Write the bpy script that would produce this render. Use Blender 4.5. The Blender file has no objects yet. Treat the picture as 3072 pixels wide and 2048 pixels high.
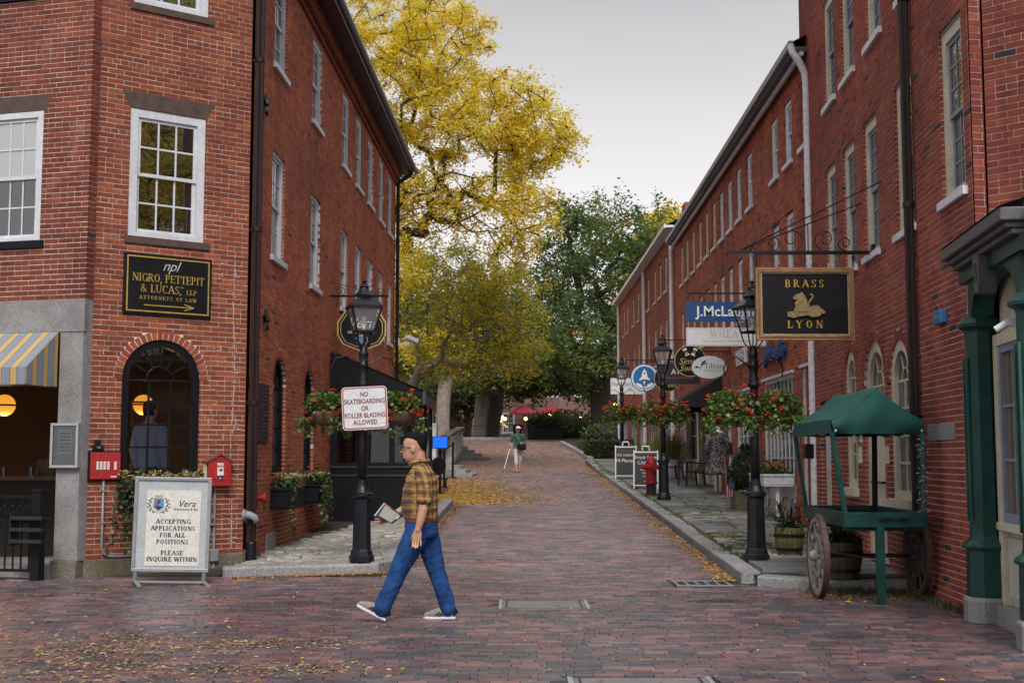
import bpy, math, random
import numpy as np
from mathutils import Matrix, Vector, noise
R = math.radians
rnd = random.Random(7)
SC = bpy.context.scene
COL = SC.collection

# ------------------------------------------------------------------ camera
cam = bpy.data.cameras.new('camera')
cam.lens = 44.53; cam.sensor_width = 36.0; cam.clip_start = 0.1; cam.clip_end = 2000
cam_o = bpy.data.objects.new('camera', cam); COL.objects.link(cam_o)
cam_o.location = (0, 0, 1.53); cam_o.rotation_euler = (R(90 + 5.19), 0, 0)
SC.camera = cam_o

# ------------------------------------------------------------------ sky and sun
SUN_EL, SUN_AZ = R(48), R(177)          # high veil of cloud, light from behind the viewpoint
world = bpy.data.worlds.new('World'); SC.world = world; world.use_nodes = True
nt = world.node_tree; nt.nodes.clear()
n_out = nt.nodes.new('ShaderNodeOutputWorld'); n_bg = nt.nodes.new('ShaderNodeBackground')
n_sky = nt.nodes.new('ShaderNodeTexSky'); n_sky.sky_type = 'NISHITA'; n_sky.sun_disc = False
n_sky.sun_elevation = SUN_EL; n_sky.sun_rotation = SUN_AZ; n_sky.dust_density = 3.0; n_sky.air_density = 1.0
n_hsv = nt.nodes.new('ShaderNodeHueSaturation'); n_hsv.inputs['Saturation'].default_value = 0.10
n_tc = nt.nodes.new('ShaderNodeTexCoord'); n_sep = nt.nodes.new('ShaderNodeSeparateXYZ')
n_ramp = nt.nodes.new('ShaderNodeValToRGB'); n_mul = nt.nodes.new('ShaderNodeMix'); n_mul.data_type = 'RGBA'; n_mul.inputs['Factor'].default_value = 0.78
el = n_ramp.color_ramp.elements
el[0].position = 0.0; el[0].color = (7.0, 6.7, 6.8, 1); el[1].position = 0.85; el[1].color = (5.6, 5.7, 5.9, 1)
e = el.new(0.17); e.color = (6.0, 5.8, 5.9, 1)
e = el.new(0.36); e.color = (3.1, 3.05, 3.15, 1)
nt.links.new(n_tc.outputs['Generated'], n_sep.inputs[0]); nt.links.new(n_sep.outputs['Z'], n_ramp.inputs['Fac'])
nt.links.new(n_sky.outputs[0], n_hsv.inputs['Color'])
nt.links.new(n_hsv.outputs[0], n_mul.inputs['A']); nt.links.new(n_ramp.outputs[0], n_mul.inputs['B'])
n_cl = nt.nodes.new('ShaderNodeTexNoise'); n_cl.inputs['Scale'].default_value = 2.2; n_cl.inputs['Detail'].default_value = 6; n_cl.inputs['Roughness'].default_value = 0.55
n_cm = nt.nodes.new('ShaderNodeMapping'); n_cm.inputs['Scale'].default_value = (1, 1, 3.2); nt.links.new(n_tc.outputs['Generated'], n_cm.inputs['Vector']); nt.links.new(n_cm.outputs[0], n_cl.inputs['Vector'])
n_cr = nt.nodes.new('ShaderNodeValToRGB'); n_cr.color_ramp.elements[0].position = 0.3; n_cr.color_ramp.elements[0].color = (0.93, 0.93, 0.945, 1); n_cr.color_ramp.elements[1].position = 0.7; n_cr.color_ramp.elements[1].color = (1.05, 1.045, 1.04, 1)
nt.links.new(n_cl.outputs['Fac'], n_cr.inputs['Fac'])
n_m2 = nt.nodes.new('ShaderNodeMix'); n_m2.data_type = 'RGBA'; n_m2.blend_type = 'MULTIPLY'; n_m2.inputs['Factor'].default_value = 1.0
nt.links.new(n_mul.outputs['Result'], n_m2.inputs['A']); nt.links.new(n_cr.outputs[0], n_m2.inputs['B'])
nt.links.new(n_m2.outputs['Result'], n_bg.inputs['Color']); n_bg.inputs['Strength'].default_value = 0.09
nt.links.new(n_bg.outputs[0], n_out.inputs[0])
sun = bpy.data.lights.new('sun', 'SUN'); sun.energy = 1.5; sun.angle = R(22); sun.color = (1.0, 0.93, 0.84)
sun_o = bpy.data.objects.new('sun', sun); COL.objects.link(sun_o)
sd = Vector((math.sin(SUN_AZ) * math.cos(SUN_EL), math.cos(SUN_AZ) * math.cos(SUN_EL), math.sin(SUN_EL)))
sun_o.rotation_euler = sd.to_track_quat('Z', 'Y').to_euler(); sun_o.location = sd * 60
SC.view_settings.view_transform = 'Standard'; SC.view_settings.look = 'None'
SC.view_settings.exposure = 0.95; SC.view_settings.gamma = 1.0; SC.view_settings.use_curve_mapping = False
SC.render.engine = 'CYCLES'
SC.cycles.use_denoising = True
SC.cycles.max_bounces = 6; SC.cycles.diffuse_bounces = 3; SC.cycles.glossy_bounces = 3
SC.cycles.transmission_bounces = 4; SC.cycles.transparent_max_bounces = 8
SC.cycles.caustics_reflective = False; SC.cycles.caustics_refractive = False

# ------------------------------------------------------------------ materials
MATS = {}
def _new(name):
    m = bpy.data.materials.new(name); m.use_nodes = True
    b = m.node_tree.nodes['Principled BSDF']; MATS[name] = m
    return m, m.node_tree, b
def _noise(nt, scale, detail=4, rough=0.6, vec=None):
    t = nt.nodes.new('ShaderNodeTexNoise'); t.inputs['Scale'].default_value = scale
    t.inputs['Detail'].default_value = detail; t.inputs['Roughness'].default_value = rough
    if vec is not None: nt.links.new(vec, t.inputs['Vector'])
    return t
def _ramp(nt, fac, stops):
    r = nt.nodes.new('ShaderNodeValToRGB'); e = r.color_ramp.elements
    e[0].position, e[0].color = stops[0][0], (*stops[0][1], 1); e[1].position, e[1].color = stops[-1][0], (*stops[-1][1], 1)
    for p, c in stops[1:-1]:
        k = e.new(p); k.color = (*c, 1)
    nt.links.new(fac, r.inputs['Fac']); return r
def _mix(nt, fac, a, b, mode='MIX'):
    m = nt.nodes.new('ShaderNodeMix'); m.data_type = 'RGBA'; m.blend_type = mode
    for s, v in (('Factor', fac), ('A', a), ('B', b)):
        if isinstance(v, bpy.types.NodeSocket): nt.links.new(v, m.inputs[s])
        elif s == 'Factor': m.inputs[s].default_value = v
        else: m.inputs[s].default_value = (*v, 1)
    return m.outputs['Result']
def _bump(nt, b, h, strength=0.3, dist=0.01):
    n = nt.nodes.new('ShaderNodeBump'); n.inputs['Strength'].default_value = strength; n.inputs['Distance'].default_value = dist
    nt.links.new(h, n.inputs['Height']); nt.links.new(n.outputs[0], b.inputs['Normal'])
def _wpos(nt):
    g = nt.nodes.new('ShaderNodeNewGeometry'); return g.outputs['Position']
def mat(name, col, rough=0.6, var=0.25, scale=6.0, bump=0.15, metal=0.0, attr=False, spec=None, col2=None, objspace=False, big=None):
    """general surface: base colour (or colour attribute) broken up by two noises, fine relief"""
    if name in MATS: return MATS[name]
    m, nt, b = _new(name)
    vec = None
    if objspace: vec = nt.nodes.new('ShaderNodeTexCoord').outputs['Object']
    else: vec = _wpos(nt)
    n1 = _noise(nt, scale, 5, 0.65, vec); n2 = _noise(nt, scale * 7.3, 3, 0.6, vec)
    lo = tuple(c * (1 - var) for c in col); hi = tuple(min(1, c * (1 + var)) for c in col)
    if col2: lo = col2
    r = _ramp(nt, n1.outputs['Fac'], [(0.3, lo), (0.7, hi)])
    c = r.outputs['Color']
    if attr:
        a = nt.nodes.new('ShaderNodeAttribute'); a.attribute_name = 'Col'
        rr = _ramp(nt, n1.outputs['Fac'], [(0.28, (1 - var,) * 3), (0.72, (1 + var,) * 3)])
        c = _mix(nt, 1.0, a.outputs['Color'], rr.outputs['Color'], 'MULTIPLY')
    g = _ramp(nt, n2.outputs['Fac'], [(0.25, (0.82,) * 3), (0.75, (1.12,) * 3)])
    c = _mix(nt, 1.0, c, g.outputs['Color'], 'MULTIPLY')
    if big:
        n3 = _noise(nt, big[0], 5, 0.65, vec); c = _mix(nt, 1.0, c, _ramp(nt, n3.outputs['Fac'], [(0.32, (big[1],) * 3), (0.66, (big[2],) * 3)]).outputs['Color'], 'MULTIPLY')
    nt.links.new(c, b.inputs['Base Color'])
    rr2 = nt.nodes.new('ShaderNodeMapRange'); rr2.inputs['To Min'].default_value = max(0.03, rough - 0.12); rr2.inputs['To Max'].default_value = min(1, rough + 0.12)
    nt.links.new(n1.outputs['Fac'], rr2.inputs['Value']); nt.links.new(rr2.outputs[0], b.inputs['Roughness'])
    b.inputs['Metallic'].default_value = metal
    if spec is not None: b.inputs['Specular IOR Level'].default_value = spec
    if bump: _bump(nt, b, n2.outputs['Fac'], bump, 0.01)
    return m
def mat_brick(name, lime=0.5, dark=0.35):
    """wall brick: tone per brick from the colour attribute, soot and lime bloom, rough face"""
    m, nt, b = _new(name); p = _wpos(nt)
    a = nt.nodes.new('ShaderNodeAttribute'); a.attribute_name = 'Col'
    big = _noise(nt, 0.55, 4, 0.6, p); mid = _noise(nt, 5, 5, 0.7, p); fine = _noise(nt, 60, 4, 0.7, p)
    c = _mix(nt, 1.0, a.outputs['Color'], _ramp(nt, big.outputs['Fac'], [(0.3, (1 - dark,) * 3), (0.7, (1.15,) * 3)]).outputs['Color'], 'MULTIPLY')
    c = _mix(nt, 1.0, c, _ramp(nt, mid.outputs['Fac'], [(0.25, (0.84,) * 3), (0.75, (1.14,) * 3)]).outputs['Color'], 'MULTIPLY')
    c = _mix(nt, 1.0, c, _ramp(nt, fine.outputs['Fac'], [(0.2, (0.8,) * 3), (0.8, (1.15,) * 3)]).outputs['Color'], 'MULTIPLY')
    vm = nt.nodes.new('ShaderNodeVectorMath'); vm.operation = 'MULTIPLY'; nt.links.new(p, vm.inputs[0]); vm.inputs[1].default_value = (1.9, 1.9, 0.22)
    st = _noise(nt, 1.0, 6, 0.7, vm.outputs[0]); c = _mix(nt, 1.0, c, _ramp(nt, st.outputs['Fac'], [(0.32, (0.72, 0.68, 0.68)), (0.50, (1.0,) * 3), (0.72, (1.14, 1.08, 1.0))]).outputs['Color'], 'MULTIPLY')
    lm = _noise(nt, 1.7, 6, 0.75, p)
    f = _ramp(nt, lm.outputs['Fac'], [(0.60, (0, 0, 0)), (0.80, (lime,) * 3)])
    c = _mix(nt, f.outputs['Color'], c, (0.50, 0.42, 0.40))
    nt.links.new(c, b.inputs['Base Color']); b.inputs['Roughness'].default_value = 0.85; b.inputs['Specular IOR Level'].default_value = 0.25
    _bump(nt, b, fine.outputs['Fac'], 0.35, 0.006); return m
def mat_granite(name, c0, c1, scale=90, rough=0.75, moss=0.0):
    m, nt, b = _new(name); p = _wpos(nt)
    v = _noise(nt, scale, 3, 0.8, p); n = _noise(nt, 3, 5, 0.6, p)
    c = _ramp(nt, v.outputs['Fac'], [(0.34, c0), (0.62, c1)]).outputs['Color']
    c = _mix(nt, 1.0, c, _ramp(nt, n.outputs['Fac'], [(0.3, (0.7,) * 3), (0.7, (1.15,) * 3)]).outputs['Color'], 'MULTIPLY')
    if moss: 
        mm = _noise(nt, 4.5, 5, 0.6, p)
        c = _mix(nt, _ramp(nt, mm.outputs['Fac'], [(0.45, (0, 0, 0)), (0.65, (moss,) * 3)]).outputs['Color'], c, (0.10, 0.085, 0.02))
    nt.links.new(c, b.inputs['Base Color']); b.inputs['Roughness'].default_value = rough
    _bump(nt, b, v.outputs['Fac'], 0.3, 0.01); return m
def mat_glass(name, tint=(0.9, 0.93, 0.95), ior=1.9, clear=True, rough=0.01):
    """window pane: reflects the surroundings; clear ones also let the room be seen"""
    if name in MATS: return MATS[name]
    m, nt, b = _new(name); nt.nodes.remove(b)
    out = nt.nodes['Material Output']; gl = nt.nodes.new('ShaderNodeBsdfGlossy'); gl.inputs['Roughness'].default_value = rough
    gl.inputs['Color'].default_value = (0.95, 0.97, 1, 1)
    fr = nt.nodes.new('ShaderNodeFresnel'); fr.inputs['IOR'].default_value = ior
    if clear:
        base = nt.nodes.new('ShaderNodeBsdfTransparent'); base.inputs['Color'].default_value = (*tint, 1)
    else:
        base = nt.nodes.new('ShaderNodeBsdfDiffuse'); base.inputs['Color'].default_value = (*tint, 1)
    w = _noise(nt, 1.1, 2, 0.5, _wpos(nt)); bp = nt.nodes.new('ShaderNodeBump'); bp.inputs['Strength'].default_value = 0.03; bp.inputs['Distance'].default_value = 0.05
    nt.links.new(w.outputs['Fac'], bp.inputs['Height']); nt.links.new(bp.outputs[0], gl.inputs['Normal'])
    mx = nt.nodes.new('ShaderNodeMixShader'); nt.links.new(fr.outputs[0], mx.inputs[0])
    nt.links.new(base.outputs[0], mx.inputs[1]); nt.links.new(gl.outputs[0], mx.inputs[2]); nt.links.new(mx.outputs[0], out.inputs[0]); return m
def mat_leaf(name, trans=0.45, var=0.3):
    m, nt, b = _new(name); nt.nodes.remove(b); out = nt.nodes['Material Output']
    a = nt.nodes.new('ShaderNodeAttribute'); a.attribute_name = 'Col'
    d = nt.nodes.new('ShaderNodeBsdfDiffuse'); t = nt.nodes.new('ShaderNodeBsdfTranslucent'); g = nt.nodes.new('ShaderNodeBsdfGlossy'); g.inputs['Roughness'].default_value = 0.45
    nt.links.new(a.outputs['Color'], d.inputs['Color'])
    tc = _mix(nt, 1.0, a.outputs['Color'], (1.25, 1.15, 0.55), 'MULTIPLY'); nt.links.new(tc, t.inputs['Color'])
    mx = nt.nodes.new('ShaderNodeMixShader'); mx.inputs[0].default_value = trans
    nt.links.new(d.outputs[0], mx.inputs[1]); nt.links.new(t.outputs[0], mx.inputs[2])
    m2 = nt.nodes.new('ShaderNodeMixShader'); m2.inputs[0].default_value = 0.04
    nt.links.new(mx.outputs[0], m2.inputs[1]); nt.links.new(g.outputs[0], m2.inputs[2]); nt.links.new(m2.outputs[0], out.inputs[0]); return m
def mat_emit(name, col, s):
    if name in MATS: return MATS[name]
    m, nt, b = _new(name); b.inputs['Base Color'].default_value = (*col, 1); b.inputs['Emission Color'].default_value = (*col, 1)
    b.inputs['Emission Strength'].default_value = s; return m

BRICK_L = mat_brick('brick_left', 0.35, 0.30); BRICK_R = mat_brick('brick_right', 0.28, 0.35); BRICK_F = mat_brick('brick_far', 0.15, 0.2)
MORTAR = mat('mortar', (0.66, 0.59, 0.55), 0.95, 0.25, 3); MORTAR_R = mat('mortar_right', (0.55, 0.48, 0.45), 0.95, 0.3, 3)
MORTAR_D = mat('mortar_dark', (0.27, 0.19, 0.165), 0.95, 0.3, 3)
GRANITE = mat_granite('granite', (0.10, 0.10, 0.105), (0.36, 0.36, 0.37)); GRAN_MOSS = mat_granite('granite_mossy', (0.07, 0.065, 0.055), (0.22, 0.20, 0.17), 40, 0.85, 0.7)
KERB = mat_granite('granite_kerb', (0.13, 0.13, 0.14), (0.36, 0.36, 0.38), 45, 0.7, 0.12); BROWNSTONE = mat('brownstone', (0.085, 0.055, 0.048), 0.85, 0.35, 8, 0.4)
WHITE = mat('white_paint', (0.58, 0.61, 0.66), 0.5, 0.10, 4, 0.08); CREAM = mat('cream_paint', (0.62, 0.57, 0.45), 0.55, 0.14, 4, 0.15)
PEEL = mat('peeling_paint', (0.70, 0.72, 0.76), 0.6, 0.22, 11, 0.3); BLACKP = mat('black_paint', (0.006, 0.0065, 0.010), 0.5, 0.3, 5, 0.06, spec=0.22)
BLACKM = mat('black_iron', (0.008, 0.0085, 0.014), 0.40, 0.35, 9, 0.12, spec=0.32); NAVYM = mat('blue_black_iron', (0.008, 0.010, 0.021), 0.38, 0.3, 7, 0.1, spec=0.36)
BROWNM = mat('brown_metal', (0.022, 0.012, 0.012), 0.42, 0.25, 4, 0.05, spec=0.3); GREYM = mat('grey_metal', (0.30, 0.32, 0.35), 0.42, 0.15, 6, 0.05, 0.4)
SILVER = mat('silver_metal', (0.50, 0.52, 0.54), 0.35, 0.12, 6, 0.04, 0.6); PIPEG = mat('pipe_grey', (0.23, 0.245, 0.27), 0.5, 0.15, 6, 0.05)
GREENP = mat('green_paint', (0.006, 0.050, 0.043), 0.42, 0.4, 5, 0.2, spec=0.35); GREENC = mat('green_canvas', (0.002, 0.060, 0.054), 0.85, 0.25, 4, 0.3)
GREYP = mat('grey_paint', (0.095, 0.098, 0.108), 0.55, 0.2, 4, 0.1); BLUEGREY = mat('blue_grey_paint', (0.24, 0.28, 0.35), 0.5, 0.12, 4, 0.1)
GOLD = mat('gold_leaf', (0.62, 0.43, 0.10), 0.35, 0.2, 20, 0.1, 0.6); GOLDP = mat('gold_paint', (0.50, 0.38, 0.12), 0.5, 0.15, 8, 0.05)
SIGNBLK = mat('sign_black', (0.006, 0.006, 0.009), 0.5, 0.4, 5, 0.05, spec=0.25); RED = mat('red_paint', (0.36, 0.022, 0.022), 0.45, 0.25, 12, 0.15)
WOOD = mat('weathered_wood', (0.26, 0.14, 0.065), 0.6, 0.4, 9, 0.3); DARKWOOD = mat('dark_wood', (0.075, 0.045, 0.035), 0.65, 0.35, 10, 0.25)
GLASS = mat_glass('pane_dark', (0.055, 0.062, 0.072), 1.9, False); GLASS_C = mat_glass('pane_clear', (0.86, 0.88, 0.90), 1.5, True)
GLASS_R = mat_glass('pane_reflecting', (0.008, 0.008, 0.009), 2.3, False); BLIND = mat_glass('pane_blind', (0.42, 0.44, 0.46), 1.5, False)
INSIDE = mat('dark_interior', (0.020, 0.014, 0.011), 0.8, 0.3, 2, 0); LEAF = mat_leaf('foliage', 0.35); LEAF_B = mat_leaf('foliage_back', 0.58)
PETAL = mat_leaf('petals', 0.25); BARK = mat('bark', (0.085, 0.066, 0.055), 0.9, 0.4, 7, 0.6); BARK_L = mat('pale_bark', (0.23, 0.20, 0.175), 0.9, 0.35, 7, 0.5)
TEXTB = mat('letter_black', (0.006, 0.006, 0.010), 0.6, 0.1, 5, 0); TEXTW = mat('letter_white', (0.78, 0.78, 0.78), 0.5, 0.05, 5, 0)
STRAW = mat('coir', (0.13, 0.08, 0.05), 0.95, 0.5, 25, 0.6); SOIL = mat('soil', (0.03, 0.022, 0.016), 0.95, 0.4, 12, 0.5)
TAR = mat('slate', (0.06, 0.062, 0.068), 0.7, 0.25, 3, 0.2)

# ------------------------------------------------------------------ mesh builder
class MB:
    def __init__(s): s.v = []; s.f = []; s.c = []; s.n = 0; s.col = (1, 1, 1)
    def add(s, vs, fs, col=None):
        b = s.n; s.v.extend(vs); s.n += len(vs)
        c = col or s.col
        for f in fs: s.f.append(tuple(i + b for i in f)); s.c.append(c)
        return s
    def box(s, x0, x1, y0, y1, z0, z1, col=None, M=None, skip=()):
        vs = [(x0, y0, z0), (x1, y0, z0), (x1, y1, z0), (x0, y1, z0), (x0, y0, z1), (x1, y0, z1), (x1, y1, z1), (x0, y1, z1)]
        if M is not None: vs = [tuple(M @ Vector(p)) for p in vs]
        fs = {'b': (0, 3, 2, 1), 't': (4, 5, 6, 7), 'f': (0, 1, 5, 4), 'k': (2, 3, 7, 6), 'r': (1, 2, 6, 5), 'l': (3, 0, 4, 7)}
        return s.add(vs, [f for k, f in fs.items() if k not in skip], col)
    def cbox(s, c, d, M=None, col=None):
        return s.box(c[0] - d[0] / 2, c[0] + d[0] / 2, c[1] - d[1] / 2, c[1] + d[1] / 2, c[2] - d[2] / 2, c[2] + d[2] / 2, col, M)
    def bar(s, p, q, w, h=None, col=None):
        """square bar between two points"""
        p = Vector(p); q = Vector(q); d = q - p; L = d.length
        if L < 1e-6: return s
        M = Matrix.Translation(p) @ d.to_track_quat('X', 'Z').to_matrix().to_4x4(); h = h or w
        return s.box(0, L, -w / 2, w / 2, -h / 2, h / 2, col, M)
    def tube(s, pts, r, n=8, col=None, cap=True, closed=False):
        pts = [Vector(p) for p in pts]; k = len(pts); rs = r if isinstance(r, (list, tuple)) else [r] * k
        ref = Vector((0, 0, 1)); b = s.n; vs = []; fs = []; U = None
        for i, p in enumerate(pts):
            t = (pts[(i + 1) % k if closed else min(i + 1, k - 1)] - pts[(i - 1) % k if closed else max(i - 1, 0)])
            if t.length < 1e-9: t = Vector((0, 0, 1))
            t.normalize()
            if U is None:
                U = t.cross(ref if abs(t.z) < 0.9 else Vector((1, 0, 0))).normalized()
            else:
                U = (U - t * U.dot(t)); U = U.normalized() if U.length > 1e-6 else t.orthogonal().normalized()
            W = t.cross(U)
            for j in range(n):
                a = 2 * math.pi * j / n
                vs.append(tuple(p + (U * math.cos(a) + W * math.sin(a)) * rs[i]))
        for i in range(k if closed else k - 1):
            i2 = (i + 1) % k
            for j in range(n):
                j2 = (j + 1) % n; fs.append((i * n + j, i2 * n + j, i2 * n + j2, i * n + j2))
        if cap and not closed: fs.append(tuple(range(n))); fs.append(tuple((k - 1) * n + j for j in reversed(range(n))))
        return s.add(vs, fs, col)
    def lathe(s, prof, n=16, c=(0, 0, 0), col=None, ph=0.0, sx=1.0, sy=1.0, cap=True):
        vs = []; fs = []
        for r, z in prof:
            for j in range(n):
                a = 2 * math.pi * j / n + ph; vs.append((c[0] + r * math.cos(a) * sx, c[1] + r * math.sin(a) * sy, c[2] + z))
        for i in range(len(prof) - 1):
            for j in range(n): j2 = (j + 1) % n; fs.append((i * n + j, i * n + j2, (i + 1) * n + j2, (i + 1) * n + j))
        if cap and prof[0] != prof[-1]: fs.append(tuple(reversed(range(n)))); fs.append(tuple((len(prof) - 1) * n + j for j in range(n)))
        return s.add(vs, fs, col)
    def prism(s, poly, y0, y1, col=None, M=None):
        """polygon in xz (counter-clockwise seen from -y) extruded from y0 (front) to y1"""
        n = len(poly); vs = [(x, y0, z) for x, z in poly] + [(x, y1, z) for x, z in poly]
        if M is not None: vs = [tuple(M @ Vector(p)) for p in vs]
        fs = [tuple(range(n)), tuple(reversed(range(n, 2 * n)))] + [((i + 1) % n, i, n + i, n + (i + 1) % n) for i in range(n)]
        return s.add(vs, fs, col)
    def ball(s, c, r, n=10, m=6, col=None):
        rx, ry, rz = r if isinstance(r, (tuple, list)) else (r, r, r)
        prof = [(math.sin(math.pi * i / m), -math.cos(math.pi * i / m)) for i in range(m + 1)]
        vs = []; fs = []
        for q, z in prof:
            for j in range(n): a = 2 * math.pi * j / n; vs.append((c[0] + max(q, 1e-4) * math.cos(a) * rx, c[1] + max(q, 1e-4) * math.sin(a) * ry, c[2] + z * rz))
        for i in range(m):
            for j in range(n): j2 = (j + 1) % n; fs.append((i * n + j, i * n + j2, (i + 1) * n + j2, (i + 1) * n + j))
        return s.add(vs, fs, col)
    def mesh(s, name, smooth=False):
        me = bpy.data.meshes.new(name); me.from_pydata(s.v, [], s.f)
        at = me.color_attributes.new('Col', 'FLOAT_COLOR', 'CORNER')
        ls = np.array([len(f) for f in s.f]); c = np.array(s.c, dtype=np.float32).reshape(-1, 3)
        cc = np.ones((int(ls.sum()), 4), dtype=np.float32); cc[:, :3] = np.repeat(c, ls, axis=0)
        at.data.foreach_set('color', cc.ravel())
        if smooth: me.polygons.foreach_set('use_smooth', [True] * len(me.polygons))
        return me
    def build(s, name, m, parent=None, smooth=False, bevel=0, loc=None, rz=None):
        return place(s.mesh(name, smooth), name, m, parent, bevel, loc, rz)
def place(me, name, m, parent=None, bevel=0, loc=None, rz=None):
    o = bpy.data.objects.new(name, me); COL.objects.link(o)
    if m is not None and not me.materials: me.materials.append(m)
    if loc is not None: o.location = loc
    if rz is not None: o.rotation_euler = (0, 0, rz)
    if parent is not None: o.parent = parent
    if bevel:
        b = o.modifiers.new('bevel', 'BEVEL'); b.width = bevel; b.segments = 2; b.limit_method = 'ANGLE'
    return o
def tag(o, label=None, cat=None, group=None, kind=None):
    for k, v in (('label', label), ('category', cat), ('group', group), ('kind', kind)):
        if v: o[k] = v
    return o
def thing(name, label, cat, loc=(0, 0, 0), rz=0, group=None, rx=0, ry=0):
    o = bpy.data.objects.new(name, None); COL.objects.link(o); o.empty_display_size = 0.2
    o.location = loc; o.rotation_euler = (rx, ry, rz); return tag(o, label, cat, group)
def wpart(o, p):
    """parent o to p keeping o's coordinates in world space (p is unrotated)"""
    o.parent = p; o.matrix_parent_inverse = Matrix.Translation(-Vector(p.location)); return o
def copy_tree(o, parent=None):
    c = o.copy(); COL.objects.link(c)
    if parent is not None: c.parent = parent
    for ch in list(o.children): copy_tree(ch, c)
    return c
class Facade:
    """vertical plane: x to the right as seen from the street, y into the wall, z up"""
    def __init__(s, o, d):
        d = Vector((d[0], d[1], 0)).normalized(); s.o = Vector((o[0], o[1], 0)); s.d = d; s.i = Vector((-d.y, d.x, 0))
        s.rz = math.atan2(d.y, d.x); s.M = Matrix.Translation(s.o) @ Matrix.Rotation(s.rz, 4, 'Z')
    def p(s, x, y, z): return tuple(s.o + s.d * x + s.i * y + Vector((0, 0, z)))
    def put(s, o, x, y, z, parent=None):
        o.location = s.p(x, y, z); o.rotation_euler = (0, 0, s.rz)
        if parent is not None: wpart(o, parent)
        return o
def zg(y):
    if y < 15: return 0.0
    if y < 45: return 0.034 * (y - 15)
    if y < 82: return 1.02 + 0.045 * (y - 45)
    return 2.685
def jit(c, a): 
    k = 1 + rnd.uniform(-a, a); return tuple(max(0.002, x * k * (1 + rnd.uniform(-a * .25, a * .25))) for x in c)
# ------------------------------------------------------------------ ground, paving, kerbs, sidewalks
def sheet(name, xs, ys, zf, m, parent=None):
    mb = MB(); nx = len(xs)
    vs = [(x, y, zf(x, y)) for y in ys for x in xs]
    fs = [(j * nx + i, j * nx + i + 1, (j + 1) * nx + i + 1, (j + 1) * nx + i) for j in range(len(ys) - 1) for i in range(nx - 1)]
    mb.add(vs, fs); return mb.build(name, m, parent)
YS = [-60, -20, 0, 5, 10, 15, 18, 21, 24, 27, 30, 33, 36, 39, 42, 45, 48, 52, 56, 60, 65, 70, 75, 82, 90, 120, 200, 400, 900]
EARTH = mat('joint_earth', (0.034, 0.028, 0.024), 0.95, 0.35, 2, 0.4)
PAVEFAR = mat('far_paving', (0.20, 0.120, 0.105), 0.7, 0.35, 1.2, 0.25, col2=(0.14, 0.095, 0.09))
g = sheet('ground', [-900, -120, -40, -12, -4, 0, 4, 12, 40, 120, 900], YS, lambda x, y: zg(y) - 0.035, EARTH); tag(g, kind='structure')
road = sheet('brick_road', [-9, -3, 0, 3, 9], [5, 8, 10, 12, 15] + [15 + 1.5 * i for i in range(1, 30)], lambda x, y: zg(y) - 0.012, EARTH)
tag(road, kind='structure')
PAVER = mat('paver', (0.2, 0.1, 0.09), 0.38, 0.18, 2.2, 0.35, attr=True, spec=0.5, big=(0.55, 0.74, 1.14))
P_RED = [(0.190, 0.104, 0.110), (0.168, 0.092, 0.100), (0.218, 0.126, 0.128), (0.152, 0.090, 0.100)]
P_BLU = [(0.084, 0.080, 0.098), (0.098, 0.089, 0.103), (0.072, 0.071, 0.090), (0.115, 0.095, 0.104)]
LID_ZONES = []            # filled by covers set into the paving: (x0, x1, y0, y1)
LIDS = [(-0.10, 0.76, 13.10, 13.75, 'grey steel hatch cover set flush in the brick paving past the walking man'),
        (0.42, 1.34, 8.10, 8.98, 'grey steel hatch cover at the bottom edge of the street')]
GRATES = [(1.95, 2.62, 15.15, 15.72), (1.93, 2.36, 13.50, 13.78)]
def in_lid(x, y):
    for r in LIDS + [q + ('',) for q in GRATES]:
        if r[0] - 0.07 < x < r[1] + 0.07 and r[2] - 0.07 < y < r[3] + 0.07: return True
    return False
def road_limits(y):
    if y < 15.2: return -8.2, 8.2
    if y < 16.6: return -8.2 + (y - 15.2) * 3.4 if y < 16.0 else -1.62, 2.74
    return (-1.60 + 0.027 * (y - 16.6) if y < 28.6 else -5.0), 2.76 + 0.006 * (y - 16)
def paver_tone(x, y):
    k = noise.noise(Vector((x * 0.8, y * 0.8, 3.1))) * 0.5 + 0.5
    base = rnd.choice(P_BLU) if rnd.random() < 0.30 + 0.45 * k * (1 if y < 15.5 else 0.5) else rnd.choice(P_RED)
    k2 = 1.0 if y < 14 else min(1.30, 1 + (y - 14) * .05); gm = min(.030, max(0, (y - 14) * .006))  # lane pavers paler, with the street's pale sheen also painted into their colour
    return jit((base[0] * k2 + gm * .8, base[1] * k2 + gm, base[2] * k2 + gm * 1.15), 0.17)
def paver_list():
    out = []; y = 6.3; row = 0
    def wave(x, y): return .020 * math.sin(x * 2.3 + y * .9) + .014 * math.sin(x * 5.1 - y * 2.2) + .010 * noise.noise(Vector((x * 1.5, y * 1.5, 8.0)))
    while y < 45.6:
        x = -8.2 + (.104 if row % 2 else 0) + rnd.uniform(-.02, .02)
        while x < 8.2:
            L = .208 * rnd.uniform(.94, 1.06); xc = x + L / 2; x += L; lo, hi = road_limits(y)
            if lo < xc < hi and not in_lid(xc, y):
                dy = wave(xc, y) * (1 if y > 7 else 0); sl = (wave(xc + .05, y) - wave(xc - .05, y)) / .1
                out.append((xc, y + dy, L / 2 - .0034, .0486, math.atan(sl)))
        y += 0.104; row += 1
    return out
pavs = paver_list()
pavs.sort(key=lambda p: p[1] if abs(p[0]) < 0.41 * p[1] + .3 else 99)
bulk = MB(); pv_mesh = {}
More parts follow.
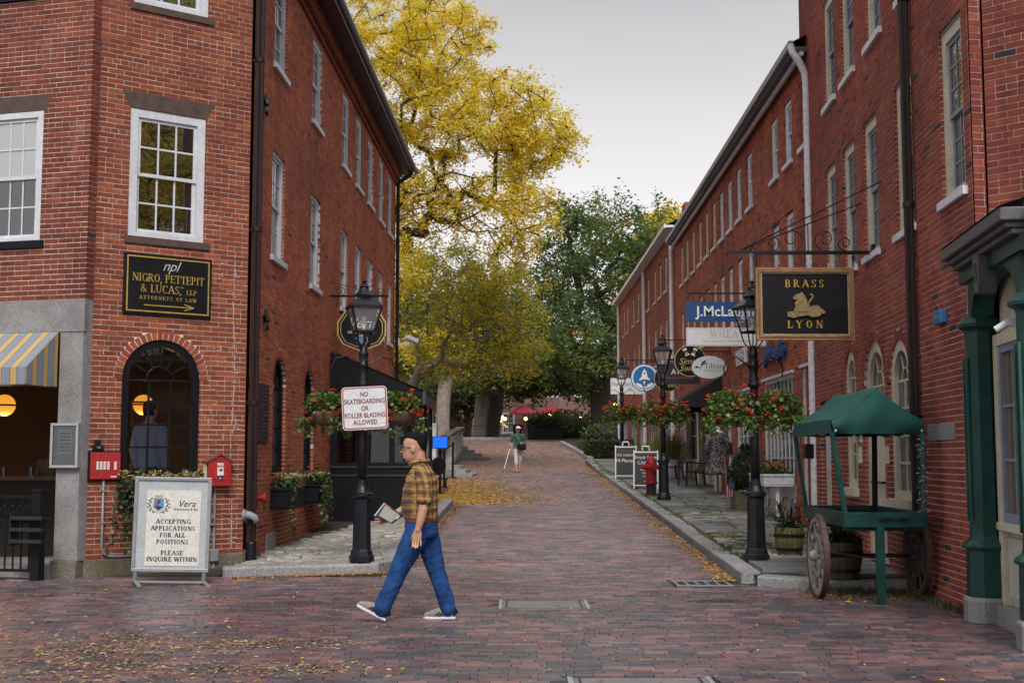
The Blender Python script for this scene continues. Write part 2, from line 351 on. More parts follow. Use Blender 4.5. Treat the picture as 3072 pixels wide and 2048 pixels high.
for k, (x, y, hu, hv, rot) in enumerate(pavs):
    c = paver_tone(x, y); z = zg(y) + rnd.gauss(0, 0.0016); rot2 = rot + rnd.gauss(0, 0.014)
    tx, ty = rnd.gauss(0, 0.014), rnd.gauss(0, 0.020)
    if k < 300:
        key = (k % 3, round(hu, 3), round(hv, 3), k // 25)
        if key not in pv_mesh:
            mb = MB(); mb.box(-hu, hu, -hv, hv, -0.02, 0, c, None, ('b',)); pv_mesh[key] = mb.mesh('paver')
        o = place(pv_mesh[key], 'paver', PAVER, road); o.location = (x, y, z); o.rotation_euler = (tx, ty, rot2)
    else:
        cs, sn = math.cos(rot2), math.sin(rot2); vs = []
        for zz in (-0.02, 0):
            for sx, sy in ((-1, -1), (1, -1), (1, 1), (-1, 1)):
                u, v = hu * sx, hv * sy
                vs.append((x + u * cs - v * sn, y + u * sn + v * cs, z + zz + u * tx * .6 + v * ty * .6 + (zg(y + u * sn + v * cs) - zg(y))))
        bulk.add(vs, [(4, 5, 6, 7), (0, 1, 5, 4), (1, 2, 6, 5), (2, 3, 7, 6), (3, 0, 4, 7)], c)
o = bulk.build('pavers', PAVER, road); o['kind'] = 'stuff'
# square beyond the street
sq = sheet('far_square', [-14, -6, -1.5, 3.1, 9, 16], [45.4, 48, 51, 54, 58, 62, 66, 70, 75, 82, 95, 120], lambda x, y: zg(y) - 0.002, PAVEFAR); tag(sq, kind='structure')
# steel covers and grates
STEEL = mat('steel_cover', (0.19, 0.19, 0.20), 0.45, 0.2, 5, 0.15, 0.3)
for i, (x0, x1, y0, y1, lab) in enumerate(LIDS):
    t = thing('hatch_cover', lab, 'hatch cover', ((x0 + x1) / 2, (y0 + y1) / 2, 0), 0, 'steel covers in the paving')
    w, d = (x1 - x0) / 2, (y1 - y0) / 2
    mb = MB(); mb.box(-w, w, -d, d, -0.02, 0.001); mb.build('plate', STEEL, t)
    for sx in (-1, 1):
        mb = MB(); mb.box(sx * (w - .045) - .008, sx * (w - .045) + .008, -d, d, 0.001, 0.004); mb.build('joint_strip', BLACKM, t)
        mb = MB(); mb.box(sx * (w + .02) - .018, sx * (w + .02) + .018, -d - .03, d + .03, -0.02, 0.006); mb.build('rim', SILVER, t)
t = thing('drain_grate', 'dark slotted street drain grate beside the right kerb corner', 'drain grate', (2.28, 15.44, zg(15.44)), 0, 'street drains')
mb = MB(); mb.box(-.34, .34, -.29, .29, -.03, -.008); mb.build('pit', BLACKM, t)
for k in range(6):
    x = -.31 + k * .124; mb = MB(); mb.box(x - .012, x + .012, -.28, .28, -.008, .006); mb.build('bar', SILVER, t)
for k in range(2):
    y = -.28 + k * .56; mb = MB(); mb.box(-.335, .335, y - .018, y + .018, -.008, .009); mb.build('rim', GREYM, t)
t = thing('drain_grate', 'small ribbed drain cover in the paving short of the drain grate', 'drain grate', (2.145, 13.64, 0), 0, 'street drains')
mb = MB(); mb.box(-.21, .21, -.14, .14, -.02, -.002); mb.build('plate', STEEL, t)
for k in range(12):
    x = -.19 + k * .0345; mb = MB(); mb.box(x - .008, x + .008, -.12, .12, -.002, .005); mb.build('rib', BLACKM, t)

# kerbs -------------------------------------------------------------
def kerb(name, pts, w, h, L, inner, m=KERB):
    """row of granite stones along pts; inner=+1 stones lie to the right of the path"""
    root = tag(sheet(name, [pts[0][0], pts[0][0] + .01], [pts[0][1], pts[0][1] + .01], lambda x, y: zg(y) - .2, EARTH), kind='structure')
    P = [Vector((p[0], p[1], 0)) for p in pts]
    for a, b in zip(P[:-1], P[1:]):
        n = max(1, round((b - a).length / L)); d = (b - a).normalized(); nn = Vector((d.y, -d.x, 0)) * inner
        for i in range(n):
            p = a + (b - a) * (i / n) + d * .006; q = a + (b - a) * ((i + 1) / n) - d * .006
            ww = w * rnd.uniform(.94, 1.06); hh = h + rnd.uniform(-.008, .008); off = rnd.uniform(-.006, .006)
            vs = []
            for zz, ins in ((-.15, 0), (hh - .02, 0), (hh, .02)):
                for e, k in ((p, off + ins), (q, off + ins), (q, ww), (p, ww)):
                    v = e + nn * k; vs.append((v.x, v.y, zg(v.y) + zz))
            fs = [(0, 1, 5, 4), (1, 2, 6, 5), (2, 3, 7, 6), (3, 0, 4, 7), (4, 5, 9, 8), (5, 6, 10, 9), (6, 7, 11, 10), (7, 4, 8, 11), (8, 9, 10, 11)]
            if inner < 0: fs = [tuple(reversed(f)) for f in fs]
            mb = MB(); mb.add(vs, fs); mb.build('kerbstone', m, root, bevel=.008)
    return root
def kxr(y): return 2.77 + 0.006 * (y - 15.5)
kerb('right_kerb', [(kxr(15.5), 15.5), (kxr(51.5), 51.5)], 0.24, 0.125, 1.9, 1)
kerb('right_corner_kerb', [(4.9, 14.55), (3.45, 14.86), (2.90, 15.20)], 0.24, 0.12, 0.85, 1)
kerb('left_kerb', [(-1.50, 17.0), (-1.30, 28.2)], 0.24, 0.15, 1.85, -1)
kerb('left_corner_kerb', [(-3.62, 16.02), (-1.72, 16.48)], 0.24, 0.115, 2.0, -1)
kerb('left_corner_kerb', [(-1.72, 16.48), (-1.50, 16.98)], 0.24, 0.13, .6, -1)
# sidewalks -----------------------------------------------------------
SLAB = mat('bluestone', (0.15, 0.155, 0.155), 0.6, 0.22, 1.3, 0.25, attr=True); COBBLE = mat('cobble', (0.2, 0.2, 0.2), 0.55, 0.25, 8, 0.5, attr=True)
SWR = sheet('right_sidewalk', [kxr(16) + .15, 3.6, 4.4, 5.6], [15.2, 16, 18, 20, 22, 25, 28, 32, 36, 40, 45, 48, 51.5], lambda x, y: zg(y) + .098, EARTH); tag(SWR, kind='structure')
SWL = MB(); 
def zl(x, y):
    f = min(1, max(0, (x + 3.6) / 2.0)); return (1 - f) * (.108 + .012 * (y - 16.2)) + f * (zg(y) + .118)
_ys = [16.1, 16.6, 18, 20, 22, 24, 26, 28.1]; _xs = [-3.7, -3.0, -2.3, -1.66]
SWL.add([(x + (.3 * (y > 17) * (x > -2) * (y - 16.6) / 11.5), max(y, 16.1 + (x + 3.7) * .24), zl(x, y) - .012) for y in _ys for x in _xs], [(j * 4 + i, j * 4 + i + 1, (j + 1) * 4 + i + 1, (j + 1) * 4 + i) for j in range(7) for i in range(3)])
SWL = SWL.build('left_sidewalk', EARTH); tag(SWL, kind='structure')
def stone(mb, x, y, hx, hy, z, c, rot=0.0, lift=.0, tap=.88, rise=.014):
    cs, sn = math.cos(rot), math.sin(rot); vs = []
    for zz, k in ((-.05, 1.0), (rise * .3, .97), (rise, tap)):
        for sx, sy in ((-1, -1), (1, -1), (1, 1), (-1, 1)):
            u, v = hx * sx * k, hy * sy * k; yy = y + u * sn + v * cs
            vs.append((x + u * cs - v * sn, yy, z + zz + lift + (zg(yy) - zg(y))))
    fs = [(8, 9, 10, 11)]
    for b in (0, 4):
        for i in range(4): j = (i + 1) % 4; fs.append((b + i, b + j, b + 4 + j, b + 4 + i))
    mb.add(vs, fs, c)
def slabs(parent, x0f, x1, y0, y1, rows):
    ys = np.linspace(y0, y1, rows + 1)
    for a, b in zip(ys[:-1], ys[1:]):
        x = x0f((a + b) / 2)
        while x < x1 - .12:
            w = min(rnd.uniform(.55, 1.15), x1 - x)
            if x1 - x - w < .25: w = x1 - x
            mb = MB(); k = rnd.uniform(.75, 1.2); cc = rnd.choice([(0.165, 0.178, 0.182), (0.185, 0.185, 0.180), (0.145, 0.158, 0.170)])
            stone(mb, x + w / 2, (a + b) / 2, w / 2 - .014, (b - a) / 2 - .014, zg((a + b) / 2) + .118, tuple(q * k for q in cc), rnd.gauss(0, .006), rnd.gauss(0, .003), .97)
            mb.build('flagstone', SLAB, parent); x += w
def cobbles(parent, x0f, x1f, y0, y1, zoff, limit, zf=None):
    mb = MB(); y = y0; n = 0
    while y < y1:
        d = rnd.uniform(.095, .135); x = x0f(y) + rnd.uniform(0, .1)
        while x < x1f(y):
            w = rnd.uniform(.15, .30); k = rnd.uniform(.65, 1.3); c = tuple(q * k for q in rnd.choice([(0.28, 0.265, 0.245), (0.22, 0.215, 0.21), (0.32, 0.30, 0.275)]))
            m2 = MB() if n < limit else mb
            stone(m2, x + w / 2, y + d / 2, w / 2 - .010, d / 2 - .012, (zf(x, y) if zf else zg(y) + zoff) - .012, c, rnd.gauss(0, .05), rnd.gauss(0, .007), .80, .032)
            if n < limit: m2.build('cobblestone', COBBLE, parent)
            n += 1; x += w
        y += d
    if mb.f: mb.build('cobblestones', COBBLE, parent)['kind'] = 'stuff'
kx = lambda y: kxr(y) + .27
slabs(SWR, lambda y: max(kx(y), 2.95 + (15.9 - y) * 1.2), 4.66, 15.25, 16.95, 4)
cobbles(SWR, kx, lambda y: 4.72 + (y - 17) * .06, 16.97, 20.7, .116, 300)
slabs(SWR, kx, 4.98, 20.75, 23.3, 5)
cobbles(SWR, kx, lambda y: 5.0, 23.35, 24.6, .116, 0)
slabs(SWR, kx, 5.25, 24.65, 51.4, 42)
cobbles(SWL, lambda y: -3.66, lambda y: (-3.55 + (y - 16.2) * 4.4 - .1) if y < 16.62 else -1.80 + (y - 16.6) * .012, 16.25, 24.3, .116, 300, zl)
# ------------------------------------------------------------------ brick walls
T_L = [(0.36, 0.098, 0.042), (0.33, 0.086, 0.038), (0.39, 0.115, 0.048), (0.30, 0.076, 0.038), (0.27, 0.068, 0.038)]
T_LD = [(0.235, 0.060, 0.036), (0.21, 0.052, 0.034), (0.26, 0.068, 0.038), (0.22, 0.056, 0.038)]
T_R = [(0.30, 0.072, 0.046), (0.27, 0.062, 0.041), (0.34, 0.085, 0.049), (0.24, 0.056, 0.041), (0.29, 0.07, 0.05)]
T_M = [(0.32, 0.090, 0.055), (0.29, 0.078, 0.05), (0.36, 0.110, 0.06), (0.25, 0.07, 0.05), (0.37, 0.125, 0.062)]
CH = 0.066
def cut(iv, lo, hi):
    out = []
    for a, b in iv:
        if hi <= a or lo >= b: out.append((a, b)); continue
        if lo > a: out.append((a, lo))
        if hi < b: out.append((hi, b))
    return out
def hole_at(op, z, ring):
    x0, x1, z0, z1, arch = op
    if z0 < z < z1: return x0, x1
    if arch:
        r = (x1 - x0) / 2; rr = r + ring; dz = z - z1
        if 0 <= dz < rr * arch: h = math.sqrt(max(0, rr * rr - (dz / arch) ** 2)); c = (x0 + x1) / 2; return c - h, c + h
    return None
def wall(F, x0, x1, z0, z1, ops, tones, bm, mm, parent, depth=.12, ind=0, indz=(0.3, 4.5), ring=.115, simple=False, dens=1.0, salt=0, dk=.012, tint=.80, gap=.0050, vary=.11, head=.0036):
    """brick wall on facade F with openings; bricks stand proud of the mortar, jambs are returned"""
    rr = random.Random(hash((round(x1, 2), round(z1, 2), salt)) & 0xffff)
    B = MB(); Mo = MB(); L = 0.213; nind = 0; protos = {}; P = F.p
    nz = int(round((z1 - z0) / CH)); pr = .005
    for k in range(nz):
        za = z0 + k * CH; zb = za + CH; zc = (za + zb) / 2
        iv = [(x0, x1)]; edges = []
        for op in ops:
            h = hole_at(op, zc, ring)
            if h:
                iv = cut(iv, *h)
                if op[2] < zc < op[3] or (op[4] and zc > op[3] and ring == 0): edges += [h[0], h[1]]
        for a, b in iv:
            Mo.add([P(a, 0, za), P(b, 0, za), P(b, 0, zb), P(a, 0, zb)], [(0, 1, 2, 3)])
            for e, s in ((a, -1), (b, 1)):
                if any(abs(e - q) < 1e-6 for q in edges):
                    ee = e - s * .003; Mo.add([P(ee, 0, za), P(ee, depth, za), P(ee, depth, zb), P(ee, 0, zb)], [(0, 1, 2, 3)])
            header = (k % 7 == 6); bl = L / 2 if header else L
            x = math.floor((a - x0) / bl) * bl + x0 + (bl / 2 if k % 2 else 0) - bl
            while x < b:
                p = max(x, a); q = min(x + bl, b); x += bl
                if q - p < .012: continue
                pa = p + (head if p > a + 1e-6 else 0); qb = q - (head if q < b - 1e-6 else 0)
                c = rr.choice(tones); m = 1 + rr.uniform(-vary, vary)
                if rr.random() < dk: c = (0.05, 0.045, 0.045)
                m *= tint; c = (c[0] * m, c[1] * m, c[2] * (m + .04))
                zl, zh = za + gap, zb - gap; pj = pr + rr.uniform(-.0015, .002)
                el = any(abs(p - e) < 1e-6 for e in edges); er = any(abs(q - e) < 1e-6 for e in edges)
                if nind < ind and indz[0] < zc < indz[1] and not el and not er and abs(q - p - L) < 1e-6 and rr.random() < dens:
                    key = nind % 24
                    if key not in protos:
                        t = MB(); t.box(-L / 2 + head, L / 2 - head, -pj, .01, -CH / 2 + gap, CH / 2 - gap, c); protos[key] = t.mesh('brick')
                    o = place(protos[key], 'brick', bm); F.put(o, (p + q) / 2, 0, zc, parent); nind += 1; continue
                d0 = 0.0; dl = depth if el else 0.0; dr = depth if er else 0.0
                vs = [P(pa, -pj, zl), P(qb, -pj, zl), P(qb, -pj, zh), P(pa, -pj, zh), P(pa, dl, zl), P(qb, dr, zl), P(qb, dr, zh), P(pa, dl, zh)]
                fs = [(0, 1, 2, 3)]
                if not simple: fs += [(4, 5, 1, 0), (3, 2, 6, 7), (1, 5, 6, 2), (4, 0, 3, 7)]
                elif el or er: fs += [(1, 5, 6, 2), (4, 0, 3, 7)]
                B.add(vs, fs, c)
    for op in ops:           # arch rings of tapered bricks on edge, heads of openings
        a, b, c0, c1, arch = op; cx = (a + b) / 2; r = (b - a) / 2
        if arch:
            n = int(math.pi * (r + ring / 2) / .075)
            for i in range(n):
                t0 = math.pi * i / n + .012; t1 = math.pi * (i + 1) / n - .012; c = rr.choice(tones); m = 1 + rr.uniform(-.2, .2); c = tuple(q * m for q in c)
                q = [(cx - math.cos(t) * rad, c1 + math.sin(t) * rad * arch) for t, rad in ((t0, r), (t1, r), (t1, r + ring - .008), (t0, r + ring - .008))]
                vs = [P(x, -.006, z) for x, z in q] + [P(x, depth if j < 2 else .0, z) for j, (x, z) in enumerate(q)]
                B.add(vs, [(0, 1, 2, 3)[::-1], (0, 1, 5, 4), (1, 2, 6, 5), (2, 3, 7, 6), (3, 0, 4, 7)], c)
            m = 14
            for i in range(m):
                t0, t1 = math.pi * i / m, math.pi * (i + 1) / m
                q = [(cx - math.cos(t) * rad, c1 + math.sin(t) * rad * arch) for t, rad in ((t0, r + .002), (t1, r + .002), (t1, r + ring + .07), (t0, r + ring + .07))]
                Mo.add([P(x, .001, z) for x, z in q], [(3, 2, 1, 0)]); Mo.add([P(q[0][0], 0, q[0][1]), P(q[1][0], 0, q[1][1]), P(q[1][0], depth, q[1][1]), P(q[0][0], depth, q[0][1])], [(0, 1, 2, 3)])
        else:
            Mo.add([P(a, 0, c1), P(b, 0, c1), P(b, depth, c1), P(a, depth, c1)], [(3, 2, 1, 0)])
            Mo.add([P(a, 0, c0), P(b, 0, c0), P(b, depth, c0), P(a, depth, c0)], [(0, 1, 2, 3)])
    o = B.build('bricks', bm); wpart(o, parent); o['kind'] = 'stuff'
    o = Mo.build('mortar_bed', mm); wpart(o, parent)
# ------------------------------------------------------------------ windows
WPROTO = {}
def sash_window(w, h, cols, rows, frame, sashm, glass, casing=.075, sillm=None, deep=.10, split=True, each=True, sillw=.07, mun=.022, lowglass=None):
    key = (round(w, 3), round(h, 3), cols, rows, frame.name, sashm.name, glass.name, sillm.name if sillm else '', split, each, round(casing, 3), round(deep, 3))
    if key in WPROTO: return copy_tree(WPROTO[key])
    hw = w / 2; y0 = deep - .045; mb = MB()
    mb.box(-hw + .001, -hw + casing, y0, deep + .03, 0, h); mb.box(hw - casing, hw - .001, y0, deep + .03, 0, h)
    mb.box(-hw + casing, hw - casing, y0 + .002, deep + .03, h - casing, h - .001); mb.box(-hw + casing, hw - casing, y0 + .002, deep + .03, 0, casing * .6)
    root = mb.build('window', frame)
    iw = hw - casing; z0, z1 = casing * .6, h - casing; zm = (z0 + z1) / 2; st = .045
    spans = ((z0, zm + .02, deep + .006), (zm - .02, z1, deep - .018)) if split else ((z0, z1, deep),)
    for k, (a, b, y) in enumerate(spans):
        s = MB(); s.box(-iw, -iw + st, y, y + .03, a, b); s.box(iw - st, iw, y, y + .03, a, b); s.box(-iw + st, iw - st, y + .001, y + .03, a, a + st); s.box(-iw + st, iw - st, y + .001, y + .03, b - st, b)
        gx0, gx1, gz0, gz1 = -iw + st, iw - st, a + st, b - st
        for i in range(1, cols): x = gx0 + (gx1 - gx0) * i / cols; s.box(x - mun / 2, x + mun / 2, y + .004, y + .026, gz0, gz1)
        for j in range(1, rows): z = gz0 + (gz1 - gz0) * j / rows; s.box(gx0, gx1, y + .005, y + .025, z - mun / 2, z + mun / 2)
        s.build('sash', sashm, root)
        gm = lowglass if (lowglass and k == 0 and split) else glass
        if each:
            for i in range(cols):
                for j in range(rows):
                    p = MB(); xa, xb = gx0 + (gx1 - gx0) * i / cols, gx0 + (gx1 - gx0) * (i + 1) / cols; za, zb = gz0 + (gz1 - gz0) * j / rows, gz0 + (gz1 - gz0) * (j + 1) / rows
                    t = rnd.gauss(0, .0012); p.add([(xa, y + .014, za), (xb, y + .014 + t, za), (xb, y + .015 + t, zb), (xa, y + .015, zb)], [(0, 1, 2, 3)]); p.build('pane', gm, root)
        else:
            p = MB(); p.add([(gx0, y + .014, gz0), (gx1, y + .014, gz0), (gx1, y + .0145, gz1), (gx0, y + .0145, gz1)], [(0, 1, 2, 3)]); p.build('pane', gm, root)
    if sillm:
        s = MB(); s.box(-hw - sillw, hw + sillw, -.055, deep + .02, -.085, -.001); s.build('sill', sillm, root)
    WPROTO[key] = root
    return root
def put_window(F, x, z, parent, **k):
    root = sash_window(**k); F.put(root, x, 0, z, parent); return root
def lintel(F, x, z, w, h, parent, m, splay=.10, y=-.008):
    mb = MB(); mb.prism([(-w / 2, 0), (w / 2, 0), (w / 2 + splay, h), (-w / 2 - splay, h)], y, .10)
    o = mb.build('lintel', m, bevel=.006); F.put(o, x, 0, z, parent); return o
def arched_frame(w, h_spring, m, cols, rows, fan, panem, deep=.06, fw=.075, fd=.10, each=True, mun=.022, arch=1.0, bottom=True):
    """arched window: frame, muntins and panes; local x centred, z from 0"""
    r = w / 2; n = 20; fr = MB()
    def pt(t, rad): return (-math.cos(t) * rad, h_spring + math.sin(t) * rad * arch)
    for i in range(n):
        t0, t1 = math.pi * i / n, math.pi * (i + 1) / n; q = [pt(t0, r - fw), pt(t1, r - fw), pt(t1, r - .002), pt(t0, r - .002)]
        fr.prism(q, deep, deep + fd)
    for s in (-1, 1):
        fr.box(min(s * r, s * (r - fw)) + .002, max(s * r, s * (r - fw)) - .002, deep, deep + fd, 0, h_spring)
    if bottom: fr.box(-r + fw, r - fw, deep + .002, deep + fd, 0, fw * .8)
    root = fr.build('window', m); mu = MB(); y = deep + .04; ri = r - fw; z0 = fw * .8
    for i in range(1, cols): x = -ri + 2 * ri * i / cols; mu.box(x - mun / 2, x + mun / 2, y, y + .03, z0, h_spring)
    for j in range(1, rows + 1): z = z0 + (h_spring - z0) * j / rows; mu.box(-ri, ri, y + .001, y + .029, z - mun / 2, z + mun / 2)
    rf = ri * .42
    for i in range(1, fan):
        t = math.pi * i / fan; a = pt(t, rf); b = pt(t, ri); mu.bar((a[0], y + .015, a[1]), (b[0], y + .015, b[1]), .022, .022)
    arc = [(pt(math.pi * i / 12, rf)[0], y + .015, pt(math.pi * i / 12, rf)[1]) for i in range(13)]; mu.tube(arc, .012, 6)
    mu.build('muntins', m, root)
    if each:
        for i in range(cols):
            for j in range(rows):
                p = MB(); xa, xb = -ri + 2 * ri * i / cols, -ri + 2 * ri * (i + 1) / cols; za, zb = z0 + (h_spring - z0) * j / rows, z0 + (h_spring - z0) * (j + 1) / rows
                p.add([(xa, y + .016, za), (xb, y + .016, za), (xb, y + .0165, zb), (xa, y + .0165, zb)], [(0, 1, 2, 3)]); p.build('pane', panem, root)
    else:
        p = MB(); p.add([(-ri, y + .016, z0), (ri, y + .016, z0), (ri, y + .0165, h_spring), (-ri, y + .0165, h_spring)], [(0, 1, 2, 3)]); p.build('pane', panem, root)
    p = MB(); q = [pt(math.pi * i / 16, ri + .01) for i in range(17)]; p.add([(x, y + .0165, z) for x, z in q], [tuple(range(17))[::-1]]); p.build('fan_pane', panem, root)
    return root
def downpipe(F, x, z0, z1, parent, m, r=.045, y=-.07, flutes=True, name='downpipe', band=2.4):
    mb = MB(); n = 16
    prof = []
    vs = []
    for z in (z0, z1):
        for j in range(n * 2):
            a = math.pi * j / n; rr_ = r * (1 if j % 2 == 0 or not flutes else .86); vs.append((math.cos(a) * rr_, math.sin(a) * rr_, z))
    k = n * 2; mb.add(vs, [(j, (j + 1) % k, k + (j + 1) % k, k + j) for j in range(k)])
    z = z0 + band * .8
    while z < z1 - .3:
        mb.lathe([(r + .004, -.03), (r + .008, -.03), (r + .008, .03), (r + .004, .03)], 16, (0, 0, z)); mb.box(-.012, .012, 0, abs(y), z - .02, z + .02); z += band
    o = mb.build(name, m); F.put(o, x, y, 0, parent); return o

# ================================================================== left corner building
LB = thing('corner_brick_building', 'three storey red brick corner building on the left with canted entrance corner', 'building', (-5.3, 17.5, 0))
LF = Facade((-3.64, 17.4), (.022, 1)); LC = Facade((-5.345, 16.05), (1.35, 1)); LL = Facade((-5.40, 15.93), (.965, -.263))
LCW = 2.097
win_x = [1.83, 5.05, 8.45, 10.37, 12.3, 14.38, 16.27]
ops = [(x - .47, x + .47, z0, z1, 0) for x in win_x for z0, z1 in ((7.48, 9.0), (4.54, 6.2))]
AW = [(2.17, .49), (4.68, .47)]
ops += [(x - w, x + w, 1.30, 2.58, 1.0) for x, w in AW]
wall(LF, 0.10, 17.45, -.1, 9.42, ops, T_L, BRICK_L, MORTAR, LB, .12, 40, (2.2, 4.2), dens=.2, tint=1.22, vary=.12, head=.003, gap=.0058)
for x in win_x:
    for z, h in ((7.48, 1.52), (4.54, 1.66)):
        put_window(LF, x, z, LB, w=.94, h=h, cols=2, rows=2, frame=WHITE, sashm=WHITE, glass=GLASS, sillm=WHITE, deep=.075, each=False, casing=.085)
for x, w in AW:
    o = arched_frame(w * 2, 1.28, BLACKP, 2, 4, 4, GLASS, .05, .085, each=False); LF.put(o, x, 0, 1.30, LB)
    for dz in (.25, .58, .91, 1.24):
        s = MB(); s.box(-w + .09, -w + .33, .088, .098, dz, dz + .018); s.build('glazing_bar', SILVER, o)
# canted corner wall
ops = [(.40, 1.46, 1.28, 2.53, 1.0), (.42, 1.46, 4.40, 6.10, 0), (.42, 1.46, 7.52, 9.3, 0)]
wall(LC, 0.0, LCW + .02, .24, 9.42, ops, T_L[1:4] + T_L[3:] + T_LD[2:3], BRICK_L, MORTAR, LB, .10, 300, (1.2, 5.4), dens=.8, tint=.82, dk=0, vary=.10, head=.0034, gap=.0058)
for z, h in ((4.40, 1.70), (7.52, 1.78)):
    put_window(LC, .94, z, LB, w=1.04, h=h, cols=3, rows=2, frame=CREAM if False else WHITE, sashm=WHITE, glass=GLASS_R, sillm=None, casing=.11, deep=.05, mun=.024)
    s = MB(); s.box(-.57, .59, -.03, .06, -.10, -.002); o = s.build('sill', BROWNSTONE, bevel=.006); LC.put(o, .95, 0, z, LB)
lintel(LC, .94, 6.10, 1.08, .22, LB, BROWNSTONE, .10)
o = arched_frame(1.06, 1.25, BLACKP, 3, 4, 6, GLASS_C, .02, .10, mun=.024); LC.put(o, .93, 0, 1.28, LB)
s = MB(); s.box(-.03, LCW + .02, -.035, .2, -.05, .24); o = s.build('stone_base', GRAN_MOSS, bevel=.01); LC.put(o, 0, 0, 0, LB)
s = MB(); s.box(0, .44, -.02, .2, -.05, .26); o = s.build('base_stone', GRAN_MOSS, bevel=.01); LF.put(o, -.02, 0, 0, LB)
s = MB(); s.box(0, .62, -.02, .2, .0, .40); o = s.build('base_stone', GRANITE, bevel=.01); LF.put(o, 1.35, 0, 0, LB)
LIME = mat('lime_smear', (.46, .41, .39), .95, .25, 9, .3)
s = MB(); z = .30
while z < 4.3:                                    # old repair seam of pale mortar near the corner
    h_ = rnd.uniform(.02, .09); x_ = 1.93 + .018 * math.sin(z * 3) + rnd.gauss(0, .004); w_ = rnd.uniform(.003, .008)
    s.box(x_ - w_, x_ + w_, -.0085, .002, z, z + h_); 
    if rnd.random() < .25: s.box(x_ - w_, x_ + rnd.uniform(.03, .09), -.0082, .002, z, z + .011)
    z += h_ * rnd.choice((1.0, 1.0, 1.3, 1.8))
for _ in range(46):
    x_ = rnd.choice((rnd.uniform(.05, 2.0), rnd.uniform(1.5, 2.0))); z = .27 + CH * round(rnd.uniform(1, 62)) - .03
    if .28 < x_ < 1.56: continue
    s.box(x_, x_ + rnd.uniform(.02, .07), -.0083, .002, z, z + rnd.uniform(.008, .016))
    if rnd.random() < .4: s.box(x_, x_ + .010, -.0087, .002, z - .05, z)
o = s.build('lime_smears', LIME); o['kind'] = 'stuff'; LC.put(o, 0, 0, 0, LB)
# front with granite shop opening (far left)
ops = [(-2.1, -.70, 4.30, 6.0, 0), (-2.1, -.70, 7.6, 9.3, 0)]
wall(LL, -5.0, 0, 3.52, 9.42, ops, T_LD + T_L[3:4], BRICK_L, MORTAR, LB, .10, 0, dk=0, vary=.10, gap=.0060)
for z in (4.30, 7.6):
    put_window(LL, -1.40, z, LB, w=1.40, h=1.70, cols=6, rows=2, frame=WHITE, sashm=WHITE, glass=BLIND if z < 5 else GLASS_R, lowglass=GLASS_R, sillm=None, casing=.08, deep=.04, mun=.02)
    s = MB(); s.box(-.76, .76, -.04, .06, -.10, -.002); o = s.build('sill', BLACKP, bevel=.005); LL.put(o, -1.40, 0, z, LB)
lintel(LL, -1.40, 6.0, 1.46, .22, LB, BROWNSTONE, .08)
s = MB(); s.box(-5.0, .012, -.03, .25, 3.10, 3.52); o = s.build('granite_lintel', GRANITE, bevel=.008); LL.put(o, 0, 0, 0, LB)
s = MB(); s.box(-.34, -.002, -.02, .28, .24, 3.10); o = s.build('granite_pier', GRANITE, bevel=.008); LL.put(o, 0, 0, 0, LB)
s = MB(); s.box(-.37, .0, -.05, .30, -.05, .24); o = s.build('pier_base', GRAN_MOSS, bevel=.01); LL.put(o, 0, 0, 0, LB)
s = MB(); s.box(-5.0, -2.6, -.02, .28, -.05, 3.10); o = s.build('granite_pier', GRANITE, bevel=.008); LL.put(o, 0, 0, 0, LB)
LRT = Facade((-5.397, 15.931), (.055, .122)); wall(LRT, 0.004, .134, 3.52, 9.42, [], T_LD, BRICK_L, MORTAR, LB, .1, 0)
s = MB(); s.box(0, .13, 0, .1, .24, 3.52); o = s.build('granite_return', GRANITE); LRT.put(o, 0, 0, 0, LB)
# rooms behind the glass, core, roof
def wroom(name, pts, z0, z1, m, parent):
    n = len(pts); s = MB(); s.add([(x, y, z0) for x, y in pts] + [(x, y, z1) for x, y in pts], [tuple(range(n)), tuple(reversed(range(n, 2 * n)))] + [((i + 1) % n, i, n + i, n + (i + 1) % n) for i in range(n)])
    return wpart(s.build(name, m), parent)
ROOMW = mat('warm_plaster', (0.20, 0.095, 0.040), 0.8, 0.3, 1.5, 0.05)
s = MB()
rm = [(-12, 23), (-3.9, 23), (-3.9, 17.6), (-5.5, 16.25), (-12, 18.0)]
s.add([(x, y, .12) for x, y in rm] + [(x, y, 3.3) for x, y in rm], [(0, 1, 2, 3, 4), (9, 8, 7, 6, 5), (0, 5, 6, 1), (0, 4, 9, 5), (1, 6, 7, 2)]); wpart(s.build('room', ROOMW), LB)
wroom('core', [(-12, 34.7), (-3.55, 34.7), (-3.93, 17.7), (-5.45, 16.4), (-12, 18.2)], 3.35, 9.4, INSIDE, LB)
wroom('far_walls', [(-12, 34.75), (-3.27, 34.75), (-3.30, 34.2), (-12, 34.2)], 0, 9.4, BRICK_F, LB)
s = MB(); s.add([LF.p(-1.2, -.45, 9.62), LF.p(17.8, -.45, 9.62), LF.p(17.8, 4.5, 12.2), LF.p(-1.2, 4.5, 12.2), LF.p(-1.2, 9, 9.62), LF.p(17.8, 9, 9.62)], [(0, 1, 2, 3), (3, 2, 5, 4)]); wpart(s.build('roof', TAR), LB)
s = MB(); s.col = (.25, .07, .04); s.box(-.05, 17.75, -.06, .02, 9.10, 9.17); s.box(-.05, 17.75, -.16, .02, 9.36, 9.44); o = s.build('cornice_band', BRICK_L); s.col = (.25, .07, .04); LF.put(o, 0, 0, 0, LB)
s = MB(); s.col = (.26, .07, .04); s.box(-.06, .06, -.15, 0, 9.18, 9.36); dm = s.mesh('dentil')
for i in range(70): o = place(dm, 'dentil', BRICK_L); LF.put(o, .1 + i * .25, 0, 0, LB)
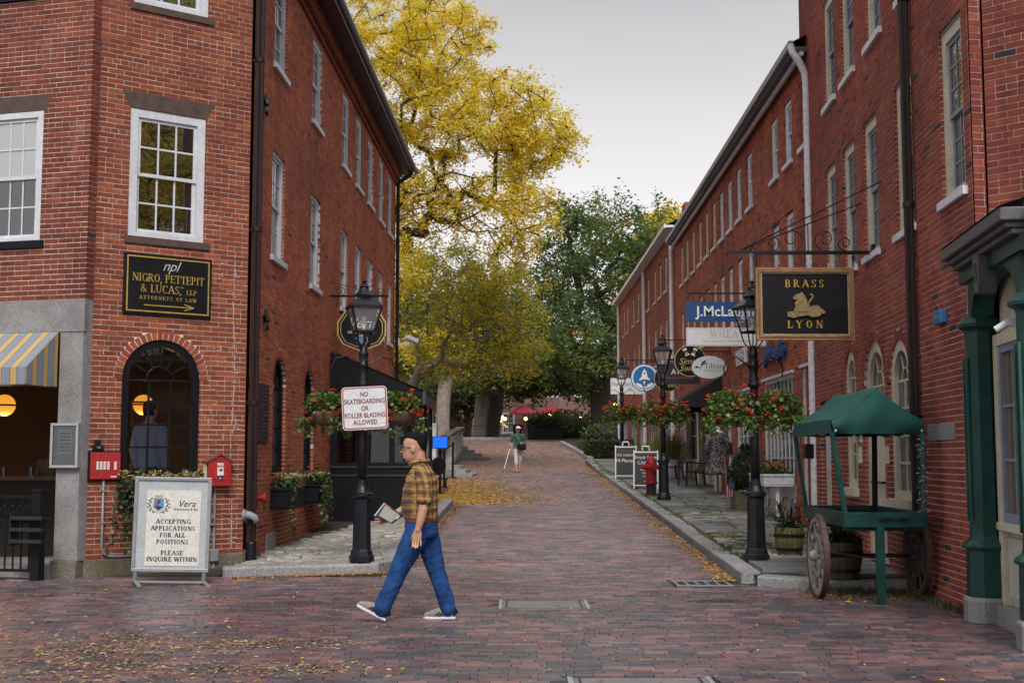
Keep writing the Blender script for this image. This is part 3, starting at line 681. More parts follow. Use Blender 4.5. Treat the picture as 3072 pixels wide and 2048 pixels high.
s = MB(); s.box(-.1, 17.8, -.42, 0, 9.445, 9.50); o = s.build('soffit', BROWNM); LF.put(o, 0, 0, 0, LB)
s = MB(); s.prism([(0, 0)] * 0 or [(-.0, 9.44), (17.9, 9.44), (17.9, 9.60), (-.0, 9.60)], -.46, -.42); o = s.build('fascia', BROWNM); LF.put(o, -.05, 0, 0, LB)
s = MB(); s.tube([(-.1, -.50, 9.60), (17.95, -.50, 9.60)], .065, 10); o = s.build('gutter', PIPEG, smooth=True); LF.put(o, 0, 0, 0, LB)
s = MB(); s.add([LC.p(-.3, -.3, 9.45), LC.p(LCW + .6, -.3, 9.45), LC.p(LCW + .6, 3, 9.45), LC.p(-.3, 3, 9.45)], [(3, 2, 1, 0)]); wpart(s.build('corner_soffit', BROWNM), LB)
downpipe(LF, -.02, .35, 9.4, LB, BROWNM, .062, -.10)
s = MB(); s.lathe([(.085, 0), (.085, .02), (.075, .05), (.075, .34), (.068, .36)], 14); o = s.build('downpipe_shoe', BLACKM); LF.put(o, -.02, -.10, .02, LB)
downpipe(LF, 17.35, zg(34) + .1, 9.0, LB, BROWNM, .05, -.09)
s = MB(); s.tube([(17.35, -.09, 9.0), (17.36, -.12, 9.15), (17.5, -.4, 9.35), (17.5, -.48, 9.55)], .05, 10); o = s.build('downpipe_bend', BROWNM); LF.put(o, 0, 0, 0, LB)

# ================================================================== right: brass building, terrace, end terrace
RBD = thing('tall_brick_building', 'tall red brick building on the right with cream arched ground floor windows', 'building', (5.5, 17, 0))
RBL = 8.42                                       # near corner to the white downpipe
RB = Facade((5.01, 21.25), (-.5, -8.2)); rx = lambda s: 8.215 - s
r2 = [6.05, 4.70, 3.32, 1.57, -.40]; r3 = [5.96, 4.58, 2.96, 1.2, -.4]
ops = [(rx(s) - .40, rx(s) + .40, 4.17, 5.95, 0) for s in r2] + [(rx(s) - .42, rx(s) + .42, 6.93, 8.6, 0) for s in r3]
AR = [(4.93, .38, 1.10, 2.65), (3.44, .60, .18, 2.45), (2.09, .49, 1.02, 2.44)]
ops += [(rx(s) - w, rx(s) + w, z0, z1, 1.0) for s, w, z0, z1 in AR] + [(rx(6.95) - .45, rx(6.95) + .45, .25, 2.42, 0)]
wall(RB, 0.0, 9.22, -.1, 10.6, ops, T_R, BRICK_R, MORTAR_R, RBD, .075, 300, (.4, 5.5), dens=.25, dk=.02, tint=1.14, gap=.0062)
for s in r2: put_window(RB, rx(s), 4.17, RBD, w=.80, h=1.78, cols=2, rows=3, frame=CREAM, sashm=BLUEGREY, glass=GLASS, sillm=PEEL, casing=.13, deep=.075, each=False)
for s in r3: put_window(RB, rx(s), 6.93, RBD, w=.84, h=1.67, cols=2, rows=3, frame=CREAM, sashm=BLUEGREY, glass=GLASS, sillm=PEEL, casing=.13, deep=.075, each=False)
for k, (s, w, z0, z1) in enumerate(AR):
    if k == 1:
        o = arched_frame(w * 2, z1 - z0, CREAM, 2, 5, 3, GLASS, .03, .16, each=False); RB.put(o, rx(s), 0, z0, RBD)
        m2 = MB(); m2.box(-.44, .44, .055, .10, .0, 2.05); m2.box(.40, .44, .045, .055, 0, 2.05); d = m2.build('door', CREAM); RB.put(d, rx(s), 0, z0, RBD)
        m2 = MB(); m2.box(.405, .44, .02, .045, .1, 1.9); m2.build('door_edge', WOOD, d)
        m2 = MB(); m2.bar((-.3, .0, 1.02), (.36, .0, 1.02), .03); m2.bar((-.3, 0, 1.02), (-.3, .1, 1.02), .03); m2.bar((.36, 0, 1.02), (.36, .1, 1.02), .03); m2.build('push_bar', BLACKM, d)
    else:
        o = arched_frame(w * 2, z1 - z0, CREAM, 2, 4, 3, GLASS, .02, .13, each=False, mun=.030); RB.put(o, rx(s), 0, z0, RBD)
        m2 = MB(); m2.box(-w - .06, w + .06, -.07, .1, -.12, -.002); m2.build('sill', CREAM, o)
m2 = MB(); m2.box(-.44, .44, .08, .12, 0, 2.16); d = m2.build('door', CREAM); RB.put(d, rx(6.95), 0, .25, RBD)
m2 = MB(); m2.box(-.30, .30, .065, .08, 1.05, 1.95); m2.build('door_panel', WHITE, d)
m2 = MB(); m2.box(-.33, .33, .068, .08, .2, .85); m2.build('door_panel', CREAM, d)
m2 = MB(); m2.box(-.47, .47, .0, .1, 2.17, 2.26); m2.build('door_head', BRICK_R, d)
for s_ in (4.28, 2.72):
    m2 = MB(); m2.box(-.035, .035, -.05, 0, -.11, .11); o = m2.build('intercom_panel', CREAM, bevel=.005); RB.put(o, rx(s_), 0, 1.55, RBD)
m2 = MB(); m2.box(0, 1.0, -.02, .1, 1.70, 1.87); o = m2.build('granite_block', GRANITE, bevel=.006); RB.put(o, rx(.81), 0, 0, RBD)
downpipe(RB, rx(1.12), .05, 10.6, RBD, BROWNM, .055, -.08)
# canted corner wall
RK = Facade((4.50, 12.10), (.72, -.70)); RKW = 2.9
wall(RK, .12, RKW, 3.7, 10.6, [(1.0, 1.9, 4.3, 6.0, 0), (1.0, 1.9, 7.0, 8.6, 0)], T_R, BRICK_R, MORTAR_R, RBD, .12, 0)
for z in (4.3, 7.0): put_window(RK, 1.45, z, RBD, w=.90, h=1.65, cols=2, rows=3, frame=CREAM, sashm=BLUEGREY, glass=GLASS, sillm=PEEL, casing=.11, deep=.09, each=False)
RRT = Facade((4.455, 12.03), (.98, .2)); wall(RRT, 0, .125, 3.6, 10.6, [], T_R, BRICK_R, MORTAR_R, RBD, .1, 0)
wroom('core', [(5.35, 21.2), (14, 21.2), (14, 10.4), (6.8, 10.3), (4.85, 12.2)], 0, 10.5, INSIDE, RBD)
wroom('side_walls', [(5.3, 21.24), (14.1, 21.24), (14.1, 10.2), (6.58, 10.05), (6.55, 10.3), (13.9, 10.4), (13.9, 21.0), (5.3, 21.0)], 0, 10.6, BRICK_F, RBD)
wroom('roof', [(4.6, 21.3), (14.2, 21.3), (14.2, 10.1), (6.4, 10.0), (4.2, 12.1)], 10.62, 10.85, TAR, RBD)
m2 = MB(); m2.col = T_R[1]
for k in range(3): m2.box(-.1, 9.2, -.05 - .05 * k, .02, 10.3 + .1 * k, 10.39 + .1 * k)
o = m2.build('cornice', BRICK_R); RB.put(o, 0, 0, 0, RBD)
m2 = MB(); m2.col = T_R[1]; m2.box(.0, 3.5, 0, .3, 0, 10.6); o = m2.build('end_wall', BRICK_R); o.location = (5.02, 21.27, 0); wpart(o, RBD)

MT = thing('middle_brick_terrace', 'long three storey brick terrace with peeling white windows behind the hanging shop signs', 'building', (5.6, 30, .4))
ML = 19.80; MF = Facade((5.30, 40.60), (-.3, -19.8)); mx = lambda s: ML - s
ms = [.48, 1.83, 3.13, 5.90, 7.30, 8.60, 9.90, 11.17, 12.53, 13.87, 15.35, 16.80, 18.13]
ops = [(mx(s) - .33, mx(s) + .33, z0, z1, 0) for s in ms for z0, z1 in ((6.84, 8.0), (4.55, 5.92))]
SHOP = [(3.20, 1.50, .45, 3.02), (.72, .36, .45, 3.05), (7.0, 1.05, .55, 2.95), (5.35, .3, 1.2, 2.7), (12.3, 1.9, .8, 2.85), (15.4, 1.2, .9, 2.85), (18.4, .9, .95, 2.9)]
SHOP[3] = (9.1, .35, .7, 2.75)
ops += [(mx(s) - w, mx(s) + w, z0, z1, 0) for s, w, z0, z1 in SHOP]
wall(MF, 0, ML, .0, 8.32, ops, T_M, BRICK_R, MORTAR_D, MT, .09, 40, (3.2, 4.4), dens=.3, tint=1.3)
for k, s in enumerate(ms):
    for z, h in ((6.84, 1.16), (4.55, 1.37)):
        fm = PEEL if k < 7 else CREAM
        put_window(MF, mx(s), z, MT, w=.66, h=h, cols=2, rows=2, frame=fm, sashm=fm, glass=GLASS, sillm=fm, casing=.10, deep=.07, each=False)
def shopfront(F, x, w, z0, z1, parent, m, cols, rows, glass, door=None, stall=.55, deep=.015, name='shopfront'):
    h = z1 - z0; s = MB(); f = .07
    s.box(-w + .001, -w + f, deep, deep + .08, 0, h - .001); s.box(w - f, w - .001, deep, deep + .08, 0, h - .001); s.box(-w + f, w - f, deep + .002, deep + .08, h - f, h - .002); s.box(-w + f, w - f, deep + .02, deep + .08, 0, stall)
    s.box(-w + f, w - f, deep + .004, deep + .08, stall, stall + f)
    s.box(-w, w, -.06, deep, h, h + .05)
    root = s.build(name, m); F.put(root, x, 0, z0, parent)
    mu = MB(); z2, z3 = stall + f, h - f; xi = w - f
    for i in range(1, cols): xx = -xi + 2 * xi * i / cols; mu.box(xx - .017, xx + .017, deep + .02, deep + .06, z2, z3)
    for j in range(1, rows): zz = z2 + (z3 - z2) * j / rows; mu.box(-xi, xi, deep + .021, deep + .059, zz - .014, zz + .014)
    mu.build('muntins', m, root)
    p = MB(); p.add([(-xi, deep + .04, z2), (xi, deep + .04, z2), (xi, deep + .0405, z3), (-xi, deep + .0405, z3)], [(0, 1, 2, 3)]); p.build('pane', glass, root)
    return root
LITSHOP = mat_emit('lit_shop_window', (0.30, 0.19, 0.07), 0.35)
shopfront(MF, mx(3.20), 1.50, .45, 3.02, MT, PEEL, 8, 4, GLASS, stall=.5)
shopfront(MF, mx(.72), .36, .45, 3.05, MT, PEEL, 1, 2, GLASS, stall=.25)
shopfront(MF, mx(7.0), 1.05, .55, 2.95, MT, PEEL, 4, 4, GLASS, stall=.45)
shopfront(MF, mx(9.1), .35, .7, 2.75, MT, PEEL, 1, 2, GLASS, stall=.3)
shopfront(MF, mx(12.3), 1.9, .8, 2.85, MT, CREAM, 3, 1, GLASS, stall=.6)
shopfront(MF, mx(15.4), 1.2, .9, 2.85, MT, CREAM, 3, 2, GLASS, stall=.5)
shopfront(MF, mx(18.4), .9, .95, 2.9, MT, WHITE, 3, 3, GLASS, stall=.5)
for s in (10.75, 13.9, 16.6):
    m2 = MB(); m2.box(-.16, .16, -.14, .0, zg(40.6 - mx(s)) + .1, 2.85); m2.box(-.2, .2, -.17, 0, 2.72, 2.85); o = m2.build('pilaster', CREAM); MF.put(o, mx(s), 0, 0, MT)
wroom('core', [(5.65, 40.5), (14, 40.5), (14, 21.6), (5.35, 21.6)], 0, 8.3, INSIDE, MT)
wroom('rear_walls', [(14, 40.58), (14.1, 40.58), (14.1, 21.6), (14, 21.6)], 0, 8.3, BRICK_F, MT)
m2 = MB(); m2.add([MF.p(-.1, -.28, 8.50), MF.p(ML - .05, -.28, 8.50), MF.p(ML - .05, 4.5, 10.9), MF.p(-.1, 4.5, 10.9), MF.p(-.1, 9, 8.5), MF.p(ML - .05, 9, 8.5)], [(0, 1, 2, 3), (3, 2, 5, 4)]); wpart(m2.build('roof', TAR), MT)
m2 = MB(); m2.box(0, ML - .04, -.26, .0, 8.33, 8.42); o = m2.build('soffit', GREYP); MF.put(o, 0, 0, 0, MT)
m2 = MB(); m2.prism([(0, 8.40), (ML - .04, 8.40), (ML - .04, 8.52), (0, 8.52)], -.33, -.26); o = m2.build('gutter', PIPEG); MF.put(o, 0, 0, 0, MT)
m2 = MB(); m2.tube([(0, -.12, 8.30), (ML - .04, -.12, 8.30)], .045, 8); o = m2.build('eaves_moulding', PEEL); MF.put(o, 0, 0, 0, MT)
downpipe(MF, mx(.06), .4, 7.75, MT, PEEL, .062, -.045, flutes=False)
m2 = MB(); m2.tube([(0, -.045, 7.75), (.0, -.06, 7.95), (.03, -.16, 8.15), (.02, -.26, 8.30), (0, -.30, 8.45)], .062, 10); o = m2.build('downpipe_bend', PEEL); MF.put(o, mx(.06), 0, 0, MT)

ET = thing('end_brick_terrace', 'far brick terrace at the end of the right side row, nearest the green trees', 'building', (5.8, 51, 1))
EL = 21.3; EF = Facade((5.30, 61.95), (0, -1)); ex = lambda s: EL - s
es = [.9, 2.6, 4.25, 5.9, 8.2, 9.9, 12.1, 14.2, 17.1, 18.9]
ops = [(ex(s) - .34, ex(s) + .34, z0, z1, 0) for s in es for z0, z1 in ((7.2, 8.36), (4.85, 6.2))]
SH2 = [(2.2, 1.1, 1.1, 3.0), (6.6, 1.3, 1.25, 3.0), (10.8, 1.0, 1.4, 3.1), (14.4, 1.2, 1.6, 3.3), (18.6, .9, 1.75, 3.4)]
ops += [(ex(s) - w, ex(s) + w, z0, z1, 0) for s, w, z0, z1 in SH2]
wall(EF, 0, EL, .6, 8.95, ops, T_M, BRICK_R, MORTAR_D, ET, .12, 0, simple=True, tint=1.22)
for s in es:
    for z, h in ((7.2, 1.16), (4.85, 1.35)): put_window(EF, ex(s), z, ET, w=.68, h=h, cols=2, rows=2, frame=CREAM, sashm=CREAM, glass=GLASS, sillm=CREAM, casing=.10, deep=.07, each=False)
for s, w, z0, z1 in SH2: shopfront(EF, ex(s), w, z0, z1, ET, WHITE, 4, 3, GLASS, stall=.5)
wroom('core', [(5.65, 61.9), (14, 61.9), (14, 40.7), (5.65, 40.7)], .5, 8.9, INSIDE, ET)
wroom('end_wall', [(5.33, 61.93), (14, 61.93), (14, 61.99), (5.33, 61.99)], .5, 8.9, BRICK_F, ET)
m2 = MB(); m2.add([EF.p(-.3, -.3, 9.02), EF.p(EL, -.3, 9.02), EF.p(EL, 4.5, 11.4), EF.p(-.3, 4.5, 11.4), EF.p(-.3, 9, 9), EF.p(EL, 9, 9)], [(0, 1, 2, 3), (3, 2, 5, 4)]); wpart(m2.build('roof', TAR), ET)
m2 = MB(); m2.box(-.3, EL, -.30, .0, 8.95, 9.02); m2.box(-.3, EL, -.36, -.30, 8.93, 9.06); o = m2.build('gutter', PEEL); EF.put(o, 0, 0, 0, ET)
for s in (.35, 9.0, 20.9): downpipe(EF, ex(s), zg(40 + s) + .1, 8.8, ET, PEEL, .07, -.1, flutes=False)
m2 = MB(); m2.col = T_M[0]; m2.box(-.35, .35, 0, .5, 9.0, 9.75); o = m2.build('chimney', BRICK_R); m2.col = T_M[0]; EF.put(o, ex(.2), .3, 0, ET)
# ------------------------------------------------------------------ lettering
def text(body, size, m, parent, x=0, z=0, y=0, depth=.003, shear=0, space=1.0, name='lettering', align='CENTER', bold=0.0, sx=1.0, rot=0):
    cu = bpy.data.curves.new('t', 'FONT'); cu.body = body; cu.size = size; cu.extrude = depth; cu.shear = shear; cu.space_character = space
    cu.align_x = align; cu.align_y = 'CENTER'; cu.offset = bold; cu.resolution_u = 3
    o = bpy.data.objects.new('t', cu); me = bpy.data.meshes.new_from_object(o); bpy.data.objects.remove(o)
    Mx = Matrix.Rotation(R(90), 4, 'X') @ Matrix.Diagonal((sx, 1, 1, 1)); me.transform(Mx); me.name = name
    q = place(me, name, m, parent); q.location = (x, y, z); q.rotation_euler = (0, rot, 0); return q
# serif capitals: strokes in a unit-high box; l = line, a = arc, s = serif foot
GL = {
 'A': (.92, [('l', .10, 0, .46, 1, .07), ('l', .46, 1, .82, 0, .15), ('l', .24, .34, .68, .34, .06), ('s', .10, 0), ('s', .82, 0)]),
 'B': (.78, [('l', .18, 0, .18, 1, .15), ('a', .38, .75, .26, .25, -90, 90, .12), ('a', .40, .26, .30, .26, -90, 90, .13), ('l', .18, 1, .4, 1, .05), ('l', .18, .51, .42, .51, .05), ('l', .18, 0, .42, 0, .05), ('s', .16, 0), ('s', .16, 1)]),
 'C': (.82, [('a', .46, .5, .36, .5, 48, 312, .13), ('l', .72, .68, .72, .98, .05)]),
 'E': (.74, [('l', .18, 0, .18, 1, .15), ('l', .18, .98, .66, .98, .05), ('l', .18, .52, .52, .52, .05), ('l', .18, .02, .68, .02, .05), ('l', .66, .78, .66, 1, .05), ('l', .68, 0, .68, .24, .05), ('l', .52, .42, .52, .62, .05), ('s', .16, 0), ('s', .16, 1)]),
 'F': (.70, [('l', .18, 0, .18, 1, .15), ('l', .18, .98, .64, .98, .05), ('l', .18, .52, .5, .52, .05), ('l', .64, .76, .64, 1, .05), ('l', .5, .42, .5, .62, .05), ('s', .18, 0), ('s', .16, 1)]),
 'G': (.88, [('a', .46, .5, .36, .5, 48, 350, .13), ('l', .72, .7, .72, .98, .05), ('l', .78, .02, .78, .42, .13), ('s', .76, .42)]),
 'H': (.92, [('l', .18, 0, .18, 1, .15), ('l', .74, 0, .74, 1, .15), ('l', .18, .5, .74, .5, .05), ('s', .18, 0), ('s', .18, 1), ('s', .74, 0), ('s', .74, 1)]),
 'I': (.42, [('l', .21, 0, .21, 1, .15), ('s', .21, 0), ('s', .21, 1)]),
 'L': (.70, [('l', .18, 0, .18, 1, .15), ('l', .18, .02, .64, .02, .05), ('l', .64, 0, .64, .28, .05), ('s', .18, 1), ('s', .16, 0)]),
 'N': (.92, [('l', .16, 0, .16, 1, .06), ('l', .16, 1, .76, 0, .16), ('l', .76, 0, .76, 1, .06), ('s', .16, 0), ('s', .14, 1), ('s', .76, 1)]),
 'O': (.90, [('a', .45, .5, .36, .5, 0, 360, .13)]),
 'P': (.74, [('l', .18, 0, .18, 1, .15), ('a', .38, .73, .28, .27, -90, 90, .13), ('l', .18, 1, .4, 1, .05), ('l', .18, .46, .4, .46, .05), ('s', .18, 0), ('s', .16, 1)]),
 'Q': (.90, [('a', .45, .5, .36, .5, 0, 360, .13), ('l', .45, .12, .82, -.16, .10)]),
 'R': (.84, [('l', .18, 0, .18, 1, .15), ('a', .38, .75, .26, .25, -90, 90, .13), ('l', .18, 1, .4, 1, .05), ('l', .18, .5, .4, .5, .05), ('l', .38, .5, .74, 0, .14), ('s', .18, 0), ('s', .16, 1), ('s', .76, 0)]),
 'S': (.68, [('a', .34, .74, .24, .26, 40, 270, .11), ('a', .34, .25, .26, .25, -140, 90, .13), ('l', .56, .72, .56, .96, .05), ('l', .09, .04, .09, .28, .05)]),
 'T': (.78, [('l', .39, 0, .39, 1, .15), ('l', .06, .98, .72, .98, .05), ('l', .06, .74, .06, 1, .05), ('l', .72, .74, .72, 1, .05), ('s', .39, 0)]),
 'U': (.88, [('l', .18, .34, .18, 1, .15), ('a', .45, .34, .28, .34, 180, 360, .10), ('l', .73, .34, .73, 1, .06), ('s', .18, 1), ('s', .73, 1)]),
 'W': (1.16, [('l', .08, 1, .34, 0, .15), ('l', .34, 0, .58, .95, .06), ('l', .58, .95, .82, 0, .15), ('l', .82, 0, 1.08, 1, .06), ('s', .10, 1), ('s', 1.06, 1), ('s', .58, 1)]),
 'Y': (.86, [('l', .10, 1, .43, .46, .15), ('l', .43, .46, .76, 1, .06), ('l', .43, 0, .43, .48, .15), ('s', .43, 0), ('s', .12, 1), ('s', .74, 1)]),
 'K': (.86, [('l', .18, 0, .18, 1, .15), ('l', .22, .42, .7, 1, .06), ('l', .36, .56, .76, 0, .15), ('s', .18, 0), ('s', .18, 1), ('s', .76, 0)]),
 'D': (.86, [('l', .18, 0, .18, 1, .15), ('a', .36, .5, .40, .5, -90, 90, .13), ('l', .18, 1, .38, 1, .05), ('l', .18, 0, .38, 0, .05)]),
 '&': (.92, [('a', .36, .76, .17, .22, 0, 360, .09), ('a', .36, .27, .28, .27, 60, 330, .12), ('l', .28, .62, .82, .02, .12), ('l', .62, .2, .8, .5, .06)]),
 ',': (.30, [('l', .16, .1, .08, -.18, .12)]), '.': (.28, [('l', .10, .06, .2, .06, .14)]), ' ': (.42, [])}
def serif(body, h, m, parent, x=0, z=0, y=0, depth=.006, space=0.0, wt=1.0, name='lettering', sx=1.0, small=None):
    """row of serif capitals centred on x, standing on z; returns one mesh"""
    W = sum((GL[c][0] + space) for c in body) - space; px = -W / 2; mb = MB(); n = 0
    for c in body:
        w, st = GL[c]
        for k in st:
            n += 1; d = depth + (n % 7) * .00025; f = -d
            if k[0] == 'l':
                _, x0, y0, x1, y1, t = k; t *= wt
                a = Vector((px + x0, y0)); b = Vector((px + x1, y1)); dd = (b - a); 
                nn = Vector((-dd.y, dd.x)).normalized() * t / 2
                if abs(dd.x) > .05 and abs(dd.y) > .3: nn = Vector((-t / 2 * 1.1, 0))
                q = [a + nn, a - nn, b - nn, b + nn]
            elif k[0] == 's':
                X, Z = px + k[1], k[2]; e = .05 * (1 if Z < .5 else -1)
                zz = sorted((Z, Z + e)); q = [Vector((X - .15, zz[0])), Vector((X + .15, zz[0])), Vector((X + .15, zz[1])), Vector((X - .15, zz[1]))]
            else:
                _, cx, cy, rx_, ry_, a0, a1, t = k; t *= wt; N = max(6, int(abs(a1 - a0) / 22)); pv = None
                for i in range(N + 1):
                    a = R(a0 + (a1 - a0) * i / N); tt = t * (.45 + .55 * abs(math.cos(a)))
                    o_ = (px + cx + rx_ * math.cos(a), cy + ry_ * math.sin(a)); i_ = (px + cx + max(.02, rx_ - tt) * math.cos(a), cy + max(.02, ry_ - tt * .8) * math.sin(a))
                    if pv: mb.prism([(p[0] * h * sx, p[1] * h) for p in (pv[1], pv[0], o_, i_)], f, 0)
                    pv = (o_, i_)
                continue
            pts = [(p.x * h * sx, p.y * h) for p in q]
            ar = sum(pts[i][0] * pts[(i + 1) % 4][1] - pts[(i + 1) % 4][0] * pts[i][1] for i in range(4))
            mb.prism(pts if ar > 0 else pts[::-1], f, 0)
        px += w + space
    o = mb.build(name, m, parent); o.location = (x, y, z); return o
def poly_part(pts, m, parent, y0=-.004, y1=0, name='emblem', x=0, z=0, s=1.0):
    ar = sum(pts[i][0] * pts[(i + 1) % len(pts)][1] - pts[(i + 1) % len(pts)][0] * pts[i][1] for i in range(len(pts)))
    p = [(a * s + x, b * s + z) for a, b in (pts if ar > 0 else pts[::-1])]
    mb = MB(); mb.prism(p, y0, y1); return mb.build(name, m, parent)
def stroke_part(paths, r, m, parent, name='emblem', y=0, n=6):
    mb = MB()
    for p in paths: mb.tube([(q[0], y, q[1]) for q in p], r, n)
    return mb.build(name, m, parent)
def circ(cx, cz, rx_, rz_=None, n=28): rz_ = rz_ or rx_; return [(cx + rx_ * math.cos(2 * math.pi * i / n), cz + rz_ * math.sin(2 * math.pi * i / n)) for i in range(n)]
def spiral(cx, cz, r, turns, a0, flip=1, n=22): return [(cx + r * (1 - .75 * i / n) * math.cos(a0 + flip * 2 * math.pi * turns * i / n), cz + r * (1 - .75 * i / n) * math.sin(a0 + flip * 2 * math.pi * turns * i / n)) for i in range(n + 1)]
def frame_ring(w, h, fw, y0, y1, m, parent, name='frame', bevel=.004):
    mb = MB(); mb.box(-w / 2, w / 2, y0, y1, h / 2 - fw, h / 2); mb.box(-w / 2, w / 2, y0, y1, -h / 2, -h / 2 + fw); mb.box(-w / 2, -w / 2 + fw, y0 + .0005, y1, -h / 2 + fw, h / 2 - fw); mb.box(w / 2 - fw, w / 2, y0 + .0005, y1, -h / 2 + fw, h / 2 - fw)
    return mb.build(name, m, parent, bevel=bevel)
SCRIPTW = mat('script_grey', (0.40, 0.40, 0.42), 0.5, 0.1, 5, 0)
# attorneys' sign -----------------------------------------------------
t = thing('wall_sign', 'black wall sign with gold lettering and arrow for attorneys at law', 'sign', LC.p(.975, -.03, 3.775), LC.rz)
mb = MB(); mb.box(-.60, .60, -.012, .03, -.40, .40); mb.build('board', SIGNBLK, t, bevel=.006)
frame_ring(1.13, .73, .018, -.02, -.012, GOLD, t, 'gold_border', 0)
text('npl', .19, SCRIPTW, t, .02, .255, -.013, .002, .42, .95, 'script_lettering')
serif('NIGRO, PETTEPIT', .105, GOLD, t, 0, .035, -.012, .007, -.02, sx=.93)
serif('& LUCAS,', .105, GOLD, t, -.10, -.105, -.012, .007, 0, sx=.95); serif('LLP', .065, GOLD, t, .32, -.105, -.012, .007, .06)
text('sm', .035, SCRIPTW, t, .185, -.01, -.013, .001)
serif('ATTORNEYS AT LAW', .05, GOLD, t, 0, -.20, -.012, .006, .22, sx=.98)
mb = MB(); mb.bar((-.33, -.016, -.275), (.36, -.016, -.275), .008, .014); mb.bar((.36, -.0165, -.275), (.22, -.0165, -.235), .008, .014); mb.bar((.36, -.0165, -.275), (.22, -.0165, -.315), .008, .014); mb.build('arrow', GOLD, t)
# hanging restaurant sign ------------------------------------------------
VY = 24.08
t = thing('hanging_sign', 'black gold rimmed restaurant shield sign hanging behind the left street lamp', 'sign', (-2.87, VY, 3.96))
sh = lambda k: [(-.47 * k, .13 * k), (-.47 * k, -.12 * k), (-.36 * k, -.30 * k), (0, -.44 * k), (.36 * k, -.30 * k), (.47 * k, -.12 * k), (.47 * k, .13 * k), (.26 * k, .44 * k), (-.26 * k, .44 * k)]
poly_part(sh(1.0), GOLDP, t, -.02, .02, 'rim'); poly_part(sh(.93), SIGNBLK, t, -.026, -.02, 'board'); poly_part(sh(.86), GOLDP, t, -.028, -.0262, 'gold_line'); poly_part(sh(.825), SIGNBLK, t, -.031, -.0282, 'face')
text('Vera', .27, TEXTW, t, -.02, .10, -.032, .002, .35, 1.0, 'script_lettering'); text('RISTORANTE BAR', .066, TEXTW, t, 0, -.07, -.032, .002)
poly_part([(-.05, -.16), (.05, -.16), (.055, -.24), (0, -.30), (-.055, -.24)], mat('crest_blue', (.08, .24, .42), .5, .1, 5, 0), t, -.034, -.031, 'crest'); poly_part([(-.045, -.15), (-.05, -.11), (-.02, -.13), (0, -.10), (.02, -.13), (.05, -.11), (.045, -.15)], GOLDP, t, -.034, -.031, 'crown')
stroke_part([[(-.10, -.16), (-.12, -.24), (-.06, -.33)], [(.10, -.16), (.12, -.24), (.06, -.33)]], .007, SCRIPTW, t, 'wreath', -.033)
br = thing('sign_bracket', 'twisted black iron bracket carrying the restaurant shield sign', 'bracket', (-3.49, VY, 4.59))
mb = MB(); pts = [(x, math.sin(x * 40) * .004, 0) for x in np.linspace(0, 1.12, 40)]
for k in range(2): mb.tube([(p[0], math.sin(p[0] * 34 + k * math.pi) * .011, math.cos(p[0] * 34 + k * math.pi) * .011) for p in pts], .014, 6)
mb.build('twisted_bar', BLACKM, br); mb = MB(); mb.box(-.03, .0, -.02, .02, -.14, .30); mb.build('wall_plate', BLACKM, br)
stroke_part([spiral(.20, .10, .10, 1.2, -1.2), spiral(.98, .09, .09, 1.2, -1.8, 1), [(0, .28), (.3, .20), (.7, .08), (1.0, .02)]], .008, BLACKM, br, 'scroll')
stroke_part([[(.15, 0), (.15, -.2)], [(1.06, 0), (1.06, -.2)]], .008, BLACKM, br, 'hanger')
# BRASS LYON -------------------------------------------------------------
BY = 16.33
t = thing('hanging_sign', 'black sign with gold BRASS LYON letters and golden lion in brown wooden frame', 'sign', (3.80, BY, 3.50), R(1))
mb = MB(); mb.box(-.58, .58, -.012, .03, -.42, .42); mb.build('board', SIGNBLK, t)
frame_ring(1.28, .95, .035, -.035, .045, WOOD, t, 'outer_frame'); frame_ring(1.205, .875, .026, -.045, .0, WOOD, t, 'middle_frame'); frame_ring(1.15, .82, .018, -.028, .0, mat('worn_gilt', (.36, .29, .17), .5, .4, 14, .2), t, 'inner_frame')
serif('BRASS', .10, GOLD, t, -.005, .215, -.012, .014, .30, 1.2); serif('LYON', .10, GOLD, t, -.005, -.315, -.012, .014, .42, 1.2)
BRZ = mat('old_gilt', (0.27, 0.20, 0.10), 0.5, 0.35, 30, 0.5, 0.3)
lion = thing('x', '', '') if False else None
poly_part([(-.235, -.165), (-.23, -.105), (-.17, -.10), (-.06, -.085), (.03, -.10), (.03, -.15), (-.08, -.165), (-.16, -.185)], BRZ, t, -.040, -.012, 'lion_foreleg')
poly_part([(-.16, -.11), (-.13, -.03), (-.14, .02), (-.10, .05), (-.155, .055), (-.16, .075), (-.145, .10), (-.12, .125), (-.06, .135), (-.05, .155), (-.03, .13), (0, .10), (.02, .03), (.03, -.04), (.04, -.10)], BRZ, t, -.048, -.012, 'lion_head_and_mane')
poly_part([(.02, -.14), (.03, -.06), (.10, -.02), (.16, -.02), (.22, -.07), (.255, -.10), (.245, -.13), (.20, -.13), (.19, -.155), (.10, -.175), (.06, -.165)], BRZ, t, -.044, -.012, 'lion_body')
stroke_part([[(.04, -.06), (.05, .02), (.09, .07), (.10, .105), (.085, .125), (.07, .11)]], .014, BRZ, t, 'lion_tail', -.03)
br = thing('sign_bracket', 'long black scrolled iron bracket with stay rods carrying the BRASS LYON sign', 'bracket', (4.70, BY, 4.18))
mb = MB(); mb.bar((-1.9, 0, 0), (.02, 0, 0), .03, .035); mb.bar((-1.55, 0, -.025), (.02, 0, -.022), .02, .016); mb.lathe([(.0, -.05), (.02, -.03), (.012, 0), (.004, .03)], 8, (-1.9, 0, 0)); mb.build('beam', BLACKM, br)
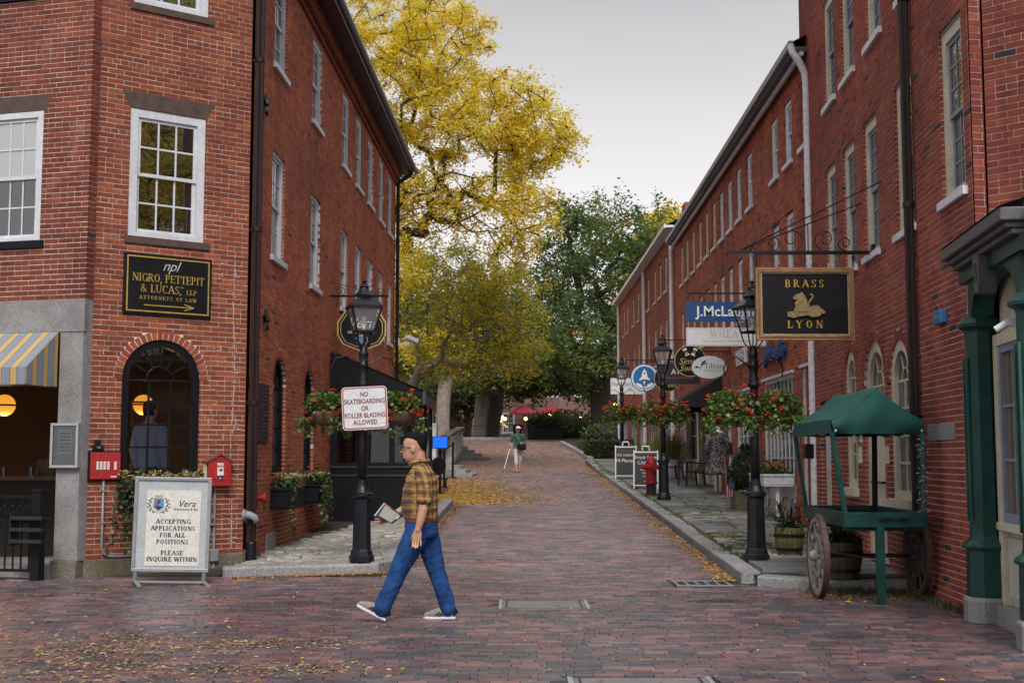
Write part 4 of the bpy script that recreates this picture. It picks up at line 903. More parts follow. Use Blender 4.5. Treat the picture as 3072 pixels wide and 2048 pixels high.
stroke_part([spiral(-1.30, .12, .10, 1.3, -1.4), spiral(-1.05, .17, .15, 1.2, -1.2), spiral(-.62, .17, .15, 1.2, -1.9, -1), spiral(-.36, .12, .10, 1.3, -1.6, -1), [(-.84, 0), (-.84, .30), (-.84, .38)]], .008, BLACKM, br, 'scrolls')
a1 = Vector(RB.p(rx(2.70), -.01, 4.99)) - Vector(br.location); a2 = Vector(RB.p(rx(3.91), -.01, 4.95)) - Vector(br.location)
mb = MB(); mb.tube([(-1.72, 0, .03), tuple(a1)], .010, 6); mb.tube([(-1.72, 0, .03), tuple(a2)], .010, 6); mb.build('stay_rods', BLACKM, br)
mb = MB(); mb.tube([(-1.52, 0, 0), (-1.52, 0, -.23)], .010, 6); mb.tube([(-.26, 0, 0), (-.26, 0, -.2)], .010, 6); mb.lathe([(.018, -.02), (.018, .02)], 8, (-.26, 0, -.08)); mb.build('hanger', BLACKM, br)
mb = MB(); mb.box(-.02, .02, -.05, .05, -.08, .1); mb.build('wall_plate', BLACKM, br)
# shop signs along the right row --------------------------------------------
NAVY = mat('sign_navy', (0.006, 0.055, 0.19), 0.45, 0.12, 4, 0.03); SIGNW = mat('sign_white', (0.62, 0.64, 0.68), 0.5, 0.06, 4, 0.03); COPPER = mat('letter_copper', (0.36, 0.22, 0.16), 0.5, 0.1, 5, 0)
def hang(x, z, y, h, bx0, bx1, bz, lab, blab, tw=False):
    b = thing('sign_bracket', blab, 'bracket', (bx1, y, bz)); L = bx1 - bx0; mb = MB(); mb.bar((-L, 0, 0), (.02, 0, 0), .026); mb.build('beam', BLACKM, b)
    mb = MB(); mb.box(-.02, .02, -.03, .03, -.10, .10); mb.build('wall_plate', BLACKM, b)
    stroke_part([spiral(-L + .05, -.07, .06, 1.2, 1.6), spiral(-.12, -.07, .07, 1.2, 1.4, -1)], .007, BLACKM, b, 'scroll')
    for q in h:
        mb = MB(); mb.tube([(q - bx1, 0, 0), (q - bx1, 0, z - bz)], .009, 6); mb.build('hanger', BLACKM, b)
    return b
b = hang(3.75, 4.19, 21.8, (3.4, 4.4), 3.05, 5.02, 4.345, '', 'thin black bracket with stay carrying the navy shop sign')
mb = MB(); mb.tube([(-1.85, 0, .02), tuple(Vector(MF.p(mx(1.78), -.01, 5.94)) - Vector(b.location))], .008, 6); mb.build('stay_rod', BLACKM, b)
t = thing('hanging_sign', 'navy shop sign with white J. McLaughlin lettering', 'sign', (3.78, 21.8, 4.025)); mb = MB(); mb.box(-.77, .77, -.02, .02, -.17, .17); mb.build('board', NAVY, t)
text('J.MᶜLaughlin' if False else 'J.McLaughlin', .25, TEXTW, t, .03, 0, -.021, .003, 0, 1.0, bold=.003)
t = thing('hanging_sign', 'white shop sign with copper WHEAT lettering hung under the navy one', 'sign', (3.70, 21.8, 3.59)); mb = MB(); mb.box(-.69, .69, -.015, .015, -.16, .16); mb.build('board', SIGNW, t); frame_ring(1.36, .30, .006, -.017, -.015, COPPER, t, 'border', 0)
serif('WHEAT', .115, COPPER, t, .02, .0, -.015, .003, .16, .5); stroke_part([[(-.45, -.075), (.35, -.075)]], .003, COPPER, t, 'rule', -.016); stroke_part([[(.15 + k * .05, -.085), (.19 + k * .05, -.065)] for k in range(7)], .004, COPPER, t, 'wheat_ear', -.016)
stroke_part([[(-.30, .16), (-.30, .27)], [(.62, .16), (.62, .27)]], .008, SILVER, t, 'hook')
TGRN = mat('leaf_green', (0.012, 0.10, 0.05), .5, .1, 5, 0); TGREY = mat('letter_grey', (.12, .13, .16), .5, .1, 5, 0)
hang(4.63, 3.90, 29.7, (4.4, 4.86), 4.05, 5.13, 3.99, '', 'twisted black bracket carrying the white oval Tilton sign')
t = thing('hanging_sign', 'white oval Tilton sign with two green leaves', 'sign', (4.63, 29.7, 3.62)); poly_part(circ(0, 0, .42, .28), TGRN, t, -.012, .015, 'rim'); poly_part(circ(0, 0, .408, .268), SIGNW, t, -.016, -.012, 'board')
text('Tilton', .19, TGREY, t, .11, .02, -.017, .002); text('WEALTH MANAGEMENT', .033, TGREY, t, .09, -.10, -.017, .001, 0, 1.15); stroke_part([[(-.12, -.065), (.30, -.065)]], .003, TGREY, t, 'rule', -.017)
for q in ([(-.20, .02), (-.17, .12), (-.06, .18), (-.09, .08)], [(-.36, .0), (-.28, .03), (-.22, -.01), (-.29, -.025)]): poly_part(q, TGRN, t, -.019, -.016, 'leaf')
stroke_part([[(-.21, -.08), (-.20, .0), (-.13, .10)], [(-.20, -.02), (-.24, .0)]], .006, TGRN, t, 'stem', -.018)
def sweet(x, y, z, r, lab, full):
    t = thing('hanging_sign', lab, 'sign', (x, y, z), 0, 'round sweet shop signs'); poly_part(circ(0, 0, r), GOLDP, t, -.015, .015, 'rim'); poly_part(circ(0, 0, r * .95), SIGNBLK, t, -.019, -.015, 'board')
    text('Simply', r * .55, GOLDP, t, 0, -.05 * r, -.020, .002, .3); text('Sweet', r * .55, GOLDP, t, 0, -.48 * r, -.020, .002, .3)
    for s in (-1, 1):
        M = Matrix.Translation((s * .26 * r, 0, .55 * r)) @ Matrix.Rotation(R(25) * s, 4, 'Y'); mb = MB(); mb.box(-.09 * r, .09 * r, -.024, -.019, -.2 * r, .2 * r, None, M); mb.build('candy', GOLDP, t)
        mb = MB(); mb.box(-.13 * r, .13 * r, -.026, -.020, .14 * r, .24 * r, None, M); mb.box(-.13 * r, .13 * r, -.026, -.020, -.24 * r, -.14 * r, None, M); mb.build('candy_wrapper', TEXTW, t)
    return t
sweet(4.37, 31.0, 3.87, .39, 'round black Simply Sweet sign with gold rim and two wrapped candies, behind the oval sign', 1)
hang(4.37, 4.25, 31.0, (4.2, 4.55), 3.6, 5.15, 4.38, '', 'thin black bracket carrying the near round Simply Sweet sign')
sweet(4.42, 36.0, 3.74, .38, 'lower round black Simply Sweet sign, half hidden under the dark reaction board', 0)
hang(4.42, 4.1, 36.0, (4.3, 4.55), 3.8, 5.22, 4.22, '', 'short black bracket carrying the farther round Simply Sweet sign')
t = thing('hanging_sign', 'charcoal rectangular shop board with the words CREATE A REACTION', 'sign', (4.36, 33.5, 3.73)); mb = MB(); mb.box(-.50, .62, -.02, .02, -.29, .28); mb.build('board', mat('sign_charcoal', (.022, .02, .026), .5, .2, 4, .03), t)
text('CURED', .22, TEXTW, t, -.02, .02, -.022, .002, 0, 1.1) if False else text('ARE', .20, TEXTW, t, .06, .03, -.022, .002, 0, 1.3); text('CREATE A REACTION', .075, mat('letter_pink', (.42, .06, .09), .5, .1, 5, 0), t, .06, -.13, -.022, .002)
hang(4.36, 4.0, 33.5, (4.0, 4.8), 3.85, 5.18, 4.1, '', 'short black bracket carrying the charcoal board')
t = thing('hanging_sign', 'round blue and white sign with a white rocket', 'sign', (3.98, 38.0, 3.89)); RBL_ = mat('rocket_blue', (0.010, 0.13, 0.36), .45, .1, 4, 0)
poly_part(circ(0, 0, .42), RBL_, t, -.012, .015, 'rim'); poly_part(circ(0, 0, .395), SIGNW, t, -.016, -.012, 'white_ring'); poly_part(circ(0, 0, .34), RBL_, t, -.020, -.016, 'board')
poly_part([(-.07, -.05), (-.085, .08), (-.05, .19), (0, .27), (.05, .19), (.085, .08), (.07, -.05)], TEXTW, t, -.026, -.020, 'rocket'); poly_part([(-.08, .04), (-.18, -.09), (-.07, -.06)], TEXTW, t, -.025, -.020, 'fin'); poly_part([(.08, .04), (.18, -.09), (.07, -.06)], TEXTW, t, -.025, -.020, 'fin')
poly_part(circ(0, .13, .03), RBL_, t, -.029, -.026, 'porthole'); poly_part([(-.045, -.14), (0, -.09), (.045, -.14), (.018, -.17), (.018, -.32), (-.018, -.32), (-.018, -.17)], TEXTW, t, -.025, -.020, 'flame')
poly_part([(-.27, -.19), (-.21, -.15), (-.15, -.19), (-.10, -.20), (-.06, -.27), (.06, -.27), (.10, -.20), (.15, -.19), (.21, -.15), (.27, -.19), (.17, -.28), (0, -.33), (-.17, -.28)], TEXTW, t, -.023, -.020, 'cloud')
hang(3.98, 4.31, 38.0, (3.8, 4.15), 3.4, 5.26, 4.415, '', 'straight black bracket carrying the rocket sign')
t = thing('hanging_sign', 'white board with thin script lettering, farthest of the hanging signs', 'sign', (3.92, 43.0, 3.91)); mb = MB(); mb.box(-.57, .57, -.015, .015, -.27, .27); mb.build('board', SIGNW, t); text('The Wild Clover', .17, TEXTB, t, 0, .06, -.016, .001, .35)
stroke_part([circ(.10 + dx, -.10 + dz, .03, .022, 10) for dx, dz in ((-.03, .0), (.03, .0), (0, .035))] + [[(.10, -.11), (.11, -.18)]], .004, TEXTB, t, 'clover', -.017)
hang(3.92, 4.18, 43.0, (3.6, 4.2), 3.2, 5.32, 4.30, '', 'black bracket carrying the farthest white board')
# letters mounted on the middle terrace wall
t = thing('wall_lettering', 'white WHEAT letters mounted on the brick wall beyond the near lamp', 'lettering', MF.p(mx(7.05), -.03, 3.73), MF.rz)
serif('WHEAT', .34, SIGNW, t, 0, -.17, 0, .03, .06, .9, 'letters', sx=.95)
t = thing('wall_lettering', 'blue J. McLaughlin letters mounted on the brick wall over the shop window', 'lettering', MF.p(mx(3.24), -.05, 3.50), MF.rz)
text('J.McLaughlin', .42, mat('letter_blue', (.008, .055, .20), .5, .1, 5, 0), t, 0, 0, 0, .03, 0, .98, 'letters', bold=.006)
# small signs on the brass building and the left wall
t = thing('wall_plaque', 'small bright blue plaque on the brick wall beside the green storefront', 'plaque', RB.p(rx(.12), -.05, 2.98), RB.rz)
mb = MB(); mb.box(-.14, .14, -.03, .05, -.075, .075); mb.build('plate', mat('plaque_blue', (.03, .16, .42), .45, .2, 8, .1), t, bevel=.02); text('No. 26', .085, mat('faded_letters', (.20, .26, .34), .6, .2, 9, 0), t, 0, 0, -.031, .002)
t = thing('wall_tablet', 'tall dark bronze tablet with raised lines of lettering by the downpipe', 'tablet', LF.p(.98, -.02, 2.16), LF.rz)
mb = MB(); mb.box(-.26, .26, -.02, .02, -.42, .42); mb.build('plate', mat('bronze', (.035, .033, .036), .5, .3, 15, .2, .3), t, bevel=.008)
for k in range(13): mb = MB(); [mb.box(-.20 + j * .058, -.155 + j * .058 + (j * k % 3) * .004, -.026, -.02, .33 - k * .055, .36 - k * .055) for j in range(7)]; mb.build('text_line', mat('bronze_worn', (.075, .07, .07), .45, .3, 15, .2, .3), t)
# ------------------------------------------------------------------ foliage helper
def leaf_cloud(mb, n, pos, size, cols, drop=0.3, rng=None, long=1.5):
    """n single leaves (bent quads) at positions given by pos(rng)"""
    g = rng or rnd
    for i in range(n):
        p = pos(g); s = size * g.uniform(.6, 1.35); c = g.choice(cols); k = g.uniform(.7, 1.3)
        a = g.uniform(0, 2 * math.pi); el = g.uniform(-.9, .7) - drop
        d = Vector((math.cos(a) * math.cos(el), math.sin(a) * math.cos(el), math.sin(el))); u = d.cross(Vector((g.gauss(0, 1), g.gauss(0, 1), g.gauss(0, 1) + .6))); 
        if u.length < 1e-4: continue
        u.normalize(); u *= s * .5; e = Vector(p); m = e + d * s * long * .5; t = e + d * s * long
        mb.add([tuple(e), tuple(m + u), tuple(t), tuple(m - u)], [(0, 1, 2, 3)], (c[0] * k, c[1] * k, c[2] * k))
def in_ball(c, r, shell=.55):
    def f(g):
        while True:
            v = Vector((g.gauss(0, 1), g.gauss(0, 1), g.gauss(0, 1)))
            if v.length > 1e-3: break
        v.normalize(); q = (shell ** 3 + (1 - shell ** 3) * g.random()) ** (1 / 3)
        return (c[0] + v.x * r[0] * q, c[1] + v.y * r[1] * q, c[2] + v.z * r[2] * q)
    return f
G_GER = [(0.085, 0.155, 0.032), (0.065, 0.130, 0.030), (0.12, 0.18, 0.04), (0.05, 0.10, 0.028), (0.17, 0.20, 0.045)]
REDS = [(0.78, 0.10, 0.05), (0.82, 0.15, 0.08), (0.70, 0.06, 0.03)]; ORANGES = [(0.80, 0.16, 0.04), (0.82, 0.11, 0.035), (0.75, 0.075, 0.03)]
def blossoms(mb, n, pos, r, cols, per=14):
    for i in range(n):
        p = pos(rnd); 
        for k in range(per):
            q = in_ball(p, (r, r, r * .7), .6)(rnd); s = r * .55; a = rnd.uniform(0, 6.28); u = Vector((math.cos(a), math.sin(a), rnd.uniform(-.3, .3))) * s; v = Vector((rnd.gauss(0, .4), rnd.gauss(0, .4), 1)).cross(u).normalized() * s; c = rnd.choice(cols); e = Vector(q)
            mb.add([tuple(e - u), tuple(e - v * .8), tuple(e + u), tuple(e + v * .8)], [(0, 1, 2, 3)], c)
BASK = {}
def basket(kind):
    """hanging geranium basket; origin at its centre"""
    if kind in BASK: return copy_tree(BASK[kind])
    t = thing('hanging_basket', '', 'hanging basket')
    mb = MB(); mb.lathe([(.02, -.17), (.10, -.155), (.165, -.10), (.20, -.02), (.205, .02), (.18, .03)], 14); mb.build('coir_bowl', STRAW, t, smooth=True)
    mb = MB()
    for j in range(3): a = 2.1 * j + .4; mb.tube([(math.cos(a) * .19, math.sin(a) * .19, .02), (0, 0, .42)], .005, 5)
    mb.build('chain', BLACKM, t)
    mb = MB(); R_ = {'near': (.33, .30, .25), 'left': (.29, .26, .22), 'far': (.30, .29, .25)}[kind]; n = {'near': 1500, 'left': 900, 'far': 950}[kind]
    leaf_cloud(mb, n, in_ball((0, 0, .13 if kind == 'left' else .06), (R_[0], R_[1], R_[2] * (.72 if kind == 'left' else 1)), .35), .050, G_GER, .25, None, 1.15)
    for k in range(24):                      # trailing stems
        a = rnd.uniform(0, 6.28); r0 = R_[0] * rnd.uniform(.8, 1.15); x, y = math.cos(a) * r0, math.sin(a) * r0; L = rnd.uniform(.06, .30)
        leaf_cloud(mb, 16, lambda g: (x + g.gauss(0, .025), y + g.gauss(0, .025), -.05 - g.random() * L), .045, G_GER, .5, None, 1.15)
    mb.build('foliage', LEAF, t)
    mb = MB(); nb = {'near': 30, 'left': 18, 'far': 38}[kind]; c = ORANGES if kind == 'far' else REDS
    blossoms(mb, nb, in_ball((0, 0, .10), (R_[0] * 1.12, R_[1] * 1.12, R_[2] * 1.15), .93), .040, c); mb.build('blossoms', PETAL, t)
    BASK[kind] = t; return t
# ------------------------------------------------------------------ street lamps
LANT, _lt, _lb = _new('lantern_glass'); _lb.inputs['Base Color'].default_value = (.55, .56, .58, 1); _lb.inputs['Alpha'].default_value = .22; _lb.inputs['Roughness'].default_value = .12
def make_lamp(m):
    t = thing('street_lamp', '', 'street lamp')
    mb = MB(); mb.lathe([(.165, 0), (.165, .07), (.15, .085), (.135, .14), (.122, .16), (.108, .80), (.112, .82)], 8, (0, 0, 0), None, R(22.5)); mb.lathe([(.118, .82), (.140, .835), (.140, .875), (.118, .89), (.095, .93), (.075, .97), (.062, 1.05)], 20); mb.build('base', m, t)
    mb = MB(); mb.lathe([(.062, 1.05), (.055, 1.5), (.050, 2.22), (.050, 2.25), (.078, 2.27), (.082, 2.30), (.06, 2.33), (.072, 2.36), (.05, 2.40), (.058, 2.47), (.058, 2.52), (.066, 2.53), (.066, 2.56), (.056, 2.57), (.056, 2.66), (.064, 2.68), (.064, 2.71), (.05, 2.73), (.05, 2.77), (.02, 2.81)], 18); mb.build('post', m, t, smooth=True)
    mb = MB(); mb.ball((.03, -.055, 2.60), .022); mb.build('post_knob', m, t, smooth=True)
    hb, ht, zb, zt = .115, .195, 2.99, 3.31
    mb = MB()
    for sx, sy in ((-1, -1), (1, -1), (1, 1), (-1, 1)):
        mb.bar((sx * .035, sy * .035, 2.76), (sx * hb * .8, sy * hb * .8, 2.86), .014); mb.bar((sx * hb * .8, sy * hb * .8, 2.86), (sx * hb * 1.03, sy * hb * 1.03, 2.99), .014); mb.bar((sx * hb, sy * hb, zb - .01), (sx * ht, sy * ht, zt), .020)
    for z, h in ((zb, hb), (zt, ht)):
        for a, b in (((-h, -h), (h, -h)), ((h, -h), (h, h)), ((h, h), (-h, h)), ((-h, h), (-h, -h))): mb.bar((*a, z), (*b, z), .022)
    mb.tube([(0, 0, 2.80), (0, 0, 3.0)], .008, 6); mb.build('lantern_frame', m, t)
    for a, b in (((-1, -1), (1, -1)), ((1, -1), (1, 1)), ((1, 1), (-1, 1)), ((-1, 1), (-1, -1))):
        p = MB(); p.add([(a[0] * hb, a[1] * hb, zb), (b[0] * hb, b[1] * hb, zb), (b[0] * ht, b[1] * ht, zt), (a[0] * ht, a[1] * ht, zt)], [(0, 1, 2, 3)]); p.build('lantern_pane', LANT, t)
    mb = MB(); q = math.sqrt(2); mb.lathe([(.215 * q, 3.30), (.215 * q, 3.325), (.10 * q, 3.43), (.085 * q, 3.44), (.085 * q, 3.475)], 4, (0, 0, 0), None, R(45)); mb.lathe([(.135, 3.465), (.10, 3.50), (.062, 3.55), (.055, 3.575), (.072, 3.58), (.045, 3.61), (.02, 3.625)], 12); mb.build('lantern_roof', m, t)
    mb = MB(); mb.lathe([(.015, 3.62), (.015, 3.635), (.034, 3.65), (.034, 3.665), (.0, 3.69)], 12); mb.build('finial', m, t)
    mb = MB(); mb.lathe([(.028, 3.0), (.028, 3.075), (.018, 3.08)], 10); mb.lathe([(.012, 3.08), (.034, 3.12), (.034, 3.17), (.012, 3.205)], 10); mb.build('bulb', mat('bulb', (.6, .6, .56), .25, .1, 5, 0), t, smooth=True)
    for s in (-1, 1):
        mb = MB(); mb.tube([(0, 0, 2.42), (s * .10, 0, 2.56), (s * .24, 0, 2.66), (s * .37, 0, 2.63), (s * .42, 0, 2.50), (s * .40, 0, 2.40)], .010, 6); mb.build('basket_arm', m, t)
    return t
lampA = make_lamp(BLACKM)
LAMPS = [(-1.95, 16.6, 18, BLACKM, 'black street lamp on the left sidewalk carrying the no skateboarding sign', 'left'),
         (3.20, 16.75, 12, NAVYM, 'near right street lamp beside the black lion sign', 'near'),
         (3.36, 28.2, -10, BLACKM, 'street lamp by the red hydrant on the right sidewalk', 'far'),
         (3.42, 39.5, 5, BLACKM, 'street lamp behind the chalkboards in front of the white script sign', 'far'),
         (5.25, 79.0, 0, BLACKM, 'far street lamp in front of the broad tree trunk, with one orange flower basket', 'far')]
for i, (x, y, a, m, lab, bk) in enumerate(LAMPS):
    z = zg(y) + (.125 if i < 4 else .0); o = lampA if i == 0 else copy_tree(lampA)
    tag(o, lab, 'street lamp', 'black street lamps'); o.location = (x, y, z); o.rotation_euler = (0, 0, R(a))
    if i == 0:
        pass
    sides = (-1, 1) if i < 4 else (-1,)
    for s in sides:
        b = basket(bk); rr_ = {'near': .34, 'left': .44, 'far': .28}[bk] * (1 if i < 4 else 0.0); d = Vector((math.cos(R(a)), math.sin(R(a)), 0)) * s * rr_
        if i == 0: d = Vector((-.50 if s < 0 else .47, .12, 0))
        b.location = (x + d.x, y + d.y - (.03 if i else 0), z + {'near': 1.93, 'left': 1.92, 'far': 1.90}[bk]); b.rotation_euler = (0, 0, rnd.uniform(0, 6))
        where = ['the left street lamp', 'the near right street lamp', 'the lamp by the hydrant', 'the lamp behind the chalkboards', 'the far lamp by the broad trunk'][i]
        lab2 = f'{"left" if s < 0 else "right"} geranium basket hanging on {where}' if i < 4 else f'orange geranium basket hanging on {where}'
        tag(b, lab2, 'hanging basket', 'geranium baskets on the lamps'); b.scale = (1, 1, 1) if i < 4 else (1.25, 1.25, 1.1)
for o in [x for x in bpy.data.objects if x.name.startswith('street_lamp') and x.parent is None]:
    pass
# no skateboarding sign
t = thing('street_sign', 'white rectangular NO SKATEBOARDING OR ROLLER BLADING ALLOWED sign with red border on the lamp post', 'sign', (-1.905, 16.40, 2.155), R(4), None, 0, R(-3))
def rrect(w, h, r, n=5): 
    pts = []
    for cx, cz, a0 in ((w / 2 - r, -h / 2 + r, -90), (w / 2 - r, h / 2 - r, 0), (-w / 2 + r, h / 2 - r, 90), (-w / 2 + r, -h / 2 + r, 180)):
        for i in range(n + 1): a = R(a0 + 90 * i / n); pts.append((cx + r * math.cos(a), cz + r * math.sin(a)))
    return pts
SIGNRED = mat('sign_red', (.36, .02, .03), .5, .15, 6, 0); DKRED = mat('letter_dark_red', (.16, .012, .025), .5, .15, 6, 0)
poly_part(rrect(.585, .555, .05), SIGNW, t, -.004, .004, 'plate'); poly_part(rrect(.565, .535, .045), SIGNRED, t, -.0055, -.004, 'red_border'); poly_part(rrect(.535, .505, .035), SIGNW, t, -.007, -.0055, 'face')
for k, w in enumerate(('NO', 'SKATEBOARDING', 'OR', 'ROLLER BLADING', 'ALLOWED')): text(w, .086, DKRED, t, 0, .175 - k * .09, -.008, .001, 0, 1.04, bold=.002, sx=.74)
mb = MB(); mb.box(-.03, .03, .004, .14, -.25, -.22); mb.box(-.03, .03, .004, .14, .2, .23); mb.tube([(0, .01, -.29), (0, .01, .25)], .012, 6); mb.build('mounting_rail', SILVER, t)
# ------------------------------------------------------------------ left wall fittings
t = thing('alarm_panel', 'flat red alarm panel with a grid of small labels left of the arched window', 'alarm panel', LC.p(.20, -.03, 1.42), LC.rz)
mb = MB(); mb.box(-.19, .19, -.04, .03, -.175, .165); mb.build('box', RED, t, bevel=.008); mb = MB(); mb.box(-.21, .21, .0, .03, -.20, .18); mb.build('back_plate', BLACKP, t)
mb = MB(); [mb.box(-.12 + i * .045, -.088 + i * .045, -.044, -.04, -.05 + j * .026, -.03 + j * .026) for i in range(6) if i != 4 for j in range(4)]; mb.build('label_strips', TEXTW, t); mb = MB(); mb.box(.07, .14, -.043, -.04, -.15, -.135); mb.build('maker_label', TEXTW, t); mb = MB(); mb.lathe([(.012, 0), (.012, .01)], 10, (0, -.045, .11)); mb.build('lock', SILVER, t)
t = thing('card_reader', 'small black reader box mounted above the red alarm panel', 'reader', LC.p(.10, -.02, 1.64), LC.rz); mb = MB(); mb.box(-.06, .07, -.05, .02, -.045, .04); mb.build('housing', BLACKP, t, bevel=.01); mb = MB(); mb.box(-.035, .03, -.04, .02, .04, .10); mb.build('cap', BLACKM, t, bevel=.006); mb = MB(); mb.box(-.02, .03, -.053, -.05, -.005, .02); mb.build('display', GLASS, t)
t = thing('fire_alarm_box', 'old red FIRE call box with little gabled roof right of the arched window', 'fire alarm box', LC.p(1.715, -.05, 1.34), LC.rz)
mb = MB(); mb.prism([(-.16, -.20), (.16, -.20), (.16, .13), (0, .20), (-.16, .13)], -.08, .05); mb.build('case', RED, t, bevel=.006)
mb = MB(); mb.bar((-.20, -.02, .115), (.0, -.02, .225), .15, .02); mb.bar((.20, -.02, .115), (.0, -.02, .225), .15, .018); mb.build('roof', mat('dull_red', (.16, .06, .065), .6, .4, 12, .2), t); mb = MB(); mb.box(-.185, -.162, -.02, .05, -.14, .11); mb.build('side_panel', CREAM, t)
mb = MB(); mb.prism(rrect(.19, .25, .05), -.088, -.08); mb.build('door', mat('red_bright', (.42, .03, .03), .4, .2, 14, .15), t); mb = MB(); mb.box(-.045, .045, -.10, -.088, -.06, .05); mb.build('pull_plate', PEEL, t, bevel=.004); mb = MB(); mb.box(-.02, .025, -.104, -.10, .0, .03); mb.build('pull_window', RED, t)
text('FIRE', .05, TEXTW, t, 0, .085, -.089, .002, bold=.002); mb = MB(); mb.box(-.04, .04, -.091, -.088, -.115, -.08); mb.build('number_plate', TEXTB, t); text('351', .03, TEXTW, t, 0, -.098, -.092, .001)
t = thing('conduit', 'grey electrical conduit bending under the red alarm panel to the signboard', 'conduit', LC.p(.19, -.03, .24), LC.rz)
mb = MB(); mb.tube([(0, 0, 1.0), (0, 0, .16), (.02, 0, .08), (.10, 0, .035), (.20, 0, .03), (1.48, 0, .03)], .016, 8); mb.build('tube', PIPEG, t, smooth=True); mb = MB(); [mb.box(-.03, .03, -.02, .01, z, z + .02) for z in (.45, .85)]; mb.build('clip', PIPEG, t)
t = thing('conduit', 'grey conduit with boxes running down below the fire call box', 'conduit', LC.p(1.69, -.03, .0), LC.rz)
mb = MB(); mb.tube([(0, 0, 1.14), (0, 0, .05)], .018, 8); mb.build('tube', PIPEG, t); mb = MB(); mb.box(-.06, .05, -.05, .03, .15, .30); mb.build('junction_box', PIPEG, t, bevel=.005); mb = MB(); mb.box(-.075, .0, -.04, .03, .62, .75); mb.build('switch_box', GREYM, t, bevel=.005); mb = MB(); mb.box(-.055, -.03, -.043, -.04, .66, .71); mb.build('switch', BLACKM, t)
t = thing('menu_case', 'silver framed menu case with a printed sheet on the granite pier', 'menu case', LL.p(-.19, -.04, 1.67), LL.rz)
mb = MB(); mb.box(-.19, .19, -.02, .03, -.27, .27); mb.build('backing', mat('case_white', (.42, .46, .48), .6, .1, 5, 0), t); frame_ring(.40, .56, .035, -.05, .0, SILVER, t); mb = MB(); mb.box(-.10, .10, -.024, -.02, -.11, .20); mb.build('menu_sheet', SIGNW, t)
for k, (z, c) in enumerate(((.15, COPPER), (.11, TGREY), (.07, TGREY), (.02, COPPER), (-.02, TGREY), (-.06, COPPER))): mb = MB(); mb.box(-.075, .075, -.0255, -.024, z - .012, z + .008); mb.build('menu_lines', mat('print_tan', (.35, .26, .18), .6, .1, 6, 0) if c is COPPER else mat('print_grey', (.25, .28, .27), .6, .1, 6, 0), t)
mb = MB(); mb.add([(-.165, -.045, -.245), (.165, -.045, -.245), (.165, -.0452, .245), (-.165, -.0452, .245)], [(0, 1, 2, 3)]); mb.build('glass', GLASS_C, t)
# awning over the door
AWN = mat('awning_cloth', (.3, .3, .3), .8, .08, 6, .1, attr=True)
t = thing('striped_awning', 'blue and yellow striped awning over the restaurant door', 'awning', LL.p(-1.3, -.05, 2.4), LL.rz)
AY, AB, AD = (.46, .33, .13), (.20, .24, .31), (.16, .07, .05)
seq = [(AB, .115), (AD, .008), (AY, .085), (AD, .008)]
x1, x0 = .955, -2.2; dpt = .62; zt, zf = .70, .22
mb = MB(); x = x0; i = 0
def awn_quad(xa, xb, c):
    mb.add([(xa, -dpt, zf), (xb, -dpt, zf), (xb, -.0, zt), (xa, -.0, zt)], [(0, 1, 2, 3)], c); mb.add([(xa, -dpt, 0), (xb, -dpt, 0), (xb, -dpt, zf), (xa, -dpt, zf)], [(0, 1, 2, 3)], c)
while x < x1 - .001:
    c, w = seq[i % 4]; xb = min(x + w, x1); awn_quad(x, xb, c); x = xb; i += 1
x = 0; i = 0
while x < dpt - .001:
    c, w = seq[i % 4]; xb = min(x + w, dpt); z1 = zf + (zt - zf) * (x / dpt); z2 = zf + (zt - zf) * (xb / dpt)
    for xx in (x1, x0): mb.add([(xx, -dpt + x, 0), (xx, -dpt + xb, 0), (xx, -dpt + xb, z2), (xx, -dpt + x, z1)], [(0, 1, 2, 3)], c)
    x = xb; i += 1
mb.build('canopy', AWN, t); mb = MB(); mb.bar((x1 - .01, -dpt + .01, .0), (x1 - .01, 0, 0), .02); mb.bar((x0, -dpt + .01, 0), (x1, -dpt + .01, 0), .02); mb.build('frame', BLACKM, t)
# gate and paper rack at the door
t = thing('iron_gate', 'low black iron railing gate closing the restaurant doorway', 'gate', LL.p(-.78, -.32, 0), LL.rz)
for x in (-.50, .43):
    mb = MB(); mb.box(x - .06, x + .06, -.06, .06, 0, 1.10); mb.box(x - .075, x + .075, -.075, .075, 1.10, 1.13); mb.build('post', BLACKP, t)
for z in (.12, .72, 1.02): mb = MB(); mb.box(-.44, .37, -.015, .015, z, z + .035); mb.build('rail', BLACKP, t)
for k in range(7): x = -.38 + k * .115; mb = MB(); mb.tube([(x, 0, .14), (x, 0, 1.03)], .012, 6); mb.build('bar', BLACKP, t)
mb = MB(); [mb.tube([(x + .03 * math.cos(a), 0, .90 + .03 * math.sin(a)) for a in np.linspace(0, 6.28, 12)], .005, 4) for x in (-.32, -.2, -.09, .03, .14, .26)]; mb.build('scrollwork', BLACKP, t)
t = thing('paper_rack', 'three tier black wire paper rack hung on the gate beside the granite pier', 'rack', LL.p(-.42, -.44, .45), LL.rz); GAUZE = mat('wire_mesh', (.03, .032, .036), .4, .2, 9, .1, .3)
for k in range(3): z = .03 + k * .14; mb = MB(); mb.box(-.17, .27, -.10, .08, z, z + .012); mb.box(-.17, .27, -.10, -.09, z, z + .05); mb.box(.26, .27, -.1, .08, z, z + .04); mb.build('tray', GAUZE, t)
mb = MB(); mb.box(-.18, -.17, -.10, .08, 0, .40); mb.build('side', GAUZE, t)
s = MB(); s.box(-2.6, -.34, -.12, 3.0, -.02, .16); o = s.build('door_step', GRANITE); LL.put(o, 0, .05, 0, LB)
